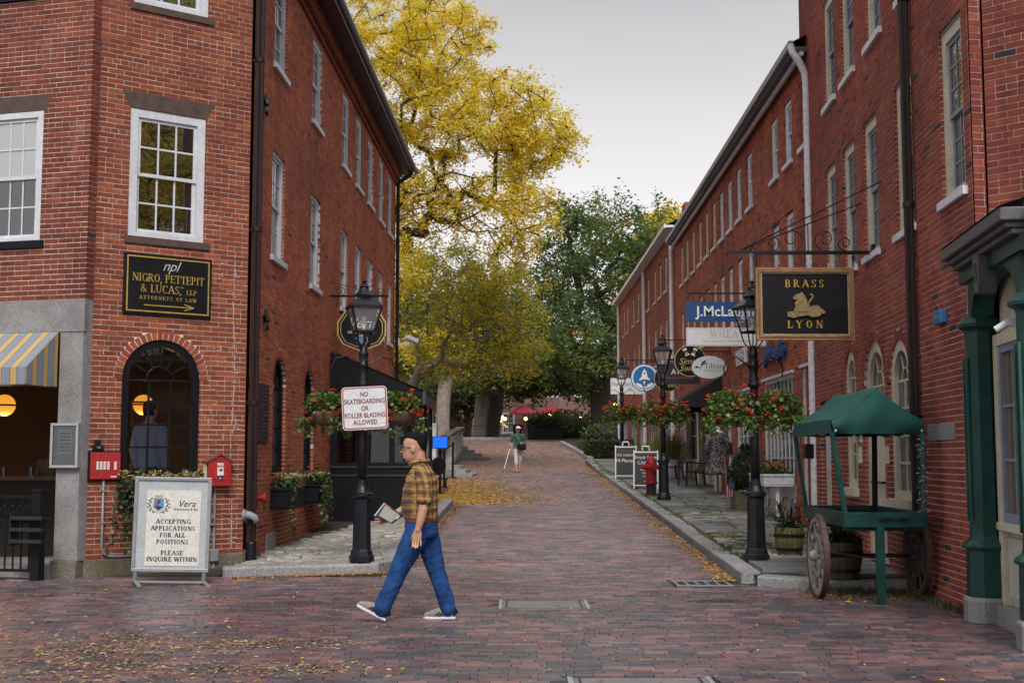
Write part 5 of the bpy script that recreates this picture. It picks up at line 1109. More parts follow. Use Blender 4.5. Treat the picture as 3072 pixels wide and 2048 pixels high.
# inside the restaurant: bar, globe lamps, warm light
WARM = mat_emit('globe_glass', (.72, .30, .035), .62)
for (x, y, z, lab) in ((-5.50, 18.9, 2.30, 'lit amber globe lamp seen through the arched window'), (-7.05, 17.6, 2.24, 'lit amber globe lamp inside the doorway')):
    t = thing('globe_lamp', lab, 'lamp', (x, y, z), 0, 'amber globe lamps'); mb = MB(); mb.ball((0, 0, 0), .15, 16, 10); mb.build('globe', WARM, t, smooth=True); mb = MB(); mb.lathe([(.153, -.012), (.153, .012)], 18); mb.build('band', BLACKM, t); mb = MB(); mb.tube([(0, 0, .14), (0, 0, .9)], .01, 6); mb.build('stem', BLACKM, t)
    L = bpy.data.lights.new('globe_light', 'POINT'); L.energy = 9; L.color = (1, .62, .28); L.shadow_soft_size = .16; lo = bpy.data.objects.new('globe_light', L); COL.objects.link(lo); lo.location = (0, 0, -.22); lo.parent = t
t = thing('bar_counter', 'dark bar counter with glasses inside the doorway', 'bar', (-7.6, 17.9, .15)); mb = MB(); mb.box(-1.6, 1.6, -.25, .25, 0, 1.05); mb.build('front', INSIDE, t); mb = MB(); mb.box(-1.65, 1.65, -.32, .28, 1.05, 1.10); mb.build('top', DARKWOOD, t)
for k in range(6):
    g_ = thing('drinking_glass', 'clear tumbler standing on the bar inside the doorway', 'glass', (-8.4 + k * .33 + (k % 2) * .05, 17.72, 1.25), 0, 'tumblers on the bar'); mb = MB(); mb.lathe([(.032, 0), (.04, .14), (.036, .14), (.03, .01)], 12); mb.build('cup', GLASS_C, g_)
# window boxes
def flower_box(name, lab, F, x, z, w, out, h, flower, vine, m=BLACKP, cat='window box', n=260, nb=26):
    t = thing(name, lab, cat, F.p(x, -out / 2 - .01, z), F.rz)
    mb = MB(); mb.box(-w / 2 + .02, w / 2 - .02, -out / 2 + .02, out / 2, 0, .03); mb.box(-w / 2 + .01, w / 2 - .01, -out / 2 + .015, out / 2, .03, h - .04); mb.box(-w / 2 - .01, w / 2 + .01, -out / 2, out / 2, h - .04, h); mb.build('trough', m, t, bevel=.006)
    mb = MB(); leaf_cloud(mb, n, lambda g: (g.uniform(-w / 2, w / 2), g.uniform(-out / 2, out / 2 - .02), h + abs(g.gauss(0, .10))), .05, [(.04, .075, .02), (.06, .10, .03), (.03, .055, .02)], -.2, None, 1.2)
    if vine:
        for k in range(vine):
            vx = rnd.uniform(-w / 2, w / 2) if vine > 5 else rnd.uniform(-w / 2 - .1, -w / 2 + .15); L = rnd.uniform(.25, .75) if vine > 5 else rnd.uniform(.35, .85); dx = rnd.uniform(-.12, .12) if vine > 5 else -rnd.uniform(.0, .18)
            leaf_cloud(mb, int(34 * L / .5), lambda g: (lambda q: (vx + dx * q + g.gauss(0, .025), -out / 2 - .02 - g.random() * .04, h - q * L))(g.random()), .05, [(.05, .085, .03), (.035, .06, .025), (.09, .13, .05), (.12, .15, .06)], .5, None, 1.1)
    mb.build('greenery', LEAF, t)
    if flower: mb = MB(); blossoms(mb, nb, lambda g: (g.uniform(-w / 2, w / 2), g.uniform(-out / 2, out / 2 - .05), h + .13 + g.random() * .08), .028, flower, 10); mb.build('blossoms', PETAL, t)
    return t
YEL = [(.72, .62, .22), (.78, .72, .42), (.66, .55, .16)]; CRM = [(.74, .70, .48), (.70, .66, .40), (.62, .58, .30)]
flower_box('window_box', 'black window box of pale yellow mums below the arched window, ivy trailing at its end', LC, .93, .84, 1.12, .26, .30, YEL, 4, n=420, nb=46)
flower_box('window_box', 'black trough of cream mums on the side wall, nearest the downpipe', LF, 2.15, .74, 1.15, .30, .32, CRM, 2, n=420, nb=70)
flower_box('window_box', 'ivy covered trough of cream mums on the side wall next to the black porch', LF, 4.75, .74, 1.10, .28, .32, CRM, 16, n=700, nb=60)
# signboard ------------------------------------------------------------
t = thing('signboard', 'grey framed free standing signboard reading ACCEPTING APPLICATIONS FOR ALL POSITIONS', 'signboard', (-4.08, 15.28, 0), R(6), None, 0, R(1.2))
mb = MB(); mb.box(-.42, .42, -.01, .01, .19, 1.26); mb.build('backing', mat('board_grey', (.40, .44, .48), .5, .08, 4, .02), t)
mb = MB(); mb.box(-.45, .45, -.03, .03, 1.245, 1.285); mb.box(-.45, .45, -.03, .03, .165, .205); mb.box(-.45, -.41, -.029, .03, .205, 1.245); mb.box(.41, .45, -.029, .03, .205, 1.245); mb.build('frame', GREYM, t, bevel=.005)
mb = MB(); mb.box(-.30, .33, -.016, -.011, .235, 1.13); mb.build('poster', mat('poster_paper', (.62, .62, .60), .6, .04, 3, 0), t)
for k, (w, z) in enumerate((('ACCEPTING', .735), ('APPLICATIONS', .655), ('FOR ALL', .575), ('POSITIONS', .495), ('PLEASE', .365), ('INQUIRE WITHIN', .29))): serif(w, .052, TEXTB, t, .015, z, -.0165, .002, .03, 1.45, sx=1.08)
text('Vera', .11, TEXTB, t, .16, .97, -.017, .001, .35); text('Ristorante & Bar', .043, TEXTB, t, .16, .905, -.017, .001)
poly_part([(-.055, .08), (.055, .08), (.065, -.03), (0, -.075), (-.065, -.03)], COPPER, t, -.018, -.016, 'shield_rim', -.165, .955); poly_part([(-.048, .073), (.048, .073), (.057, -.027), (0, -.066), (-.057, -.027)], mat('crest_blue', (.08, .24, .42), .5, .1, 5, 0), t, -.0195, -.018, 'shield', -.165, .955)
poly_part([(-.045, -.02), (.045, -.02), (0, -.06)], TEXTB, t, -.021, -.0195, 'shield_ground', -.165, .955); poly_part(circ(0.0, .04, .02, .02, 10), mat('crest_green', (.02, .07, .03), .5, .1, 5, 0), t, -.021, -.0195, 'crest_tree', -.165, .955); stroke_part([[(-.165, .99), (-.165, .94)]], .003, TEXTB, t, 'crest_trunk', -.020); poly_part([(-.035, -.015), (-.03, .02), (-.012, .025), (-.015, -.015)], RED, t, -.0215, -.0195, 'crest_beast', -.165, .955)
poly_part([(-.045, .092), (-.055, .125), (-.03, .108), (-.022, .128), (0, .108), (.022, .128), (.03, .108), (.055, .125), (.045, .092)], GOLDP, t, -.019, -.016, 'crest_crown', -.165, .955)
for s in (-1, 1):
    stroke_part([[(-.165 + s * .085, 1.03), (-.165 + s * .105, .96), (-.165 + s * .075, .89), (-.165 + s * .01, .86)]], .003, TEXTB, t, 'wreath_stem', -.018); mb = MB()
    for k in range(9): a = k / 8; px, pz = -.165 + s * (.09 + .022 * math.sin(a * 3.1) - .06 * max(0, a - .7)), 1.03 - a * .165; mb.ball((px + s * (.012 if k % 2 else -.012), -.019, pz), (.013, .002, .007), 6, 4)
    mb.build('wreath_leaves', mat('crest_green', (.02, .07, .03), .5, .1, 5, 0), t)
for s in (-1, 1):
    mb = MB(); mb.tube([(s * .40, 0, .05), (s * .40, 0, .165)], .022, 8); [mb.lathe([(.03, 0), (.03, .008)], 10, (s * .40, 0, .06 + k * .016)) for k in range(6)]; mb.build('spring_foot', GREYM, t); mb = MB(); mb.bar((s * .40 - .06, .26, .02), (s * .40, 0, .05), .045, .022); mb.bar((s * .40, 0, .05), (s * .40 + .10, -.27, .015), .045, .022); mb.build('foot', GREYM, t)
mb = MB(); mb.box(-.40, .40, -.02, .02, .035, .06); mb.build('base_rail', GREYM, t)
# side wall bits
t = thing('hose_connection', 'bright red capped hose connection low on the side wall', 'hose connection', LF.p(.66, -.06, .95), LF.rz); mb = MB(); mb.tube([(0, .06, 0), (0, -.05, 0)], .05, 12); mb.build('body', RED, t); mb = MB(); mb.tube([(0, -.05, 0), (0, -.09, 0)], .065, 12); mb.build('cap', mat('red_bright', (.42, .03, .03), .4, .2, 14, .15), t); mb = MB(); mb.tube([(0, -.05, -.05), (.01, -.06, -.13), (0, -.05, -.2)], .006, 5); mb.build('chain', BLACKM, t)
t = thing('pipe_outlet', 'grey elbow pipe outlet beside the downpipe', 'pipe outlet', LF.p(-.12, -.05, .72), LF.rz); mb = MB(); mb.tube([(0, .05, .02), (0, -.05, .02), (.0, -.11, -.01), (0.02, -.14, -.07)], [.07, .055, .05, .05], 12); mb.build('elbow', PIPEG, t, smooth=True); mb = MB(); mb.tube([(0, .04, .02), (0, .01, .02)], .085, 14); mb.build('flange', PIPEG, t)
for x, z, w in ((.99, 3.51, 'lower'), (.74, 6.65, 'upper')):
    t = thing('wall_anchor', f'{w} black iron star shaped tie anchor on the left side wall', 'wall anchor', LF.p(x, -.03, z), LF.rz, 'star tie anchors'); st = []
    for k in range(10): a = R(90 + 36 * k); r = .17 if k % 2 == 0 else .06; st.append((r * math.cos(a), r * math.sin(a)))
    poly_part(st, BLACKM, t, -.02, .02, 'star'); mb = MB(); mb.tube([(0, -.02, 0), (0, -.05, 0)], .03, 8); mb.build('nut', BLACKM, t)
t = thing('security_camera', 'white security camera on a bracket at the far corner of the left building', 'camera', LF.p(17.35, -.14, 4.72), LF.rz); mb = MB(); mb.box(-.03, .03, -.02, .05, -.16, .06); mb.bar((0, 0, -.10), (.22, -.25, -.10), .05); mb.bar((.22, -.25, -.10), (.22, -.25, .0), .05); mb.build('bracket', SIGNW, t); M_ = Matrix.Translation((.24, -.28, .07)) @ Matrix.Rotation(R(-45), 4, 'Z') @ Matrix.Rotation(R(15), 4, 'Y'); mb = MB(); mb.box(-.14, .26, -.075, .075, -.06, .06, None, M_); mb.build('housing', SIGNW, t, bevel=.02); mb = MB(); mb.box(.26, .265, -.05, .05, -.04, .04, None, M_); mb.build('lens_glass', GLASS, t)
# black porch (enclosed terrace) on the left
PY0, PY1, PX0, PX1 = 24.3, 27.6, -3.46, -1.73
t = thing('glazed_porch', 'black panelled glazed porch with sloping roof against the left building', 'porch', (-2.6, 25.5, .3)); b0 = .12
def pw(mb, name, m): return wpart(mb.build(name, m), t)
mb = MB(); mb.box(PX0, PX1, PY0, PY0 + .08, b0, 1.42); pw(mb, 'front_wall', BLACKP); mb = MB(); mb.box(PX1 - .08, PX1 - .001, PY0 + .08, PY1, b0, 1.42); pw(mb, 'side_wall', BLACKP)
for k in range(18): x = PX0 + .05 + k * .095; mb = MB(); mb.box(x, x + .085, PY0 - .012, PY0, b0 + .1, 1.14); pw(mb, 'board', BLACKP)
for z in (1.16, 1.32): mb = MB(); mb.box(PX0, PX1 + .004, PY0 - .025, PY0, z, z + .03); pw(mb, 'rail', mat('dark_rail', (.045, .046, .052), .4, .2, 6, .05))
for x, w in ((PX0 + .06, .12), (PX0 + .66, .14), (PX0 + 1.16, .10), (PX1 - .10, .20)): mb = MB(); mb.box(x - w / 2, x + w / 2, PY0, PY0 + .08, 1.42, 2.56); pw(mb, 'post', BLACKP)
for y in (PY0 + 1.4, PY1 - .06): mb = MB(); mb.box(PX1 - .08, PX1 - .001, y - .05, y + .05, 1.42, 2.56); pw(mb, 'post', BLACKP)
for x0_, x1_ in ((PX0 + .12, PX0 + .59), (PX0 + .73, PX0 + 1.11), (PX0 + 1.21, PX1 - .20)): mb = MB(); mb.add([(x0_, PY0 + .04, 1.42), (x1_, PY0 + .04, 1.42), (x1_, PY0 + .04, 2.56), (x0_, PY0 + .04, 2.56)], [(0, 1, 2, 3)]); pw(mb, 'pane', mat_glass('porch_glass', (.55, .55, .58), 1.6, True))
for y0_, y1_ in ((PY0 + .2, PY0 + 1.35), (PY0 + 1.45, PY1 - .1)): mb = MB(); mb.add([(PX1 - .04, y0_, 1.42), (PX1 - .04, y1_, 1.42), (PX1 - .04, y1_, 2.56), (PX1 - .04, y0_, 2.56)], [(0, 1, 2, 3)]); pw(mb, 'pane', mat_glass('side_vinyl', (.20, .20, .21), 1.5, False))
mb = MB(); mb.prism([(PX0, 2.55), (PX1 + .06, 2.55), (PX1 + .06, 2.74), (PX0, 3.52)], PY0 - .08, PY0); pw(mb, 'gable', BLACKP); mb = MB(); mb.add([(PX0, PY0 - .1, 3.55), (PX1 + .1, PY0 - .1, 2.76), (PX1 + .1, PY1, 2.76), (PX0, PY1, 3.55)], [(0, 1, 2, 3)]); pw(mb, 'roof', BLACKP); mb = MB(); mb.box(PX1 + .02, PX1 + .08, PY0 - .10, PY1 + .1, 2.53, 2.77); pw(mb, 'fascia', mat('dark_grey_cap', (.06, .06, .068), .45, .2, 5, .03))
mb = MB(); mb.add([(PX0, PY1, b0), (PX1, PY1, b0), (PX1, PY1, 2.6), (PX0, PY1, 2.6)], [(0, 1, 2, 3)]); pw(mb, 'rear_wall', BRICK_F)
# rope posts, blue panel, folded chair
for k, (x, y, w) in enumerate(((-1.83, 32.4, 'carrying the blue panel'), (-1.86, 34.9, 'second from the man'), (-1.87, 40.2, 'nearest the granite steps'))):
    t = thing('rope_post', f'black queue barrier post {w}', 'barrier post', (x, y, zg(y)), 0, 'queue barrier posts'); mb = MB(); mb.lathe([(.19, 0), (.19, .012), (.06, .04), (.04, .06)], 18); mb.build('base', BLACKP, t); mb = MB(); mb.lathe([(.034, .05), (.034, 1.0), (.045, 1.0), (.045, 1.12), (.03, 1.13)], 12); mb.build('post', BLACKP, t)
    if k < 2: mb = MB(); mb.bar((0, 0, 1.06), ((-.03, 2.5, 1.06 + .085) if k == 0 else (-.01, 5.3, 1.06 + .18)), .008, .05); mb.build('belt', BLACKP, t)
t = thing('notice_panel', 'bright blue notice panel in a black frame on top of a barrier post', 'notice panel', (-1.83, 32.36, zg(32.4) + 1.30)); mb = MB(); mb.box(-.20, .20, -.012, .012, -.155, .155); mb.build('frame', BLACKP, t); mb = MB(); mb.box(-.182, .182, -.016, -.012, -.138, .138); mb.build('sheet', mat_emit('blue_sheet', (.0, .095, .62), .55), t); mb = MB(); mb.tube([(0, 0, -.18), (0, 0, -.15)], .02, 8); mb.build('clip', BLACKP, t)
t = thing('cafe_chair', 'black round backed cafe chair folded beside the porch', 'chair', (-1.93, 33.3, zg(33.3) - .12), R(20)); mb = MB(); mb.tube([(.20 * math.cos(a), .03 * math.sin(a), .78 + .22 * math.sin(a)) for a in np.linspace(0, 6.28, 20)], .014, 6); mb.build('back_rim', BLACKP, t); poly_part(circ(0, .78, .19, .21), BLACKP, t, -.006, .006, 'backrest')
for s in (-1, 1): mb = MB(); mb.tube([(s * .15, 0, .62), (s * .20, -.25, 0)], .012, 6); mb.build('leg', BLACKP, t); mb = MB(); mb.tube([(s * .17, -.22, .45), (s * .18, .15, 0)], .012, 6); mb.build('leg', BLACKP, t)
mb = MB(); mb.lathe([(.2, .44), (.2, .47)], 18, (0, -.18, 0)); mb.build('seat', BLACKP, t)
# granite steps and balustrade
STEPG = mat_granite('step_granite', (.16, .16, .165), (.34, .34, .35), 30, .75); PALE = mat_granite('pale_granite', (.36, .38, .41), (.58, .60, .64), 25, .7)
t = thing('granite_steps', 'three low granite steps ringed by yellow leaves', 'steps', (-3, 41, zg(40.8)))
for k in range(3): mb = MB(); x1_ = -1.18 - .22 * k; y = 40.75 + .42 * k; mb.add([(-6.0, y, .8), (x1_ - .10, y, .8), (x1_, y + .35, .8), (x1_, y + 2.2 - .4 * k, .8), (-6, y + 2.2 - .4 * k, .8)] + [(-6.0, y, .995 + .13 * k), (x1_ - .10, y, .995 + .13 * k), (x1_, y + .35, .995 + .13 * k), (x1_, y + 2.2 - .4 * k, .995 + .13 * k), (-6, y + 2.2 - .4 * k, .995 + .13 * k)], [(0, 1, 6, 5), (1, 2, 7, 6), (2, 3, 8, 7), (3, 4, 9, 8), (5, 6, 7, 8, 9)]); wpart(mb.build('step', STEPG, bevel=.01), t)
t = thing('granite_steps', 'upper flight of granite steps below the pale balustrade', 'steps', (-3, 53, zg(53)))
for k in range(5): mb = MB(); x1_ = -1.0 - .32 * k; y = 52.6 + .5 * k; mb.box(-7, x1_, y, 57, 1.2, 1.52 + .15 * k); wpart(mb.build('step', STEPG, bevel=.01), t)
t = thing('stone_balustrade', 'pale granite balustrade wall with round posts above the steps', 'balustrade', (-2.6, 48, 1.2)); mb = MB(); mb.box(-3.6, -2.72, 45.6, 46.6, 1.0, 2.72); wpart(mb.build('end_pier', PALE, bevel=.03), t)
for k in range(5): mb = MB(); y = 47.4 + 2.0 * k; mb.lathe([(.20, 0), (.21, .4), (.17, .85), (.16, 1.12), (.22, 1.2)], 14, (-2.38 + .02 * k, y, zg(y) - .06)); wpart(mb.build('post', PALE, smooth=True), t)
mb = MB(); mb.bar((-2.42, 46.4, 2.30), (-2.26, 56.2, 2.80), .34, .10); wpart(mb.build('coping', mat('brown_coping', (.16, .12, .09), .7, .2, 5, .1), bevel=.02), t); mb = MB(); mb.box(-3.2, -2.85, 46.6, 56, 1.0, 2.28); wpart(mb.build('wall', PALE), t)
# ------------------------------------------------------------------ right: green storefront
SF = Facade((4.46, 12.14), (-.12, -1)); t = thing('green_storefront', 'dark green timber storefront with fluted octagonal columns at the right edge', 'storefront', (4.5, 11, 0))
def sp(mb, name, m, x=0, y=0, z=0, **k): return SF.put(mb.build(name, m, **k), x, y, z, t)
def column(x):
    mb = MB(); mb.lathe([(.225, 0), (.225, .21), (.205, .235)], 8, (0, 0, 0), None, R(22.5)); c0 = sp(mb, 'plinth', GRANITE, x, 0, 0, bevel=.01)
    mb = MB(); mb.lathe([(.19, .235), (.185, .66), (.185, .67), (.215, .675), (.225, .70), (.205, .73), (.16, .76), (.15, .80)], 8, (0, 0, 0), None, R(22.5)); c = sp(mb, 'pedestal', GREENP, x)
    mb = MB(); mb.lathe([(.150, .80), (.145, .90), (.140, 2.70), (.15, 2.72)], 8, (0, 0, 0), None, R(22.5)); sp(mb, 'column', GREENP, x)
    for s in (-1, 1): mb = MB(); mb.box(s * .055 - .018, s * .055 + .018, -.152, -.13, .92, 2.45); sp(mb, 'flute', mat('green_paint_light', (.014, .085, .07), .38, .3, 5, .1), x)
    mb = MB(); mb.lathe([(.15, 2.72), (.20, 2.75), (.205, 2.78), (.17, 2.82), (.15, 2.85)], 8, (0, 0, 0), None, R(22.5)); sp(mb, 'capital', GREENP, x)
column(.17); column(1.96)
mb = MB(); mb.box(-.02, 2.2, -.30, .25, 3.41, 3.52); mb.box(.0, 2.16, -.25, .25, 3.36, 3.41); mb.box(.02, 2.14, -.20, .25, 3.31, 3.36); sp(mb, 'cornice', GREYP, bevel=.012); mb = MB(); mb.add([SF.p(-.03, -.31, 3.525), SF.p(2.22, -.31, 3.525), SF.p(2.22, .2, 3.70), SF.p(-.03, .2, 3.70)], [(0, 1, 2, 3)]); wpart(mb.build('cornice_roof', mat('aged_copper', (.06, .075, .075), .6, .5, 9, .2)), t)
mb = MB(); mb.box(-.0, 2.14, -.14, .25, 3.18, 3.31); sp(mb, 'frieze', GREENP)
for xa, xb in ((.17, 1.06), (1.06, 1.96)):
    n = 10; cx_ = (.17 + 1.96) / 2
for side, x in ((1, .17), (-1, 1.96)):
    pts = [(0, 2.85), (side * .14, 2.85)] + [(side * (.14 + .72 * (1 - math.cos(a))), 2.85 + .34 * math.sin(a)) for a in np.linspace(.0, 1.5, 8)] + [(side * .88, 3.22), (0, 3.22)]
    ar = sum(pts[i][0] * pts[(i + 1) % len(pts)][1] - pts[(i + 1) % len(pts)][0] * pts[i][1] for i in range(len(pts))); pts = pts if ar > 0 else pts[::-1]
    mb = MB(); mb.prism(pts, -.10, .10); sp(mb, 'arch_bracket', GREENP, x, bevel=.006)
mb = MB(); mb.box(-.17, .03, -.04, .10, 2.86, 3.22); sp(mb, 'panel', BLUEGREY, .05)
mb = MB(); mb.prism([(-.10, 3.31), (-.075, 3.05), (-.05, 2.97), (.05, 2.97), (.075, 3.05), (.10, 3.31)], -.22, -.05); kb = sp(mb, 'keystone_bracket', GREYP, 1.0, bevel=.012); mb = MB(); mb.box(-.045, .045, -.226, -.22, 3.08, 3.24); mb.build('keystone_panel', GREENP, kb)
mb = MB(); mb.box(.28, 1.85, .16, .22, .0, 3.36); sp(mb, 'back_panel', CREAM)
mb = MB(); mb.box(.30, .42, .08, .16, .18, 2.55); mb.box(1.70, 1.83, .08, .16, .18, 2.55); mb.box(.30, 1.83, .081, .16, 2.55, 2.66); mb.box(.30, 1.83, .06, .16, .86, .93); sp(mb, 'window_casing', CREAM, bevel=.004)
mb = MB(); mb.box(.25, 1.88, .02, .2, 0, .18); sp(mb, 'base_stone', GRANITE); mb = MB(); mb.box(.46, 1.66, .12, .16, .26, .80); sp(mb, 'stall_panel', mat('pale_grey', (.50, .49, .46), .55, .1, 5, .05), bevel=.004)
mb = MB(); xs = [.42, .84, 1.27, 1.70]; mb.box(.42, .47, .10, .15, .93, 2.55); mb.box(1.65, 1.70, .10, .15, .93, 2.55); mb.box(.42, 1.70, .101, .15, .93, 1.02); mb.box(.42, 1.70, .101, .15, 2.48, 2.55); [mb.box(x - .015, x + .015, .11, .145, 1.02, 2.48) for x in xs[1:3]]; [mb.box(.47, 1.65, .111, .144, z - .013, z + .013) for z in (1.50, 1.99)]; sp(mb, 'sash', BLUEGREY)
for i in range(3):
    for j in range(3): mb = MB(); za = (1.02, 1.50, 1.99)[j]; zb = (1.50, 1.99, 2.48)[j]; mb.add([(xs[i], .13, za), (xs[i + 1], .13, za), (xs[i + 1], .1302, zb), (xs[i], .1302, zb)], [(0, 1, 2, 3)]); sp(mb, 'pane', mat_glass('shop_glass', (.16, .13, .10), 1.6, False))
mb = MB(); mb.box(-.01, .01, 0, .04, 0, .01); cn = Facade(SF.p(2.10, .03, 0)[:2], (.72, -.70)); mb = MB(); mb.box(0, 2.2, 0, .15, 0, 3.5); o = mb.build('canted_front', CREAM); cn.put(o, 0, .1, 0, t); mb = MB(); mb.box(0, 2.4, -.30, .2, 3.41, 3.52); o = mb.build('canted_cornice', GREYP); cn.put(o, 0, 0, 0, t); mb = MB(); mb.box(.3, 1.9, .06, .1, .5, 2.9); o = mb.build('canted_glass', GLASS); cn.put(o, 0, 0, 0, t); mb = MB(); mb.box(0, 2.2, -.05, .15, 3.2, 3.5); o = mb.build('canted_frieze', GREENP); cn.put(o, 0, 0, 0, t)
t2 = thing('security_camera', 'small white camera fixed to the green column at the right edge', 'camera', SF.p(1.80, -.16, 2.62), SF.rz); mb = MB(); mb.box(-.03, .03, -.02, .05, -.02, .04); mb.build('bracket', SIGNW, t2); mb = MB(); mb.tube([(0, -.02, .0), (-.02, -.10, -.05)], .03, 12); mb.build('housing', SIGNW, t2)
# ------------------------------------------------------------------ green cart
t = thing('market_cart', 'green wooden market cart with teal canvas canopy and spoked wheels', 'cart', (3.93, 14.35, 0), R(-1)); U, V = .42, .98
mb = MB()
for (a, b) in (((-U, -V), (U, -V)), ((U, -V), (U, V)), ((U, V), (-U, V)), ((-U, V), (-U, -V))): mb.bar((*a, .872), (*b, .872), .03, .155)
mb.build('bed_boards', GREENP, t, bevel=.004); mb = MB(); mb.box(-U, U, -V, V, .79, .81); mb.build('bed_floor', GREENP, t); mb = MB(); [mb.box(-U - .005, U + .005, y - .02, y + .02, .75, .79) for y in (-.85, .0, .85)]; mb.build('bed_bearers', GREENP, t)
for sx, sy in ((-1, -1), (1, -1), (1, 1), (-1, 1)): mb = MB(); mb.bar((sx * (U - .02), sy * (V - .03), .80), (sx * (U + .06) - .06, sy * (V - .02), 1.82), .05, .045); mb.build('canopy_post', GREENP if not (sx == 1 and sy == 1) else BLACKM, t)
mb = MB(); mb.box(-.11, -.03, -V - .05, -V + .03, 0, .80); mb.build('prop_leg', GREENP, t); mb = MB(); mb.bar((-.08, -V - .04, .885), (.24, -V - .04, .885), .02, .012); mb.box(-.0, .03, -V - .04, -V - .015, .87, .90); mb.box(.15, .18, -V - .04, -V - .015, .87, .90); mb.build('cleat', BLACKM, t)
mb = MB(); e = .06; cu_, cv_, ox = U + e, V - .02, -.06
def can(u, v):
    k = abs(u) / cu_; f = max(0, (-v - cv_ * .72) / (cv_ * .28))
    return 2.26 - .34 * k ** .9 - .020 * math.sin(3.14 * k) * (1 + .3 * math.sin(v * 6)) - .004 * math.sin(u * 13 + v * 5)
us = np.linspace(-cu_, cu_, 15); vs_ = np.linspace(-cv_, cv_, 15)
mb.add([(u + ox, v, can(u, v)) for v in vs_ for u in us], [(j * 15 + i, j * 15 + i + 1, (j + 1) * 15 + i + 1, (j + 1) * 15 + i) for j in range(14) for i in range(14)]); mb.build('canopy_top', GREENC, t, smooth=True)
for s in (-1, 1):
    mb = MB(); vv_ = []
    for k, u in enumerate(us):
        zt_ = can(u, s * cv_)
        for q in range(6): vv_.append((u + ox, s * (cv_ + .05 * math.sin(q / 5 * 3.0) + .012 * math.sin(u * 16 + q)), zt_ + (1.77 + .004 * math.sin(k * 1.3) - zt_) * q / 5))
    mb.add(vv_, [(k * 6 + q, k * 6 + q + 1, (k + 1) * 6 + q + 1, (k + 1) * 6 + q) for k in range(14) for q in range(5)]); mb.build('canopy_end', GREENC, t, smooth=True)
    mb = MB(); vv_ = []
    for k, v in enumerate(vs_): vv_ += [(s * cu_ + ox, v, can(s * cu_, v) + .002), (s * (cu_ + .012 + .006 * math.sin(k * 2.2)) + ox, v, 1.765 + .012 * math.sin(k * 1.6))]
    mb.add(vv_, [(2 * k, 2 * k + 1, 2 * k + 3, 2 * k + 2) for k in range(14)]); mb.build('canopy_valance', GREENC, t, smooth=True)
for sx in (-1, 1): mb = MB(); mb.ball((sx * (cu_ - .03) + ox, -cv_ - .06, 1.80), (.014, .008, .014), 8, 6); mb.build('grommet', SILVER, t)
RUST = mat('rusty_iron', (.065, .032, .026), .65, .35, 10, .3); GREYW = mat('grey_wood', (.26, .24, .225), .8, .35, 9, .4)
def wheel(parent, x, y, r, m_sp):
    w = thing('wheel', '', '') if False else None
    mb = MB(); mb.lathe([(r - .03, -.03), (r, -.03), (r, .03), (r - .03, .03), (r - .03, -.03)], 36); me = mb.mesh('wheel'); me.transform(Matrix.Translation((x, y, r)) @ Matrix.Rotation(R(90), 4, 'Y')); wr = place(me, 'wheel', RUST, parent)
    mb = MB(); mb.lathe([(r - .085, -.022), (r - .03, -.022), (r - .03, .022), (r - .085, .022), (r - .085, -.022)], 36); mb.lathe([(r * .45, -.02), (r * .52, -.02), (r * .52, .02), (r * .45, .02), (r * .45, -.02)], 24); me = mb.mesh('felloe'); me.transform(Matrix.Translation((x, y, r)) @ Matrix.Rotation(R(90), 4, 'Y')); place(me, 'felloe', m_sp, wr)
    for k in range(10):
        a = 2 * math.pi * k / 10; d = Vector((0, math.cos(a), math.sin(a))); c = Vector((x, y, r)); mb = MB(); mb.tube([tuple(c + d * q) for q in (.05, .10, .16, .2, .26, .32, r - .08)], [.016, .02, .012, .022, .013, .019, .014], 7); mb.build('spoke', m_sp, wr)
    mb = MB(); mb.tube([(x - .09, y, r), (x - .05, y, r), (x + .05, y, r), (x + .09, y, r)], [.035, .06, .06, .035], 12); mb.build('hub', m_sp, wr)
wheel(t, -U - .16, -.36, .455, GREYW); wheel(t, U + .10, -.30, .455, mat('dark_grey_wood', (.07, .06, .055), .8, .3, 9, .3)); mb = MB(); mb.tube([(-U - .2, -.36, .455), (U + .15, -.30, .455)], .022, 8); mb.build('axle', BLACKM, t)
mb = MB(); mb.tube([(-U - .05, -.40, .50), (-.2, -.42, .455), (.0, -.44, .44), (.2, -.42, .455), (U + .05, -.40, .5)], .014, 6); mb.build('chain', RUST, t)
mb = MB()
for k in range(70): z = .95 + k * .0118; q = Vector((U - .02 + .0 * (z - .8) + .035 * math.cos(k * 1.9), -V + .03 + .035 * math.sin(k * 1.9), z)); mb.bar(tuple(q), tuple(q + Vector((rnd.gauss(0, .03), rnd.gauss(0, .03), rnd.gauss(0, .015)))), .003)
mb.build('string_lights', TEXTW, t); mb = MB(); [mb.ball((-.28 + .07 * k, -V + .1, 1.72), (.025, .025, .05), 8, 6) for k in range(2)]; mb.build('bulb', mat('bulb', (.6, .6, .56), .25, .1, 5, 0), t)
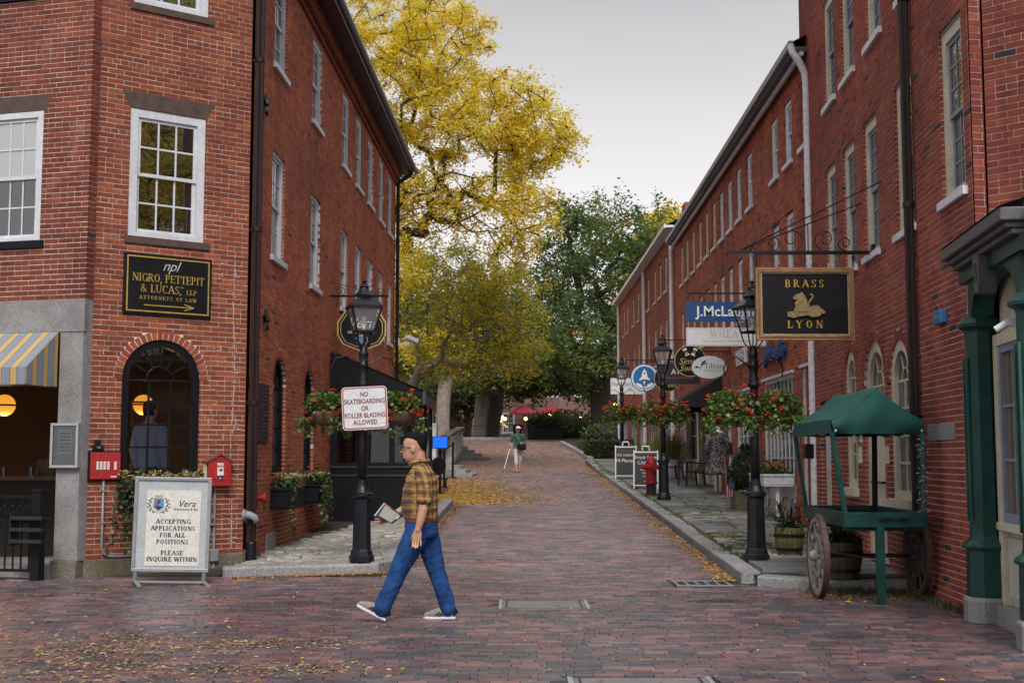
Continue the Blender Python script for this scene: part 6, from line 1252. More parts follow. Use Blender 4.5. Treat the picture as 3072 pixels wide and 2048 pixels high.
# ------------------------------------------------------------------ barrels and planters
BARW = mat('barrel_wood', (.13, .125, .05), .8, .4, 7, .4, attr=True); BARW2 = BARW
def barrel(x, y, z, r0, r1, h, lab, tone, fl, grass):
    t = thing('barrel_planter', lab, 'planter', (x, y, z), 0, 'half barrel planters'); n = 20; 
    for k in range(n):
        mb = MB(); a0, a1 = 2 * math.pi * k / n + .012, 2 * math.pi * (k + 1) / n - .012; kk = rnd.uniform(.75, 1.2); zs = [0, h * .5, h]; vs = []
        for zz in zs:
            rr_ = r0 + (r1 - r0) * (zz / h) + .02 * math.sin(math.pi * zz / h)
            vs += [(math.cos(a0) * rr_, math.sin(a0) * rr_, zz), (math.cos(a1) * rr_, math.sin(a1) * rr_, zz)]
        mb.add(vs, [(0, 1, 3, 2), (2, 3, 5, 4)], tuple(c * kk for c in tone)); mb.build('stave', BARW, t)
    for q in (.22, .72): rr_ = r0 + (r1 - r0) * q + .02 * math.sin(math.pi * q); mb = MB(); mb.lathe([(rr_ + .001, -.02), (rr_ + .006, -.02), (rr_ + .008, .02), (rr_ + .003, .02)], 28, (0, 0, h * q)); mb.build('hoop', BLACKM, t)
    mb = MB(); mb.lathe([(r1 - .03, h - .05), (r1 - .02, h - .03)], 20); mb.build('soil', SOIL, t)
    mb = MB(); leaf_cloud(mb, 340, in_ball((0, 0, h + .03), (r1 * .95, r1 * .95, .13), .3), .05, [(.04, .07, .02), (.06, .09, .03), (.05, .045, .05)], -.3, None, 1.2)
    for k in range(grass):
        a = rnd.uniform(0, 6.28); L = rnd.uniform(.25, .5); p0 = Vector((math.cos(a) * .06, math.sin(a) * .06, h)); d = Vector((math.cos(a), math.sin(a), 0)); P = [p0, p0 + d * L * .25 + Vector((0, 0, L * .75)), p0 + d * L * .65 + Vector((0, 0, L * .8)), p0 + d * L * .95 + Vector((0, 0, L * .35))]; w = Vector((-d.y, d.x, 0)) * .011; c = rnd.choice([(.05, .022, .03), (.08, .04, .035), (.14, .09, .04), (.04, .02, .035)])
        mb.add([tuple(P[0] - w), tuple(P[0] + w), tuple(P[1] - w), tuple(P[1] + w), tuple(P[2] - w * .8), tuple(P[2] + w * .8), tuple(P[3])], [(0, 1, 3, 2), (2, 3, 5, 4), (4, 5, 6)], c)
    mb.build('plants', LEAF, t); mb = MB(); blossoms(mb, fl, in_ball((0, 0, h + .08), (r1 * .9, r1 * .9, .09), .8), .03, [(.62, .16, .02), (.55, .10, .02), (.10, .05, .11)], 10); mb.build('blossoms', PETAL, t); return t
barrel(3.76, 17.35, zg(17.3) + .13, .155, .20, .37, 'mossy half barrel of pansies beside the near right lamp, dark grasses above', (.15, .145, .05), 12, 46)
barrel(3.84, 14.98, .125, .20, .255, .42, 'half barrel of orange flowers under the market cart', (.12, .105, .085), 14, 30)
t = flower_box('planter_box', 'white raised planter box of orange mums and ornamental cabbages below the shop window', MF, mx(2.6), 1.0, 1.5, .55, .22, [(.60, .24, .03), (.66, .34, .05), (.5, .12, .03)], 0, PEEL, 'planter', 500, 90)
mb = MB(); [mb.box(x - .03, x + .03, -.03, .03, -.75, 0) for x in (-.6, .6)]; mb.build('stand', PEEL, t)
for k in range(3):
    mb = MB()
    for j in range(16): a = j * 2.4; el = .3 + j * .07; d = Vector((math.cos(a) * math.cos(el), math.sin(a) * math.cos(el), math.sin(el))); s = .10; u = d.cross(Vector((0, 0, 1))).normalized() * s * .5; p0 = Vector((-.5 + k * .48, -.16, .24)); mb.add([tuple(p0), tuple(p0 + d * s * .6 + u), tuple(p0 + d * s), tuple(p0 + d * s * .6 - u)], [(0, 1, 2, 3)], (.14, .22, .14) if k != 1 else (.10, .17, .11))
    mb.build('ornamental_cabbage', LEAF, t)
mb = MB()
for k in range(60): x = rnd.uniform(-.7, .7); L = rnd.uniform(.25, .5); p0 = Vector((x, rnd.uniform(-.1, .2), .22)); q = p0 + Vector((rnd.gauss(0, .1), rnd.gauss(0, .08), L)); w = Vector((.006, 0, 0)); mb.add([tuple(p0 - w), tuple(p0 + w), tuple(q)], [(0, 1, 2)], (.16, .11, .06))
mb.build('dry_grass', LEAF, t)
BOXG = [(.014, .042, .014), (.020, .055, .018), (.010, .032, .012)]
t = thing('topiary_shrub', 'dark green cone shaped boxwood in a mossy stone tub behind the near right lamp', 'shrub', (4.68, 25.4, zg(25.4) + .12)); mb = MB(); mb.box(-.30, .30, -.25, .25, 0, .36); mb.build('stone_tub', mat_granite('tub_stone', (.11, .10, .06), (.24, .22, .14), 30, .85, .4), t, bevel=.02); mb = MB(); mb.lathe([(.2, .4), (.32, .55), (.33, .75), (.24, 1.0), (.10, 1.2), (.02, 1.28)], 14); mb.build('core', SOIL, t); mb = MB(); leaf_cloud(mb, 2600, lambda g: (lambda a, q: (math.cos(a) * (.36 * (1 - max(0, q - .35) ** 1.4 * 1.5) + g.gauss(0, .02)) * (1 if q > .1 else .8), math.sin(a) * (.36 * (1 - max(0, q - .35) ** 1.4 * 1.5) + g.gauss(0, .02)), .38 + q * .92))(g.uniform(0, 6.28), g.random() ** 1.2), .035, BOXG, -.2, None, 1.2); mb.build('foliage', LEAF, t)
t = thing('small_flag', 'little stars and stripes flag stuck in the boxwood tub', 'flag', (4.36, 25.05, zg(25) + .14), R(-20)); mb = MB(); mb.tube([(0, 0, 0), (.02, 0, .62)], .006, 6); mb.build('stick', DARKWOOD, t)
for k in range(7): mb = MB(); mb.add([(.0 - .025 * k, 0, .56 - .012 * k), (-.025 - .025 * k, .02, .54 - .02 * k), (-.03 - .022 * k, .02, .26 - .005 * k), (-.008 - .022 * k, 0, .28)], [(0, 1, 2, 3)]); mb.build('stripe', SIGNRED if k % 2 == 0 else SIGNW, t)
mb = MB(); mb.box(-.09, -.005, -.014, -.004, .42, .56); mb.build('canton', NAVY, t)
# hydrant
t = thing('fire_hydrant', 'red fire hydrant at the kerb in front of the chalkboard', 'fire hydrant', (3.26, 29.9, zg(29.9) + .12), R(15)); mb = MB(); mb.lathe([(.13, 0), (.13, .06), (.115, .06), (.115, .26)], 14); mb.build('barrel_foot', mat('rusty_brown', (.06, .035, .03), .7, .3, 9, .3), t)
mb = MB(); mb.lathe([(.12, .26), (.165, .27), (.165, .31), (.13, .32), (.125, .62), (.15, .63), (.15, .67), (.135, .69), (.13, .76), (.10, .86), (.05, .91), (.05, .94), (.035, .95), (.035, .99)], 18); mb.build('body', RED, t, smooth=False); mb = MB(); mb.tube([(.0, 0, .66), (-.21, 0, .66)], .06, 10); mb.tube([(-.21, 0, .66), (-.24, 0, .66)], .04, 6); mb.tube([(0, 0, .66), (.21, 0, .66)], .06, 10); mb.build('side_nozzle', RED, t); mb = MB(); mb.tube([(0, 0, .64), (0, -.19, .64)], .085, 12); mb.tube([(0, -.19, .64), (0, -.22, .64)], .05, 6); mb.build('front_nozzle', RED, t)
# chalkboards
CHALK = mat('chalkboard', (.020, .021, .025), .7, .3, 4, .05); CHW = mat('chalk', (.62, .64, .66), .8, .25, 20, 0)
def aboard(x, y, rz, lab, lines):
    t = thing('chalkboard_stand', lab, 'chalkboard', (x, y, zg(y) + .12), rz, 'white framed chalkboards')
    for s in (-1, 1):
        M = Matrix.Rotation(R(11) * s, 4, 'X'); yy = s * .22
        f = MB(); 
        for bx in ((-.315, -.28, .0, 1.0), (.28, .315, .0, 1.0), (-.28, .28, .09, .115), (-.28, .28, .93, .97)): f.box(bx[0], bx[1], -.02, .02, bx[2], bx[3], None, Matrix.Translation((0, yy, 0)) @ M)
        f.build('frame', WHITE, t, bevel=.006); c = MB(); c.box(-.285, .285, -.010, .010, .11, .94, None, Matrix.Translation((0, yy, 0)) @ M); c.build('slate', CHALK, t)
    mb = MB(); mb.tube([(-.09, 0, .98), (-.08, 0, 1.08), (.08, 0, 1.08), (.09, 0, .98)], .022, 8); mb.build('handle', WHITE, t)
    for w, sz, m, z, sh in lines:
        o = text(w, sz, m, t, 0, 0, 0, .001, sh); o.location = (0, -.22 + z * math.sin(R(11)) - .017, z * math.cos(R(11))); o.rotation_euler = (R(-11), 0, 0)
    return t
aboard(3.40, 32.3, R(-8), 'chalkboard with the words Simply Sweet CANDY beside the red hydrant', [('Simply Sweet', .11, CHW, .82, .15), ('CANDY', .12, CHW, .68, 0), ('Nuts  Fudge', .06, CHW, .5, .2), ('Almond', .06, CHW, .42, .2), ('Candy', .06, CHW, .34, .2), ('Gifts', .06, CHW, .2, .2)])
aboard(3.33, 37.2, R(-6), 'chalkboard with the words ICE CREAM 34 Flavors, farther of the two', [('Simply Sweet', .09, mat('chalk_red', (.22, .06, .07), .8, .2, 9, 0), .84, .15), ('ICE CREAM', .10, CHW, .71, 0), ('34 Flavors', .15, CHW, .55, 0)])
# rocking chairs outside the shops
def porch_chair(x, y, rz, lab):
    t = thing('wooden_armchair', lab, 'chair', (x, y, zg(y) + .12), rz, 'wooden armchairs outside the shops')
    for sx in (-1, 1):
        mb = MB(); mb.bar((sx * .27, -.28, 0), (sx * .27, -.26, .62), .05); mb.build('leg', DARKWOOD, t); mb = MB(); mb.bar((sx * .27, .26, 0), (sx * .27, .20, .42), .05); mb.build('leg', DARKWOOD, t); mb = MB(); mb.bar((sx * .29, -.34, .64), (sx * .29, .28, .60), .09, .03); mb.build('armrest', DARKWOOD, t)
    for k in range(5): mb = MB(); y_ = -.26 + k * .11; mb.box(-.27, .27, y_, y_ + .09, .38 - k * .012, .40 - k * .012); mb.build('seat_slat', DARKWOOD, t)
    for k in range(6): mb = MB(); x_ = -.25 + k * .09; mb.bar((x_ + .02, .22, .34), (x_ + .02, .48, 1.08), .075, .018); mb.build('back_slat', DARKWOOD, t)
    mb = MB(); mb.bar((-.28, .47, 1.06), (.28, .47, 1.06), .03, .08); mb.build('back_rail', DARKWOOD, t); return t
porch_chair(4.75, 33.6, R(-75), 'brown slatted wooden armchair nearer the mannequin'); porch_chair(4.60, 36.6, R(-75), 'brown slatted wooden armchair beside the grass planter')
# mannequin
t = thing('mannequin', 'headless white mannequin in a grey and white patterned dress outside the shop', 'mannequin', (4.88, 30.2, zg(30.2) + .12)); DRESS, nt_, b_ = _new('patterned_dress'); tc_ = nt_.nodes.new('ShaderNodeTexCoord'); v_ = nt_.nodes.new('ShaderNodeTexVoronoi'); v_.inputs['Scale'].default_value = 34; nt_.links.new(tc_.outputs['Object'], v_.inputs['Vector']); r_ = _ramp(nt_, v_.outputs['Distance'], [(.28, (.42, .40, .42)), (.42, (.035, .032, .04))]); nt_.links.new(r_.outputs['Color'], b_.inputs['Base Color']); b_.inputs['Roughness'].default_value = .85
mb = MB(); mb.tube([(0, 0, 0), (0, 0, .60)], .02, 8); mb.lathe([(.17, 0), (.17, .02), (.02, .05)], 14); mb.build('stand', DARKWOOD, t); mb = MB(); mb.lathe([(.16, 1.30), (.19, 1.42), (.12, 1.50), (.055, 1.54), (.055, 1.62), (.0, 1.64)], 16, (0, 0, 0), None, 0, 1.0, .7); mb.build('torso', TEXTW, t, smooth=True)
mb = MB(); mb.lathe([(.30, .46), (.285, .56), (.26, .57), (.25, .72), (.255, .73), (.20, .88), (.165, .98), (.16, 1.06), (.18, 1.20), (.21, 1.34), (.185, 1.43), (.11, 1.50)], 24, (0, 0, 0), None, 0, 1, .72); mb.build('dress', DRESS, t, smooth=True)
for s in (-1, 1): mb = MB(); mb.tube([(s * .19, 0, 1.40), (s * .25, -.02, 1.2), (s * .26, -.04, .95)], [.07, .06, .065], 10); mb.build('sleeve', DRESS, t, smooth=True)
t = thing('paper_bin', 'tall tan paper bin leaning near the mannequin', 'bin', (4.72, 27.0, zg(27) + .12)); mb = MB(); mb.lathe([(.12, 0), (.14, .40), (.13, .40), (.11, .02)], 4, (0, 0, 0), None, R(40)); mb.build('body', mat('kraft', (.28, .20, .12), .8, .15, 6, .1), t); mb = MB(); mb.tube([(-.16, -.05, 0), (-.2, .05, 1.0)], .012, 6); mb.build('stick', WOOD, t)
# black shop awnings
CANV = mat('black_canvas', (.010, .010, .013), .85, .2, 4, .1)
def awning(F, x, w, zt, zb, out, lab, m=CANV, val=.18):
    t = thing('shop_awning', lab, 'awning', F.p(x, 0, zt), F.rz, 'black shop awnings'); n = 12; mb = MB(); d = zb - zt
    mb.add([(-w, 0, 0), (w, 0, 0), (w, -out, d), (-w, -out, d)], [(3, 2, 1, 0)]); mb.add([(-w, -out, d), (w, -out, d), (w, -out, d - val), (-w, -out, d - val)], [(3, 2, 1, 0)])
    for s in (-w, w): mb.add([(s, 0, 0), (s, -out, d), (s, -out, d - val), (s, 0, d - val)], [(0, 1, 2, 3)])
    mb.build('canvas', m, t); mb = MB(); mb.bar((-w, -out + .02, d - val), (w, -out + .02, d - val), .02); [mb.bar((s, 0, d - val), (s, -out, d - val), .02) for s in (-w, w)]; mb.build('frame', BLACKM, t)
awning(MF, mx(11.9), 1.7, 3.50, 2.92, 1.0, 'black sloping shop awning above the mannequin'); awning(MF, mx(15.6), 1.3, 3.35, 2.92, .8, 'black sloping shop awning farther along behind the first')
# planters with tall grass by the shops
def grass_planter(x, y, w, h, lab, tone, L0):
    t = thing('white_planter', lab, 'planter', (x, y, zg(y) + .12), R(3), 'white planters along the shops'); mb = MB(); mb.box(-w / 2, w / 2, -.2, .2, 0, h); mb.box(-w / 2 - .02, w / 2 + .02, -.22, .22, h - .05, h + .001); mb.build('box', WHITE, t, bevel=.01); mb = MB()
    for k in range(240): p0 = Vector((rnd.uniform(-w / 2, w / 2), rnd.uniform(-.18, .18), h)); L = rnd.uniform(.4, 1) * L0; q = p0 + Vector((rnd.gauss(0, .12), rnd.gauss(0, .12), L)); ww = Vector((.012, 0, 0)); c = rnd.choice(tone); mb.add([tuple(p0 - ww), tuple(p0 + ww), tuple((p0 + q) / 2 + ww), tuple(q), tuple((p0 + q) / 2 - ww)], [(0, 1, 2, 3, 4)], c)
    mb.build('grass', LEAF, t)
grass_planter(4.55, 37.6, .9, .55, 'white planter of tall yellow green grass beside the armchairs', [(.16, .18, .04), (.11, .14, .03), (.20, .20, .06)], 1.0); grass_planter(4.45, 42.5, .8, .5, 'white planter of low yellow green plants behind the chalkboards', [(.14, .17, .04), (.08, .12, .03)], .5)
t = thing('wall_lamp_box', 'small dark blue letter box by the door behind the cart', 'box', MF.p(mx(.12), -.12, 1.62), MF.rz); mb = MB(); mb.box(-.12, .12, -.08, .08, -.12, .12); mb.build('case', BLACKP, t, bevel=.01)
# ------------------------------------------------------------------ trees
def skeleton(base, top, lobes, n_t, rng, step=.7, lean=None):
    """branch graph grown to points spread through the lobes; returns nodes, parents, tips"""
    base = Vector(base); top = Vector(top); nodes = []; par = []
    k = max(3, int((top - base).length / step))
    for i in range(k + 1):
        q = i / k; w = Vector((math.sin(q * 5 + base.x), math.cos(q * 4 + base.y), 0)) * .12 * q; nodes.append(base.lerp(top, q) + w); par.append(i - 1)
    P = np.array([tuple(v) for v in nodes]); targets = []
    tot = sum(l[2] for l in lobes)
    for lb in lobes:
        c, r, wgt = lb[:3]; lw = lb[3] if len(lb) > 3 else 1.0
        for _ in range(int(n_t * wgt / tot)):
            v = Vector((rng.gauss(0, 1), rng.gauss(0, 1), rng.gauss(0, 1))).normalized() * (rng.random() ** .38); targets.append((Vector(c) + Vector((v.x * r[0], v.y * r[1], v.z * r[2])), lw))
    targets.sort(key=lambda t: (t[0] - top).length); tips = []; wts = []
    pts = [tuple(v) for v in nodes]; arr = np.array(pts); depth = [0] * len(nodes); 
    for t, lw in targets:
        d = np.linalg.norm(arr - np.array(t), axis=1); 
        d2 = d + np.maximum(0, arr[:, 2] - t.z) * .35
        d2[:max(1, int(k * .45))] += 3.0
        j = int(np.argmin(d2)); a = Vector(pts[j]); L = (t - a).length; m = max(1, int(L / step)); prev = j; new = []
        for i in range(1, m + 1):
            q = i / m; p = a.lerp(t, q) + Vector((rng.gauss(0, .09), rng.gauss(0, .09), rng.gauss(0, .07) + .22 * math.sin(q * 3.14) * min(1, L / 3))); pts.append(tuple(p)); par.append(prev); prev = len(pts) - 1; new.append(tuple(p))
        tips.append(prev); wts.append(lw)
        if new: arr = np.vstack([arr, np.array(new)])
    return pts, par, tips, wts
def make_tree(name, lab, base, top, lobes, n_t, n_leaf, lsize, cols, bark, r0, seed, spread=.55, group=None, twig=2, clump=None, pw=.46, leafm=None, long=1.6, trunk_min=.012, bare=0.0):
    rng = random.Random(seed); pts, par, tips, wts = skeleton(base, top, lobes, n_t, rng); n = len(pts)
    cnt = np.zeros(n)
    for t_ in tips: cnt[t_] += 1
    for i in range(n - 1, 0, -1):
        if par[i] >= 0: cnt[par[i]] += max(cnt[i], .3)
    mx_ = cnt[0]; rad = [max(trunk_min, r0 * (c / mx_) ** pw) for c in cnt]
    root = thing(name, lab, 'tree', base, 0, group); b = Vector(base); mb = MB()
    for i in range(1, n):
        j = par[i]
        if j < 0: continue
        p, q = Vector(pts[j]), Vector(pts[i]); ra = min(rad[j], rad[i] * 1.35); rb = rad[i]; sides = 10 if rb > .12 else (6 if rb > .04 else 4)
        d = (q - p); 
        if d.length < 1e-4: continue
        d.normalize(); U_ = d.orthogonal().normalized(); W_ = d.cross(U_); vs = []
        for c_, r_ in ((p - d * ra * .3, ra), (q + d * rb * .3, rb)):
            for k in range(sides): a = 6.2832 * k / sides; vs.append(tuple(c_ + U_ * math.cos(a) * r_ + W_ * math.sin(a) * r_ - b))
        mb.add(vs, [(k, (k + 1) % sides, sides + (k + 1) % sides, sides + k) for k in range(sides)])
    twigs = []; tw = []
    for t_, lw in zip(tips, wts):
        p = Vector(pts[t_])
        for _ in range(twig):
            d = Vector((rng.gauss(0, 1), rng.gauss(0, 1), rng.gauss(0, .6))).normalized() * rng.uniform(.4, 1.0) * spread * 1.6; q = p + d; twigs.append((p, q)); tw.append(lw)
            w = d.orthogonal().normalized() * trunk_min; w2 = d.cross(w).normalized() * trunk_min; mb.add([tuple(p + w - b), tuple(p - w - b), tuple(p + w2 - b), tuple(q - b)], [(0, 1, 3), (1, 2, 3), (2, 0, 3)])
    mb.build('trunk', bark, root, smooth=True)
    # leaves in numpy
    g = np.random.default_rng(seed); m = n_leaf; tw = np.array(tw) + 1e-9; ti = g.choice(len(twigs), m, p=tw / tw.sum())
    A = np.array([tuple(a) for a, _ in twigs]); B = np.array([tuple(q) for _, q in twigs]); f = g.random(m)[:, None] ** .7
    pos = A[ti] + (B - A)[ti] * f + g.normal(0, spread * .33, (m, 3)) - np.array(base)
    tone = g.random(len(twigs)); zmin, zmax = pos[:, 2].min(), pos[:, 2].max()
    ang = g.uniform(0, 6.2832, m); el = g.uniform(-1.1, .5, m); s = lsize * g.uniform(.55, 1.35, m)
    d = np.stack([np.cos(ang) * np.cos(el), np.sin(ang) * np.cos(el), np.sin(el)], 1); rv = g.normal(0, 1, (m, 3)); u = np.cross(d, rv); u /= np.linalg.norm(u, axis=1)[:, None] + 1e-9
    v0 = pos; v1 = pos + d * (s * long * .5)[:, None] + u * (s * .42)[:, None]; v2 = pos + d * (s * long)[:, None]; v3 = pos + d * (s * long * .5)[:, None] - u * (s * .42)[:, None]
    V = np.stack([v0, v1, v2, v3], 1).reshape(-1, 3); me = bpy.data.meshes.new('crown'); me.vertices.add(4 * m); me.vertices.foreach_set('co', V.astype(np.float32).ravel()); me.loops.add(4 * m); me.loops.foreach_set('vertex_index', np.arange(4 * m, dtype=np.int32)); me.polygons.add(m); me.polygons.foreach_set('loop_start', np.arange(0, 4 * m, 4, dtype=np.int32)); me.polygons.foreach_set('loop_total', np.full(m, 4, dtype=np.int32)); me.update()
    C = np.array(cols); base_c = C[(tone[ti] * len(cols)).astype(int) % len(cols)]; alt = C[g.integers(0, len(cols), m)]; pick = g.random(m)[:, None] < .12; col = np.where(pick, alt, base_c) * g.uniform(.82, 1.18, (m, 1))
    at = me.color_attributes.new('Col', 'FLOAT_COLOR', 'CORNER'); cc = np.ones((4 * m, 4), np.float32); cc[:, :3] = np.repeat(col, 4, axis=0); at.data.foreach_set('color', cc.ravel())
    place(me, 'crown', leafm or LEAF_B, root); return root
YL = [(.74, .61, .04), (.82, .72, .07), (.66, .50, .025), (.60, .54, .05), (.78, .70, .12), (.68, .50, .025)]
YG = [(.42, .42, .05), (.25, .31, .05), (.54, .46, .04), (.17, .23, .04), (.64, .50, .04), (.30, .35, .06)]
GN = [(.080, .155, .045), (.110, .195, .060), (.062, .120, .038), (.13, .21, .055), (.090, .165, .062), (.16, .20, .04)]
GO = GN + GN + GN + GN + [(.42, .22, .025)]
DG = [(.032, .072, .022), (.048, .10, .03), (.024, .055, .018), (.075, .105, .024), (.12, .11, .02)]
BARK_D = mat('dark_bark', (.045, .034, .028), .9, .4, 7, .5)
YM = [(.30, .36, .06), (.40, .44, .07), (.22, .29, .05), (.54, .52, .07), (.70, .58, .05), (.34, .38, .07)]
# big yellow locust behind the left building
make_tree('locust_tree', 'big bright yellow locust tree rising behind the left brick building', (-7.2, 43.5, zg(43)), (-6.4, 43.5, 6.8),
          [((-5.0, 43, 14.6), (3.8, 4.2, 5.0), 5), ((-1.2, 43, 13.2), (3.2, 3.5, 1.7), 2.4), ((.6, 43, 12.3), (1.9, 2.6, 1.0), 1.1), ((-2.6, 43, 15.8), (2.2, 3, 2.0), 1.4), ((.1, 42, 9.6), (1.4, 2.0, 1.9), 1.0), ((-4.0, 42, 8.6), (1.0, 2.0, 1.9), .9, .8), ((-2.4, 43, 10.2), (2.2, 2.0, 1.2), 1.9, .42), ((-7.5, 44, 11), (2.2, 4, 3.6), .6)], 950, 78000, .064, YL, BARK_D, .28, 11, .36, None, 3, leafm=LEAF_B, long=2.4, pw=.60, trunk_min=.019)
# mixed yellow-green locust lower in the middle
make_tree('locust_tree', 'yellow green locust tree with bare grey limbs in the middle of the street view', (-5.2, 50.5, zg(50)), (-3.6, 50.5, 5.0),
          [((-2.9, 50, 8.4), (2.6, 3.0, 2.0), 3.2), ((-.5, 50, 7.9), (2.0, 2.5, 2.1), 2.4), ((-2.6, 50, 5.5), (2.8, 2.5, 1.2), 1.5), ((.2, 50, 5.6), (1.3, 2, .9), .7), ((-2.4, 49, 6.4), (2.6, 1.0, .5), .7, .12)], 520, 26000, .068, YM + YG + YL[:3], BARK_L, .20, 12, .40, None, 3, long=2.0, pw=.6, trunk_min=.017)
# broad green oak on the right
make_tree('oak_tree', 'broad green oak with orange tinged leaves beside the end of the brick row', (5.65, 78.5, zg(78)), (5.3, 78.5, 8.0),
          [((5.6, 77, 12.6), (4.6, 5, 4.8), 5), ((4.0, 75, 8.2), (3.6, 4, 2.8), 2.5), ((8.2, 77, 14.6), (2.6, 3.5, 2.6), 1.2), ((3.8, 75, 15.0), (2.0, 3, 2.2), .9), ((7.6, 75, 8.0), (2.8, 3.5, 2.8), 1.4)], 460, 30000, .15, GO, BARK, .72, 13, .75, None, 2, pw=.6)
make_tree('oak_tree', 'dark green oak with twin trunks in the fenced bed at the end of the street', (-1.35, 83, 2.7), (-1.0, 83, 6.2),
          [((-1.0, 82, 9.4), (4.2, 4.5, 2.6), 3), ((2.2, 80, 7.6), (2.6, 3.5, 1.7), 1.6), ((-4.2, 81, 8.2), (2.6, 3.5, 2.2), 1.6), ((-.5, 79, 6.7), (3.0, 2.5, .9), 1), ((1.2, 79, 6.0), (4.6, 2.5, .8), 1.4), ((-4.0, 79, 6.2), (2.0, 2.5, .8), .7), ((1.5, 83, 12.0), (3, 3, 2.4), 1.4)], 400, 26000, .17, DG + GN + [(.20, .14, .015)], BARK, .5, 14, .75, None, 2, pw=.6)
make_tree('maple_tree', 'slender maple trunk twin standing just left of the dark trunk in the fenced bed', (-2.05, 82, 2.7), (-1.95, 82.4, 7.5), [((-2.2, 82, 10.6), (2.2, 2.5, 2.6), 1)], 70, 7000, .2, GN + YG[:2], BARK_L, .42, 15, .7)
make_tree('bare_tree', 'pale leaning bare trunk with a few yellow leaves left of the far square', (-3.62, 66, zg(66)), (-3.45, 66, 6.4), [((-2.7, 66, 8.3), (.5, .6, 1.0), .6), ((-4.8, 66, 7.2), (1.4, 1.2, .7), 1.2), ((-3.0, 65.5, 6.7), (1.0, .8, .4), .5)], 26, 1600, .17, YL[:3], BARK_L, .36, 16, .6, pw=.36, bare=1)
# backdrop trees around the square
BT = make_tree('backdrop_tree', 'dark backdrop tree behind the far brick shops, left of centre', (-9.5, 92, 2.7), (-9.2, 92, 7), [((-8.6, 92, 10), (5, 4, 4.4), 3), ((-5.4, 91, 8.4), (3, 3, 3), 1.2)], 220, 15000, .25, DG + YG[:3], BARK, .45, 17, .95, 'trees around the far square')
for k, (x, y, sc, rz, lab) in enumerate(((17.5, 96, 1.15, 2.1, 'backdrop tree behind the roofs of the right brick row'), (2.5, 128, 1.1, 4.2, 'distant backdrop tree behind the pink parasols'), (-20, 70, 1.1, 1.0, 'backdrop tree hidden behind the left building'))):
    o = copy_tree(BT); o.location = (x, y, 2.7); o.scale = (sc, sc, sc); o.rotation_euler = (0, 0, rz); o['label'] = lab
make_tree('locust_tree', 'small golden locust crown showing above the brick row roof', (12.6, 88, 2.7), (12.4, 88, 9), [((11.2, 88, 16.4), (2.2, 3, 2.4), 1), ((9.8, 88, 15.2), (1.4, 2, 1.5), .5)], 120, 13000, .22, YL + YG[:2], BARK, .3, 18, .8)
# street trees behind the photographer, mirrored in the corner windows
for k, (x, y, src, lab) in enumerate(((17, 2.5, 'locust_tree', 'yellow locust tree behind the viewpoint on the right'), (24, -6, 'locust_tree', 'second yellow locust tree behind the viewpoint'), (-9, -17, 'locust_tree', 'yellow locust tree behind the viewpoint on the left'))):
    o = copy_tree(bpy.data.objects[src]); o.location = (x, y, 0); o.rotation_euler = (0, 0, 1.1 + k); o.scale = (.95, .95, .95); o['label'] = lab; o['group'] = 'trees behind the viewpoint'
# ------------------------------------------------------------------ far square
PINKBR = mat_brick('brick_pink', .1, .2)
T_P = [(.26, .12, .105), (.23, .10, .09), (.29, .14, .12)]
def far_block(name, lab, x0, x1, y, z1, m, wins, clap=None):
    t = thing(name, lab, 'building', ((x0 + x1) / 2, y, 2.6)); F = Facade((x0, y), (1, 0)); W = x1 - x0
    if clap:
        n = int((z1 - 2.6) / .16)
        for k in range(n): mb = MB(); mb.add([(0, -.02, 2.6 + k * .16), (W, -.02, 2.6 + k * .16), (W, 0, 2.76 + k * .16), (0, 0, 2.76 + k * .16), (0, 0, 2.6 + k * .16), (W, 0, 2.6 + k * .16)], [(0, 1, 2, 3), (0, 4, 5, 1)]); F.put(mb.build('clapboard', clap), 0, 0, 0, t)
    else: wall(F, 0, W, 2.5, z1, [(a, b, c, d, 0) for a, b, c, d in wins], T_P, PINKBR, MORTAR, t, .1, simple=True)
    mb = MB(); mb.box(0, W, .14, 9, 2.5, z1); F.put(mb.build('core', m if clap else INSIDE), 0, 0, 0, t)
    for a, b, c, d in wins: put_window(F, (a + b) / 2, c, t, w=b - a, h=d - c, cols=2, rows=2, frame=WHITE, sashm=WHITE, glass=GLASS, sillm=WHITE, deep=.06, each=False)
    mb = MB(); mb.box(-.3, W + .3, -.4, 9.3, z1, z1 + .3); F.put(mb.build('roof', TAR), 0, 0, 0, t); return t, F
far_block('far_brick_shop', 'pinkish brick building behind the twin trunks', -7.2, 1.6, 101, 9.5, BRICK_F, [(1.2, 2.2, 6.4, 8.0), (3.4, 4.4, 6.4, 8.0), (5.6, 6.6, 6.4, 8.0), (6.4, 7.4, 3.4, 5.0)])
far_block('far_brick_shop', 'low brick building behind the pink parasols', 1.9, 13.5, 108, 10.5, BRICK_F, [(1.0, 2.2, 6.6, 8.2), (3.4, 4.6, 6.6, 8.2), (5.8, 7.0, 6.6, 8.2)])
far_block('clapboard_house', 'yellowish clapboard house corner left of the far square', -11.5, -5.6, 90, 8.6, mat('ochre_wall', (.30, .25, .12), .7, .2, 3, .1), [(1.0, 2.0, 3.2, 5.2)], mat('ochre_clapboard', (.33, .275, .13), .7, .15, 3, .1))
t = thing('blade_sign', 'tall dark vertical CANDY sign on the clapboard house', 'sign', (-5.95, 89.7, 5.0)); mb = MB(); mb.box(-.28, .28, -.05, .05, -1.3, 1.3); mb.build('board', SIGNBLK, t)
for k, c in enumerate('CANDY'): text(c, .5, TEXTW, t, 0, .95 - k * .48, -.055, .004)
for k, c in enumerate(((-4.4, 'dark rounded')),): pass
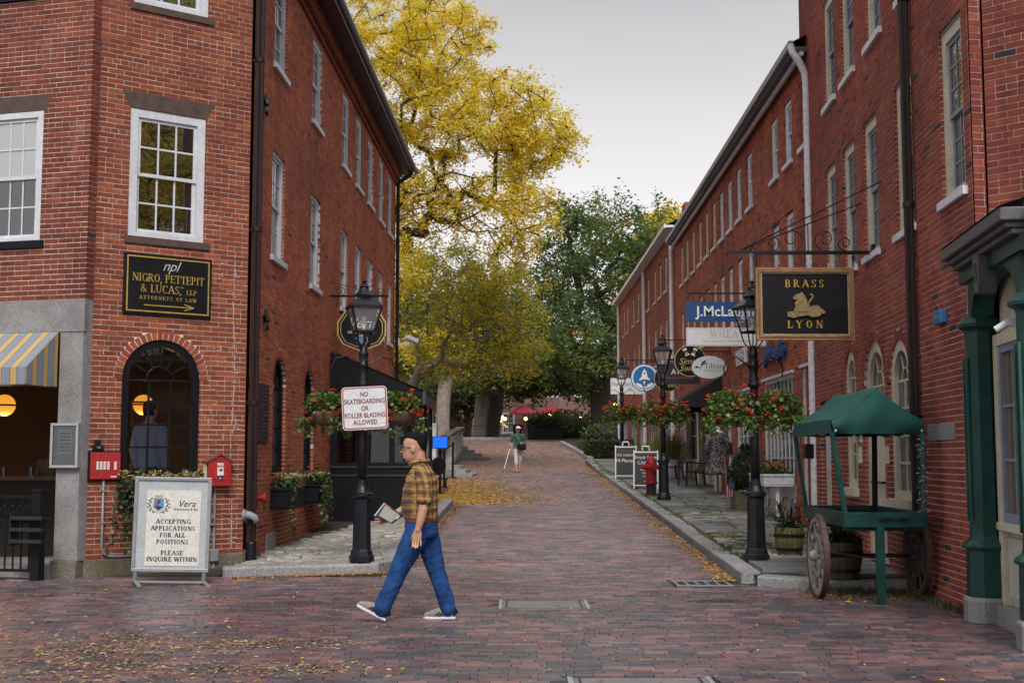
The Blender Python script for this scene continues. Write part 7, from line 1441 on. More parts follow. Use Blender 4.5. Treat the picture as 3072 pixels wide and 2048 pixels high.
t = thing('barrel_awning', 'dark rounded entrance awning on the far brick building', 'awning', (-5.3, 100.2, 3.0)); mb = MB(); pts_ = [(1.3 * math.cos(a), 1.4 + 1.2 * math.sin(a)) for a in np.linspace(0, math.pi, 12)]; mb.prism(pts_ + [(-1.3, 1.1), (1.3, 1.1)], -.6, .7); mb.build('canopy', BLACKP, t); mb = MB(); mb.box(-1.2, 1.2, .5, .7, -.4, 1.3); mb.build('doorway', INSIDE, t)
PINKC = mat('pink_canvas', (.42, .035, .06), .7, .15, 3, .05); UM = []
for k, (x, y, lab) in enumerate(((.85, 94, 'pink parasol left of the two in the far square'), (2.85, 95, 'pink parasol right of the two in the far square'))):
    t = thing('parasol', lab, 'parasol', (x, y, 2.69), 0, 'pink parasols in the far square'); mb = MB(); mb.tube([(0, 0, 0), (0, 0, 2.5)], .04, 8); mb.build('pole', BLACKM, t); mb = MB(); mb.lathe([(1.1, 1.98), (1.1, 2.08), (.6, 2.38), (.05, 2.6)], 8, (0, 0, 0), None, .3); mb.build('canopy', PINKC, t)
t = thing('closed_parasol', 'furled red parasol between the open ones', 'parasol', (3.6, 96, 2.69)); mb = MB(); mb.lathe([(.05, .4), (.28, .8), (.22, 1.6), (.06, 2.4)], 10); mb.build('canvas', RED, t)
t = thing('banner', 'green banner with the letters NU behind the parasols', 'banner', (2.65, 98, 4.55)); mb = MB(); mb.box(-.4, .4, -.02, .02, -.5, .42); mb.build('cloth', mat('banner_green', (.05, .20, .05), .6, .1, 3, 0), t); text('NU', .42, TEXTW, t, .05, .12, -.03, .004)
BULB = mat_emit('string_bulb', (1.0, .62, .18), 6.0)
for k, (x, y, z) in enumerate(((-1.0, 90, 4.6), (-.7, 90, 4.3), (-.85, 90, 4.05), (-.5, 90, 4.2), (1.0, 93, 4.3), (2.8, 93, 4.6), (5.0, 93, 4.35), (7.2, 92, 4.9), (7.5, 92, 5.3), (6.9, 92, 4.6), (7.3, 92, 4.4), (7.6, 92, 4.7), (-5.4, 93, 4.4), (-5.2, 93, 4.1))):
    o = thing('globe_light', f'small lit amber globe light {"left of" if x < 0 else "among" if x < 6 else "right of"} the parasols', 'lamp', (x, y, z), 0, 'amber globe lights in the far square'); mb = MB(); mb.ball((0, 0, 0), .12, 8, 6); mb.build('bulb', BULB, o); mb = MB(); mb.tube([(0, 0, .1), (0, 0, .3)], .02, 5); mb.build('cap', BLACKM, o)
t = thing('long_planter', 'long black planter trough of green shrubs in the far square', 'planter', (2.1, 80.5, 2.62)); mb = MB(); mb.box(-1.1, 1.1, -.4, .4, 0, .72); mb.build('trough', BLACKP, t); mb = MB(); leaf_cloud(mb, 1400, lambda g: (g.uniform(-1.1, 1.1), g.uniform(-.4, .4), .7 + abs(g.gauss(0, .35)) * (1.2 if int(g.random() * 3) else .8)), .11, [(.05, .10, .025), (.03, .07, .02), (.07, .12, .03)], -.4, None, 1.6); mb.build('greenery', LEAF, t)
def shrub(x, y, z, r, lab, cols, n=900, sz=.12, grp='shrubs around the far square'):
    t = thing('shrub', lab, 'shrub', (x, y, z), 0, grp); mb = MB(); mb.ball((0, 0, r[2] * .8), (r[0] * .8, r[1] * .8, r[2] * .75), 10, 7); mb.build('core', SOIL, t); mb = MB(); leaf_cloud(mb, n, in_ball((0, 0, r[2] * .85), r, .8), sz, cols, -.2, None, 1.3); mb.build('foliage', LEAF, t); return t
shrub(3.6, 88, 2.7, (2.6, 1.2, 1.1), 'broad dark shrub mass under the parasols', DG + [(.09, .04, .04)], 1500, .16); shrub(6.6, 84, 2.7, (.9, .8, .9), 'rounded dark shrub right of the long planter', DG, 600); shrub(-4.6, 92, 2.7, (1.6, 1, 1.1), 'reddish shrub left of the twin trunks', [(.10, .05, .04), (.05, .06, .03), (.14, .07, .05)], 800, .14); shrub(8.3, 74, 2.3, (2.2, 2.0, 1.0), 'dark shrub bank around the broad oak trunk', DG, 1400, .15); shrub(5.0, 70, 2.1, (1.3, 1.5, .7), 'low dark shrubs before the far lamp', DG, 900, .12)
make_tree('linden_tree', 'dark low spreading tree closing the far end behind the fenced bed', (-3.4, 95, 2.7), (-3.2, 95, 5.2), [((-3.0, 94, 6.6), (4.2, 2.5, 1.6), 2), ((3.2, 96, 8.0), (4.4, 2.5, 1.4), 2), ((7.5, 93, 6.2), (2.6, 2, 1.8), 1)], 240, 15000, .19, DG + DG + YG[:2], BARK, .35, 21, .8)
# clipped hedge and garden kerb on the right
t = thing('clipped_hedge', 'clipped dark green hedge past the end of the right sidewalk', 'hedge', (4.0, 54.5, zg(54.5))); mb = MB(); mb.box(-.75, 1.1, -1.2, 1.4, 0, .72); mb.build('core', SOIL, t); mb = MB()
def hp(g):
    f = g.random(); x, y = g.uniform(-.82, 1.15), g.uniform(-1.28, 1.45)
    if f < .4: return (x, y, .74 + g.gauss(0, .03))
    if f < .75: return (x, -1.26 + g.gauss(0, .03), g.uniform(.0, .76))
    return (-.81 + g.gauss(0, .03), y, g.uniform(.0, .76))
leaf_cloud(mb, 3800, hp, .05, [(.020, .06, .018), (.03, .08, .02), (.015, .045, .014), (.06, .12, .03)], -.2, None, 1.3); mb.build('foliage', LEAF, t)
t = thing('clipped_hedge', 'lower bright green hedge behind the dark one', 'hedge', (3.6, 60.5, zg(60.5))); mb = MB(); mb.box(-.4, 1.4, -2, 2, 0, .5); mb.build('core', SOIL, t); mb = MB(); leaf_cloud(mb, 1600, lambda g: (g.uniform(-.45, 1.4), g.uniform(-2.05, 2), g.choice((.52, .52, g.uniform(0, .5)))), .07, [(.04, .10, .02), (.06, .13, .03)], -.2, None, 1.3); mb.build('foliage', LEAF, t)
kerb('garden_kerb', [(3.1, 51.8), (3.0, 60), (2.7, 72)], .22, .18, 2.0, 1); kerb('tree_bed_kerb', [(-6.5, 79.6), (.0, 79.6), (.6, 82)], .25, .16, 2.0, -1, STEPG)
gb = sheet('garden_bed', [3.1, 4.5, 9, 16], [52, 56, 60, 66, 72, 80], lambda x, y: zg(y) + .06, SOIL); tag(gb, kind='structure')
t = thing('iron_fence', 'low black iron fence around the twin trunk tree bed', 'fence', (-2.4, 80.2, 2.7))
for z in (.15, .75): mb = MB(); mb.bar((-2.2, 0, z), (2.2, 0, z), .03); mb.build('rail', BLACKM, t)
for k in range(34): mb = MB(); x = -2.2 + k * .133; mb.bar((x, 0, 0), (x, 0, .82), .02); mb.build('picket', BLACKM, t)
t = thing('park_bench', 'dark park bench left of the fenced trees', 'bench', (-5.6, 79.0, 2.6)); mb = MB(); mb.box(-.8, .8, -.2, .2, .42, .47); mb.build('seat', BLACKM, t); mb = MB(); mb.box(-.8, .8, .2, .24, .5, .9); mb.build('backrest', BLACKM, t)
for s in (-1, 1): mb = MB(); mb.box(s * .7 - .03, s * .7 + .03, -.2, .2, 0, .42); mb.build('leg', BLACKM, t)
t = thing('litter_bin', 'black litter bin right of the fenced trees', 'bin', (.35, 80.6, 2.66)); mb = MB(); mb.lathe([(.26, 0), (.30, .8), (.32, .82), (.28, .9)], 12); mb.build('body', BLACKP, t)
for k, (x, y, lab) in enumerate(((-6.05, 82, 'thin black lamp post left of the fenced trees'), (-4.4, 88, 'thin black lamp post before the rounded awning'), (7.2, 72, 'dark post with blue banner behind the hedges'))):
    t = thing('lamp_post', lab, 'lamp post', (x, y, zg(y)), 0, 'posts around the far square'); mb = MB(); mb.tube([(0, 0, 0), (0, 0, 3.1)], .06, 8); mb.build('pole', BLACKM, t)
    if k < 2: mb = MB(); mb.lathe([(.12, 3.1), (.2, 3.5), (.26, 3.5), (.03, 3.8)], 6); mb.build('lantern', mat('lantern_dark', (.05, .05, .055), .3, .2, 5, 0), t)
    else: mb = MB(); mb.box(-.75, -.05, -.02, .02, 2.2, 3.4); mb.build('banner', NAVY, t); mb = MB(); mb.box(-.35, .35, -.35, .35, 0, .35); mb.build('footing', GRANITE, t)
# ------------------------------------------------------------------ people
PEND = []
def rings(mb, rs, n=14):
    """stack of horizontal ellipses (cx, cy, z, rx, ry)"""
    vs = []; fs = []
    for cx, cy, z, a, b in rs:
        for j in range(n): t = 6.2832 * j / n; vs.append((cx + a * math.cos(t), cy + b * math.sin(t), z))
    for i in range(len(rs) - 1):
        for j in range(n): j2 = (j + 1) % n; fs.append((i * n + j, i * n + j2, (i + 1) * n + j2, (i + 1) * n + j))
    fs.append(tuple(reversed(range(n)))); fs.append(tuple((len(rs) - 1) * n + j for j in range(n))); mb.add(vs, fs)
def limb(mb, pts, r, n=10):
    mb.tube(pts, r, n)
    for p, q in zip(pts, r): mb.ball(p, q, 10, 8)
def blob(mb, name, m, parent, voxel=.012, smooth=4, fold=0.0, fscale=9.0):
    """fuse overlapping pieces into one continuous skin"""
    me = mb.mesh(name); me.materials.append(m); o = bpy.data.objects.new(name, me); COL.objects.link(o)
    r = o.modifiers.new('r', 'REMESH'); r.mode = 'VOXEL'; r.voxel_size = voxel; r.use_smooth_shade = True
    if smooth: s = o.modifiers.new('s', 'SMOOTH'); s.iterations = smooth; s.factor = .5
    PEND.append((o, name, m, parent, fold, fscale)); return o
def flush_blobs():
    dg = bpy.context.evaluated_depsgraph_get(); out = []
    for o, name, m, parent, fold, fs in PEND:
        me = bpy.data.meshes.new_from_object(o.evaluated_get(dg)); me.name = name
        if fold:
            n = len(me.vertices); co = np.empty(n * 3, np.float32); nr = np.empty(n * 3, np.float32); me.vertices.foreach_get('co', co); me.vertex_normals.foreach_get('vector', nr); co = co.reshape(-1, 3); nr = nr.reshape(-1, 3)
            k = np.array([noise.noise(Vector((c[0] * fs + c[2] * fs * .8, c[1] * fs * .7, c[2] * fs * 1.6 - c[0] * fs))) + .5 * noise.noise(Vector((c[0] * fs * 2.3 - c[2] * fs, c[1] * fs * 2, c[2] * fs * 3.7))) for c in co.tolist()])
            me.vertices.foreach_set('co', (co + nr * (k * fold)[:, None]).astype(np.float32).ravel()); me.update()
        out.append((o, me, name, m, parent))
    for o, me, name, m, parent in out:
        bpy.data.objects.remove(o); me.materials.clear(); place(me, name, m, parent)
    PEND.clear()
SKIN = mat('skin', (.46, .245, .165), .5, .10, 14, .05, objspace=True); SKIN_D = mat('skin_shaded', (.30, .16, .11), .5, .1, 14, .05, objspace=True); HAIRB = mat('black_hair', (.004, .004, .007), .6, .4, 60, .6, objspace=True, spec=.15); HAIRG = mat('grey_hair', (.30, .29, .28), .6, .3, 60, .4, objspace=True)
DENIM = mat('denim', (.020, .066, .205), .9, .35, 7, .5, objspace=True, col2=(.008, .028, .105), spec=.15); SHOEG = mat('shoe_grey', (.22, .20, .21), .7, .2, 20, .2, objspace=True); SOLE = mat('shoe_sole', (.62, .63, .66), .6, .1, 8, 0); BELT = mat('belt_leather', (.14, .035, .022), .45, .2, 9, .05)
def plaid(name, base, dark, light, p=.078):
    m, nt, b = _new(name); tc = nt.nodes.new('ShaderNodeTexCoord'); sp_ = nt.nodes.new('ShaderNodeSeparateXYZ'); nt.links.new(tc.outputs['Object'], sp_.inputs[0]); c = None
    def band(sock, per, w, off=0.0):
        a = nt.nodes.new('ShaderNodeMath'); a.operation = 'ADD'; nt.links.new(sock, a.inputs[0]); a.inputs[1].default_value = 10 + off
        q = nt.nodes.new('ShaderNodeMath'); q.operation = 'MODULO'; nt.links.new(a.outputs[0], q.inputs[0]); q.inputs[1].default_value = per
        l = nt.nodes.new('ShaderNodeMath'); l.operation = 'LESS_THAN'; nt.links.new(q.outputs[0], l.inputs[0]); l.inputs[1].default_value = w
        k = nt.nodes.new('ShaderNodeMath'); k.operation = 'MULTIPLY'; nt.links.new(l.outputs[0], k.inputs[0]); k.inputs[1].default_value = .62; return k.outputs[0]
    ad = nt.nodes.new('ShaderNodeMath'); ad.operation = 'ADD'; nt.links.new(sp_.outputs['X'], ad.inputs[0]); nt.links.new(sp_.outputs['Y'], ad.inputs[1])
    c = _mix(nt, band(ad.outputs[0], p, p * .34), base, dark); c = _mix(nt, band(sp_.outputs['Z'], p, p * .36), c, dark)
    c = _mix(nt, band(ad.outputs[0], p, p * .10, p * .45), c, light); c = _mix(nt, band(sp_.outputs['Z'], p, p * .10, p * .45), c, light)
    n = _noise(nt, 30, 3, .6, tc.outputs['Object']); c = _mix(nt, 1.0, c, _ramp(nt, n.outputs['Fac'], [(.3, (.8,) * 3), (.7, (1.15,) * 3)]).outputs['Color'], 'MULTIPLY')
    nt.links.new(c, b.inputs['Base Color']); b.inputs['Roughness'].default_value = .9; return m
SHIRT = plaid('plaid_shirt', (.29, .155, .042), (.028, .018, .030), (.42, .29, .12), .086)
# the walking man ------------------------------------------------------------
man = thing('person', 'person in mustard plaid shirt, blue jeans and glasses walking left with a folder', 'person', (-.85, 12.05, .0)); 
b = MB()
rings(b, [(-.085, 0, 1.475, .030, .030), (-.105, 0, 1.490, .062, .045), (-.100, 0, 1.52, .082, .060), (-.085, 0, 1.565, .098, .071), (-.075, 0, 1.62, .108, .078), (-.068, 0, 1.67, .112, .079), (-.062, 0, 1.71, .098, .070), (-.06, 0, 1.738, .06, .045)], 20)
b.ball((-.128, 0, 1.505), (.045, .038, .028)); b.ball((-.160, 0, 1.60), (.022, .05, .035)); b.tube([(-.165, 0, 1.625), (-.185, 0, 1.595), (-.196, 0, 1.572), (-.178, 0, 1.562)], [.013, .015, .017, .012], 8); b.ball((-.172, 0, 1.542), (.020, .026, .008)); b.ball((-.170, 0, 1.526), (.020, .025, .009)); b.ball((-.155, 0, 1.650), (.025, .055, .012))
for s in (-1, 1): b.ball((-.085, s * .080, 1.595), (.020, .010, .033)); b.ball((-.152, s * .034, 1.613), (.012, .016, .010))
limb(b, [(-.035, 0, 1.56), (-.025, 0, 1.50), (-.01, 0, 1.42)], [.062, .060, .068], 14)
rings(b, [(0, 0, .95, .12, .13), (0, 0, 1.2, .13, .15), (0, 0, 1.40, .08, .13)])
def hand(b, w, k, f, spread, curl, lens, thumb):
    """palm from wrist w to knuckles k, four fingers along f fanned along spread, thumb to one side"""
    w, k, f, sp_ = Vector(w), Vector(k), Vector(f).normalized(), Vector(spread).normalized(); nrm = f.cross(sp_)
    for q in np.linspace(-1, 1, 4): b.tube([tuple(w + sp_ * q * .018), tuple(w.lerp(k, .5) + sp_ * q * .027), tuple(k + sp_ * q * .031)], [.016, .015, .012], 8); b.ball(tuple(k + sp_ * q * .031), .0125, 8, 6)
    for i, q in enumerate((-1, -.33, .33, 1)):
        L = lens[i]; p0 = k + sp_ * q * .032; p1 = p0 + f * L * .42 + nrm * curl * .010 + sp_ * q * .006; p2 = p1 + f * L * .33 + nrm * curl * .022; p3 = p2 + f * L * .22 * (1 - abs(curl) * .3) + nrm * curl * .026; limb(b, [tuple(p) for p in (p0, p1, p2, p3)], [.0098, .0092, .0085, .0075], 8)
    p0 = w.lerp(k, .25) - sp_ * .022; p1 = p0 - sp_ * .022 + f * .028 + nrm * thumb * .012; p2 = p1 - sp_ * .006 + f * .030 + nrm * thumb * .012; p3 = p2 + f * .020 + nrm * thumb * .004; limb(b, [tuple(p) for p in (p0, p1, p2, p3)], [.014, .0125, .011, .009], 8)
limb(b, [(.037, -.245, 1.13), (.030, -.255, 1.05), (.008, -.265, .95), (-.018, -.272, .855)], [.046, .047, .040, .029], 12)
hand(b, (-.018, -.272, .855), (-.025, -.276, .775), (-.03, -.02, -1), (1, 0, 0), .5, (.078, .088, .082, .064), -1)
limb(b, [(-.06, .225, 1.14), (-.13, .215, 1.07), (-.25, .17, .99), (-.335, .135, .948)], [.045, .045, .037, .028], 12)
w_, k_ = Vector((-.335, .135, .948)), Vector((-.385, .100, .930)); hand(b, w_, k_, (-.25, -1.0, -.15), (-.25, 0, -1), -.9, (.065, .072, .068, .055), 1)
blob(b, 'body', SKIN, man, .0062, 2)
sh_ = MB(); rings(sh_, [(-.004, 0, .915, .150, .168), (-.005, 0, .95, .160, .176), (-.018, 0, 1.00, .172, .178), (-.022, 0, 1.10, .174, .180), (-.012, 0, 1.23, .166, .186), (-.006, 0, 1.32, .148, .192), (-.006, 0, 1.385, .118, .186), (-.008, 0, 1.425, .092, .120), (-.016, 0, 1.455, .082, .082), (-.022, 0, 1.478, .074, .074)], 22)
limb(sh_, [(.012, -.165, 1.385), (.03, -.215, 1.30), (.042, -.24, 1.20), (.042, -.247, 1.125)], [.078, .078, .072, .067], 14); limb(sh_, [(.0, .165, 1.385), (-.015, .21, 1.30), (-.05, .225, 1.19), (-.075, .225, 1.13)], [.078, .076, .070, .064], 14)
sh_.tube([(.043, -.248, 1.14), (.042, -.249, 1.105)], [.074, .072], 14)
blob(sh_, 'shirt', SHIRT, man, .009, 3, .009, 12)
c = MB(); c.tube([(-.022 + .084 * math.cos(a) - .012 * (math.cos(a) < 0), .074 * math.sin(a), 1.482 - .030 * max(0, -math.cos(a)) + .012) for a in np.linspace(0, 6.28, 22)], .017, 8); c.prism([(-.15, 1.43), (-.085, 1.445), (-.08, 1.475), (-.115, 1.465)], -.06, -.02); blob(c, 'collar', SHIRT, man, .007, 2)
mb = MB(); rings(mb, [(-.004, 0, .925, .158, .176), (-.004, 0, .962, .160, .178)], 26); mb.build('belt', BELT, man); mb = MB(); mb.box(-.176, -.160, -.03, .03, .925, .962); mb.build('buckle', SILVER, man)
j = MB(); rings(j, [(-.004, 0, .94, .152, .170), (-.004, 0, .88, .160, .178), (0, 0, .82, .155, .176), (-.002, 0, .775, .13, .165)], 20)
limb(j, [(-.035, -.078, .83), (-.085, -.085, .72), (-.155, -.09, .58), (-.212, -.09, .462), (-.275, -.088, .31), (-.335, -.085, .185), (-.36, -.085, .125)], [.118, .115, .100, .088, .080, .080, .084], 16)
limb(j, [(.03, .078, .83), (.06, .08, .72), (.10, .085, .58), (.135, .085, .455), (.185, .085, .31), (.228, .085, .18), (.245, .085, .105)], [.118, .114, .099, .086, .078, .077, .078], 16)
blob(j, 'jeans', DENIM, man, .008, 2, .0045, 13)
def shoe(name, heel, toe, z0, y, pitch):
    M = Matrix.Translation((heel, y, z0)) @ Matrix.Rotation(pitch, 4, 'Y'); L = toe - heel; s = -1
    def T(p): return tuple(M @ Vector(p))
    u = MB(); P = [(s * .02, 0, .055), (s * .07, 0, .075), (s * .13, 0, .066), (s * .20, 0, .048), (s * .255, 0, .036)]; u.tube([T(p) for p in P], [.040, .046, .044, .042, .026], 12); [u.ball(T(p), r, 10, 8) for p, r in zip(P, [.040, .046, .044, .042, .030])]; blob(u, name, SHOEG, man, .007, 3)
    q = MB(); pts = [(-.008, 0), (.02, .036), (-.10, .038), (-.20, .044), (-.27, .030), (-.288, 0), (-.27, -.030), (-.20, -.044), (-.10, -.038), (.02, -.036)]; vs = [T((x, yy, z)) for z in (.0, .026) for x, yy in pts]; n = len(pts); q.add(vs, [tuple(range(n)), tuple(reversed(range(n, 2 * n)))] + [((i + 1) % n, i, n + i, n + (i + 1) % n) for i in range(n)]); q.build('shoe_sole', SOLE, man, bevel=.006)
    h = MB(); h.tube([T((.012, 0, .045)), T((-.02, 0, .095))], [.040, .040], 12); blob(h, 'shoe_heel', BLACKP, man, .008, 2)
    l = MB(); l.tube([T((s * .10, -.047, .07)), T((s * .14, -.045, .035)), T((s * .13, -.048, .075)), T((s * .17, -.043, .04))], .005, 5); l.build('shoe_mark', BLACKP, man)
shoe('shoe', -.345, -.62, .018, -.085, R(27)); shoe('shoe', .300, .02, .006, .085, 0)
h = MB(); rings(h, [(.008, 0, 1.595, .034, .052), (-.004, 0, 1.625, .050, .072), (-.018, 0, 1.655, .068, .0795), (-.040, 0, 1.685, .092, .081), (-.060, 0, 1.715, .110, .078), (-.066, 0, 1.742, .102, .066), (-.068, 0, 1.760, .066, .044)], 20); h.ball((-.152, 0, 1.722), (.026, .050, .024)); blob(h, 'hair', HAIRB, man, .007, 2, .003, 30)
g_ = MB(); g_.ball((-.162, 0, 1.500), (.026, .030, .018)); g_.tube([(-.184, -.026, 1.530), (-.192, 0, 1.552), (-.184, .026, 1.530)], .007, 6); blob(g_, 'goatee', HAIRB, man, .006, 1)
mb = MB()
for s in (-1, 1): mb.tube([(-.085, s * .082, 1.612), (-.185, s * .066, 1.622)], .0035, 6); mb.tube([(-.190, s * (.036 + .030 * math.cos(a)), 1.608 + .022 * math.sin(a)) for a in np.linspace(0, 6.28, 16)], .0038, 5)
mb.tube([(-.192, -.008, 1.614), (-.192, .008, 1.614)], .0035, 5); mb.build('glasses', BLACKP, man)
mb = MB(); [mb.ball((-.166, s * .034, 1.612), .010, 8, 6) for s in (-1, 1)]; mb.build('eyes', mat('eye_dark', (.03, .02, .018), .2, .1, 9, 0), man)
fo = thing('folder', 'dark purple folder with grey tablet sheet carried in the walking person\'s hand', 'folder', (-.85 - .315, 12.05 + .055, .985)); Q = [(-.041, .105), (.131, -.007), (.030, -.093), (-.1306, -.010)]; PURP = mat('purple_cover', (.025, .012, .06), .6, .2, 9, .05)
poly_part(Q, PURP, fo, -.010, .016, 'cover'); mb = MB(); poly_part([(-.036, .088), (.098, .0), (.022, -.078), (-.096, -.008)], mat('sheet_grey', (.34, .34, .29), .7, .08, 9, 0), fo, -.014, -.010, 'sheet'); poly_part([(.07, -.045), (.105, -.016), (.085, -.002), (.05, -.03)], SIGNW, fo, -.013, -.010, 'label'); mb.bar((-.135, -.004, -.012), (-.043, -.004, .108), .024, .016); mb.build('spine', SILVER, fo); poly_part([(-.041, .105), (.02, .066), (.01, .060), (-.043, .094)], mat('orange_tab', (.40, .13, .03), .6, .1, 9, 0), fo, -.0135, -.010, 'tab')
# simple standing / walking figures ----------------------------------------------
def figure(loc, rz, h, lab, top, legs, hair, skin=SKIN, stride=.0, sleeve=.55, extras=None, long_legs=True, group=None, vox=.018, sit=False):
    t = thing('person', lab, 'person', loc, rz, group); k = h / 1.7; S_ = lambda *p: tuple(q * k for q in p)
    b = MB(); hd = lambda *a: tuple(x * k for x in a)
    rings(b, [hd(0, 0, 1.475, .04, .05), hd(0, -.012, 1.50, .055, .07), hd(0, -.008, 1.55, .07, .088), hd(0, 0, 1.60, .076, .096), hd(0, .004, 1.65, .072, .092), hd(0, .006, 1.69, .045, .06)], 16); b.ball(S_(0, -.098, 1.565), (.014 * k, .018 * k, .022 * k)); [b.ball(S_(s * .078, .01, 1.58), (.009 * k, .017 * k, .028 * k)) for s in (-1, 1)]; [b.ball(S_(s * .03, -.085, 1.595), .010 * k) for s in (-1, 1)]; b.ball(S_(0, -.088, 1.525), (.022 * k, .010 * k, .006 * k))
    limb(b, [S_(0, .01, 1.52), S_(0, .015, 1.42)], [.052 * k, .058 * k]); rings(b, [hd(0, 0, .9, .13, .10), hd(0, 0, 1.2, .14, .1), hd(0, 0, 1.40, .13, .07)])
    A = extras.get('arms') if extras and extras.get('arms') else [((-.19, 0, 1.36), (-.25, .03, 1.10), (-.24, -.05, .86)), ((.19, 0, 1.36), (.25, .03, 1.10), (.24, -.05, .86))]
    for a in A:
        limb(b, [S_(*a[0]), S_(*a[1]), S_(*a[2])], [.046 * k, .040 * k, .028 * k]); d = (Vector(a[2]) - Vector(a[1])).normalized(); w = Vector(a[2]); q_ = w + d * .08; sp_ = d.cross(Vector((1, 0, 0))); sp_ = sp_.normalized() if sp_.length > .1 else Vector((0, 1, 0)); hand(b, w * k, q_ * k, d, sp_, .8, tuple(x * k for x in (.07, .078, .072, .058)), 1)
    if not long_legs:
        for s in (-1, 1): limb(b, [S_(s * .09, s * stride, .3), S_(s * .09, s * stride * 1.2, .08)], [.045 * k, .035 * k])
    blob(b, 'body', skin, t, vox * .65, 2)
    c = MB(); rings(c, [hd(0, 0, .86, .165, .125), hd(0, 0, .95, .16, .12), hd(0, 0, 1.08, .155, .115), hd(0, 0, 1.25, .175, .12), hd(0, .005, 1.36, .18, .10), hd(0, .01, 1.42, .12, .08), hd(0, .012, 1.45, .075, .065)], 20)
    for a in A: a0, a1 = Vector(a[0]), Vector(a[1]); a2 = Vector(a[2]); e = a0.lerp(a1, min(1, sleeve * 2)) if sleeve <= .5 else a1.lerp(a2, sleeve * 2 - 1); P = [a0, a0.lerp(e, .5) if sleeve <= .5 else a1, e]; limb(c, [S_(*p) for p in P], [.070 * k, .062 * k, .056 * k])
    blob(c, 'shirt', top, t, vox, 3, .005 * k, 12)
    g = MB(); rings(g, [hd(0, 0, .92, .155, .118), hd(0, 0, .80, .17, .125), hd(0, 0, .74, .15, .11)], 18); zb = .10 if long_legs else .30
    for s in (-1, 1): limb(g, [S_(s * .085, 0, .80), S_(s * .088, s * stride * .45 - .01, .47), S_(s * .09, s * stride, zb + .02)], [.095 * k, .072 * k, .060 * k], 12)
    blob(g, 'trousers', legs, t, vox, 3, .006 * k, 10)
    for s in (-1, 1): f = MB(); y = s * stride * 1.15; f.tube([S_(s * .092, y + .06, .045), S_(s * .092, y - .04, .055), S_(s * .092, y - .17, .035)], [.045 * k, .048 * k, .032 * k], 10); blob(f, 'shoe', SHOEG, t, vox * .8, 2)
    if hair is not None: q = MB(); rings(q, [hd(0, .035, 1.52, .070, .062), hd(0, .028, 1.58, .080, .078), hd(0, .015, 1.64, .083, .092), hd(0, .010, 1.69, .070, .080), hd(0, .008, 1.712, .04, .05)], 16); blob(q, 'hair', hair, t, vox * .7, 2, .003, 30)
    return t, k
# woman with the white cane
TEAL = mat('teal_cotton', (.035, .105, .075), .85, .15, 9, .1, objspace=True); PALEP = mat('pale_cotton', (.56, .50, .49), .85, .1, 9, .1, objspace=True)
wy = 43.8; wo, wk = figure((.21, wy, zg(wy)), R(12), 1.60, 'person in green t-shirt and white visor walking with a white cane', TEAL, PALEP, HAIRG, stride=.10, sleeve=.42, long_legs=False, extras={'arms': [((-.19, 0, 1.36), (-.27, .04, 1.10), (-.27, -.06, .88)), ((.19, 0, 1.36), (.26, .05, 1.12), (.12, -.20, 1.08))]})
mb = MB(); rings(mb, [(0, 0, 1.635 * wk, .085 * wk, .105 * wk), (0, 0, 1.675 * wk, .083 * wk, .103 * wk)], 18); mb.prism([(-.075, 1.52), (.075, 1.52), (.06, 1.545), (-.06, 1.545)], -.17, -.09); mb.build('visor', TEXTW, wo); mb = MB(); mb.box(-.07, -.012, -.108, -.098, 1.485, 1.52); mb.box(.012, .07, -.108, -.098, 1.485, 1.52); mb.build('sunglasses', BLACKP, wo)
bg = thing('shoulder_bag', 'black shoulder bag worn across the green t-shirt', 'bag', (.21 + .12, wy - .17, zg(wy) + .90), R(12)); mb = MB(); mb.box(-.15, .15, -.06, .06, -.13, .10); mb.build('pouch', BLACKP, bg, bevel=.03); mb = MB(); mb.bar((-.13, .03, .1), (-.24, .06, .48), .03, .01); mb.bar((.13, .03, .1), (-.10, .1, .50), .02, .01); mb.build('strap', BLACKP, bg)
cn_ = thing('white_cane', 'white cane with dark red tip held by the person in green', 'cane', (.21 - .28, wy - .1, zg(wy) + .83), 0); mb = MB(); mb.tube([(0, 0, .02), (-.20, -.25, -.70)], .012, 6); mb.build('shaft', TEXTW, cn_); mb = MB(); mb.tube([(-.20, -.25, -.70), (-.235, -.295, -.82)], .014, 6); mb.build('tip', DKRED, cn_); mb = MB(); mb.tube([(.02, .02, .09), (0, 0, .0)], .02, 8); mb.build('grip', BLACKP, cn_)
# distant pair on the terrace
PINK = mat('pink_cotton', (.62, .07, .19), .8, .1, 9, 0, objspace=True); BLUSH = mat('pale_blue_cotton', (.42, .47, .56), .8, .1, 9, 0, objspace=True); DARKT = mat('dark_trousers', (.03, .03, .035), .85, .2, 9, 0, objspace=True)
figure((-3.75, 68, zg(68)), R(60), 1.55, 'person in bright pink top on the terrace left of the square', PINK, DARKT, HAIRB, stride=.08, sleeve=.9, vox=.03); figure((-3.95, 70, zg(70) + .15), R(40), 1.75, 'person in pale blue shirt behind the one in pink', BLUSH, DARKT, HAIRB, skin=SKIN_D, stride=.05, sleeve=.9, vox=.03)
figure((.75, 92, 2.69), R(80), 1.3, 'person sitting dark against the left parasol', DARKT, DARKT, HAIRB, skin=SKIN_D, vox=.03)
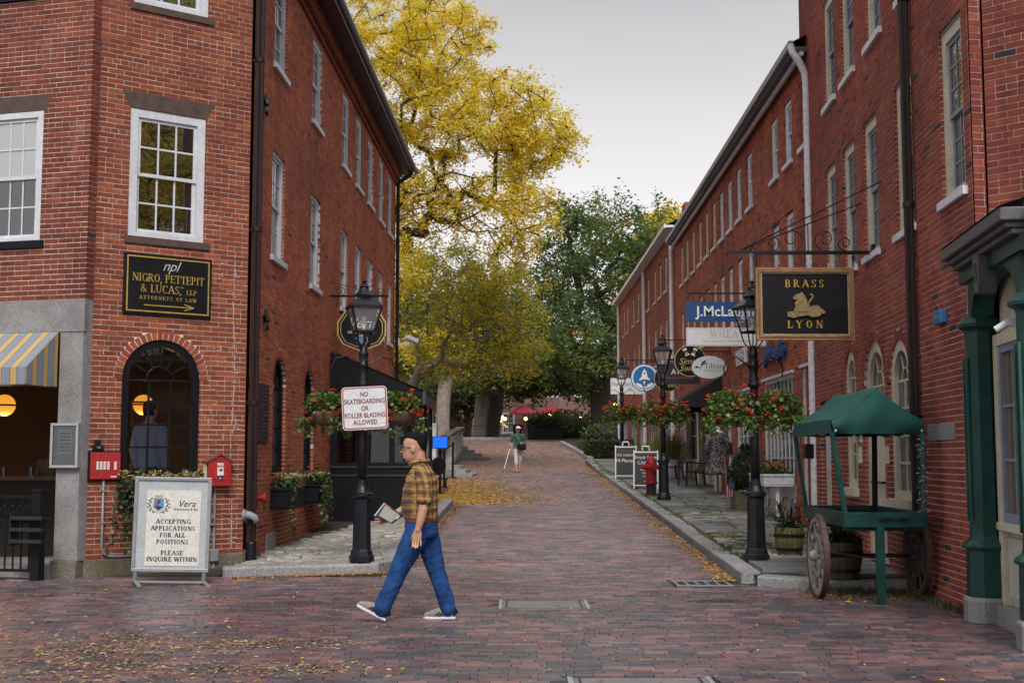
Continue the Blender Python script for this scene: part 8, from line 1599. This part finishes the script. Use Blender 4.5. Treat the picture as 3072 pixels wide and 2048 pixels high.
# people inside the restaurant
def chk(name):
    m, nt, b = _new(name); tc = nt.nodes.new('ShaderNodeTexCoord'); ck = nt.nodes.new('ShaderNodeTexChecker'); ck.inputs['Scale'].default_value = 45; ck.inputs['Color1'].default_value = (.36, .42, .60, 1); ck.inputs['Color2'].default_value = (.16, .20, .36, 1); nt.links.new(tc.outputs['Object'], ck.inputs['Vector']); nt.links.new(ck.outputs['Color'], b.inputs['Base Color']); b.inputs['Roughness'].default_value = .9; return m
figure((-4.93, 17.30, .42), R(150), 1.86, 'person in blue checked shirt with back to the arched window', chk('blue_check'), DARKT, HAIRB, sleeve=.9, vox=.022)
figure((-6.65, 18.5, .12), R(10), 1.66, 'person sitting in shadow behind the bar', DARKT, DARKT, HAIRB, skin=SKIN_D, sleeve=.9, vox=.022)
flush_blobs()
# ------------------------------------------------------------------ fallen leaves and grass in the joints
LITTER = mat_leaf('fallen_leaf', .15)
def scatter(name, lab, n, pos, size, cols, zf, cat='leaves'):
    g = rnd; mb = MB()
    for _ in range(n):
        p = pos(g)
        if p is None: continue
        x, y = p; z = zf(x, y); s = size * g.choice((.4, .6, .8, 1.0, 1.25, 1.6)) * g.uniform(.85, 1.15); a = g.uniform(0, 6.28); c, sn = math.cos(a), math.sin(a); w = s * g.uniform(.3, .55); k = g.uniform(.6, 1.3); col = g.choice(cols); t1, t2 = g.uniform(.001, .014), g.uniform(.001, .014)
        mb.add([(x - c * s, y - sn * s, z + .002), (x + sn * w, y - c * w, z + t1), (x + c * s, y + sn * s, z + .002 + t2 * .5), (x - sn * w, y + c * w, z + t2)], [(0, 1, 2, 3)], tuple(q * k for q in col))
    o = mb.build(name, LITTER); tag(o, lab, cat, kind='stuff'); return o
TAN = [(.36, .25, .15), (.30, .195, .11), (.42, .31, .18), (.22, .14, .08)]; GLD = [(.66, .40, .07), (.72, .48, .10), (.56, .33, .06), (.44, .24, .06)]; BRN = [(.26, .13, .05), (.34, .19, .07), (.18, .09, .045), (.40, .25, .09)]
zr = lambda x, y: zg(y) + .003
def fore(g):
    y = g.uniform(8.0, 15.2); x = g.uniform(-.46 * y, .46 * y)
    return (x, y) if g.random() < (.85 if x < -1 else .22) and not (x > 4.0 and y > 10) else None
scatter('fallen_leaves', 'loose tan leaf litter thinly spread over the foreground paving', 3200, fore, .017, TAN + GLD[:1], zr)
def drift(g):
    cx_, cy_, sx_, sy_ = g.choice(((-3.2, 10.9, .55, .22), (-2.7, 10.4, .5, .18), (-1.9, 10.6, .5, .16), (-3.3, 9.7, .5, .20), (-2.4, 9.35, .5, .2), (-3.0, 8.9, .6, .25), (-1.6, 9.3, .4, .15), (-3.3, 10.2, .35, .15))); return (g.gauss(cx_, sx_), g.gauss(cy_, sy_))
scatter('leaf_drift', 'drifts of tan leaves on the paving in the lower left corner', 2300, drift, .020, TAN, zr)
def kerbline(g):
    y = 15.6 + 34 * g.random() ** 1.3; return (kxr(y) - .02 - abs(g.gauss(0, .10)) - .10 * g.random(), y)
scatter('leaf_drift', 'brown leaves gathered along the right kerb', 5200, kerbline, .020, BRN + GLD, zr)
scatter('leaf_drift', 'brown leaves gathered along the left kerb corner', 1100, lambda g: (lambda u: (-3.5 + 1.9 * u, 15.98 + .46 * u - abs(g.gauss(0, .07)) - .02))(g.random()), .018, BRN + GLD, zr)
scatter('leaf_drift', 'dry brown leaves along the left kerb up the street', 1800, lambda g: (lambda y: (-1.46 + (y - 17) * .018 + abs(g.gauss(0, .10)), y))(g.uniform(17, 28)), .022, BRN, zr)
def gold(g):
    y = 28.5 + abs(g.gauss(0, 5.2)) if g.random() < .75 else g.uniform(28, 50); x = -2.9 + abs(g.gauss(0, 1.5)) * 1.0; return (x, y) if x < 2.7 else None
scatter('leaf_carpet', 'thick carpet of golden leaves on the left of the street by the steps', 19000, gold, .038, GLD, zr)
scatter('leaf_litter', 'thin golden leaf litter up the middle of the street', 5200, lambda g: (g.uniform(-3.2, 2.7), g.uniform(30, 62)), .034, GLD + TAN, zr)
scatter('leaf_litter', 'tan leaf litter over the far square', 4200, lambda g: (g.uniform(-3.5, 2.9), g.uniform(52, 79)), .06, TAN + BRN, zr)
scatter('leaf_drift', 'yellow leaves and weeds under the market cart', 700, lambda g: (g.uniform(3.2, 4.7), g.gauss(14.25, .28)), .022, GLD + BRN, zr)
def tufts(name, lab, n, pos, zf, h, cols):
    g = rnd; mb = MB()
    for _ in range(n):
        x, y = pos(g); z = zf(x, y); a = g.uniform(0, 6.28); L = h * g.uniform(.4, 1.2); dx, dy = math.cos(a) * L * .5, math.sin(a) * L * .5; w = .004 + .04 * h
        mb.add([(x - w, y, z), (x + w, y, z), (x + dx, y + dy, z + L)], [(0, 1, 2)], tuple(q * g.uniform(.7, 1.3) for q in g.choice(cols)))
    o = mb.build(name, LEAF); tag(o, lab, 'grass', kind='stuff'); return o
GR = [(.05, .085, .022), (.07, .11, .03), (.035, .06, .02), (.10, .11, .04)]; zs = lambda x, y: zg(y) + .11
patch = [(rnd.uniform(3.15, 4.7), rnd.uniform(17.6, 20.6), rnd.uniform(.05, .16)) for _ in range(80)] + [(rnd.uniform(3.06, 3.16), rnd.uniform(17, 50), .07) for _ in range(70)] + [(rnd.uniform(3.2, 5.0), rnd.uniform(21, 30), .06) for _ in range(60)]
scatter_p = lambda g: (lambda q: (g.gauss(q[0], q[2]), g.gauss(q[1], q[2] * .8)))(g.choice(patch))
tufts('joint_grass', 'short green grass and moss growing between the right sidewalk stones', 20000, scatter_p, zs, .05, [(.07, .125, .03), (.09, .15, .04), (.05, .085, .025), (.11, .13, .04)])
patl = [(rnd.uniform(-3.4, -1.9), rnd.uniform(16.6, 18.5), .05) for _ in range(9)] + [(-1.72 + .02 * k, 16.8 + .35 * k, .05) for k in range(8)]
tufts('joint_grass', 'few grass tufts in the left sidewalk cobbles and along its kerb', 900, lambda g: (lambda q: (g.gauss(q[0], q[2]), g.gauss(q[1], q[2])))(g.choice(patl)), lambda x, y: zl(x, y) - .01, .035, GR)
tufts('wall_weeds', 'weeds growing at the foot of the wall by the cart and green storefront', 800, lambda g: (g.uniform(3.4, 4.55), g.gauss(14.5, .22)) if g.random() < .6 else (4.42 + g.gauss(0, .05), g.uniform(12.4, 14.0)), zr, .075, GR + [(.14, .11, .05), (.12, .09, .05)])
# ------------------------------------------------------------------ parts too fine to pick apart singly
for o in bpy.data.objects:
    if o.type == 'MESH' and o.parent is not None and o.name.split('.')[0] in ('foliage', 'greenery', 'blossoms', 'plants', 'grass', 'dry_grass', 'crown', 'string_lights', 'leaves', 'label_strips', 'wreath_leaves', 'scrolls', 'scroll', 'scrollwork', 'muntins', 'mortar_bed', 'text_line', 'branches', 'letters', 'lettering', 'lime_smears'):
        o['kind'] = 'stuff'
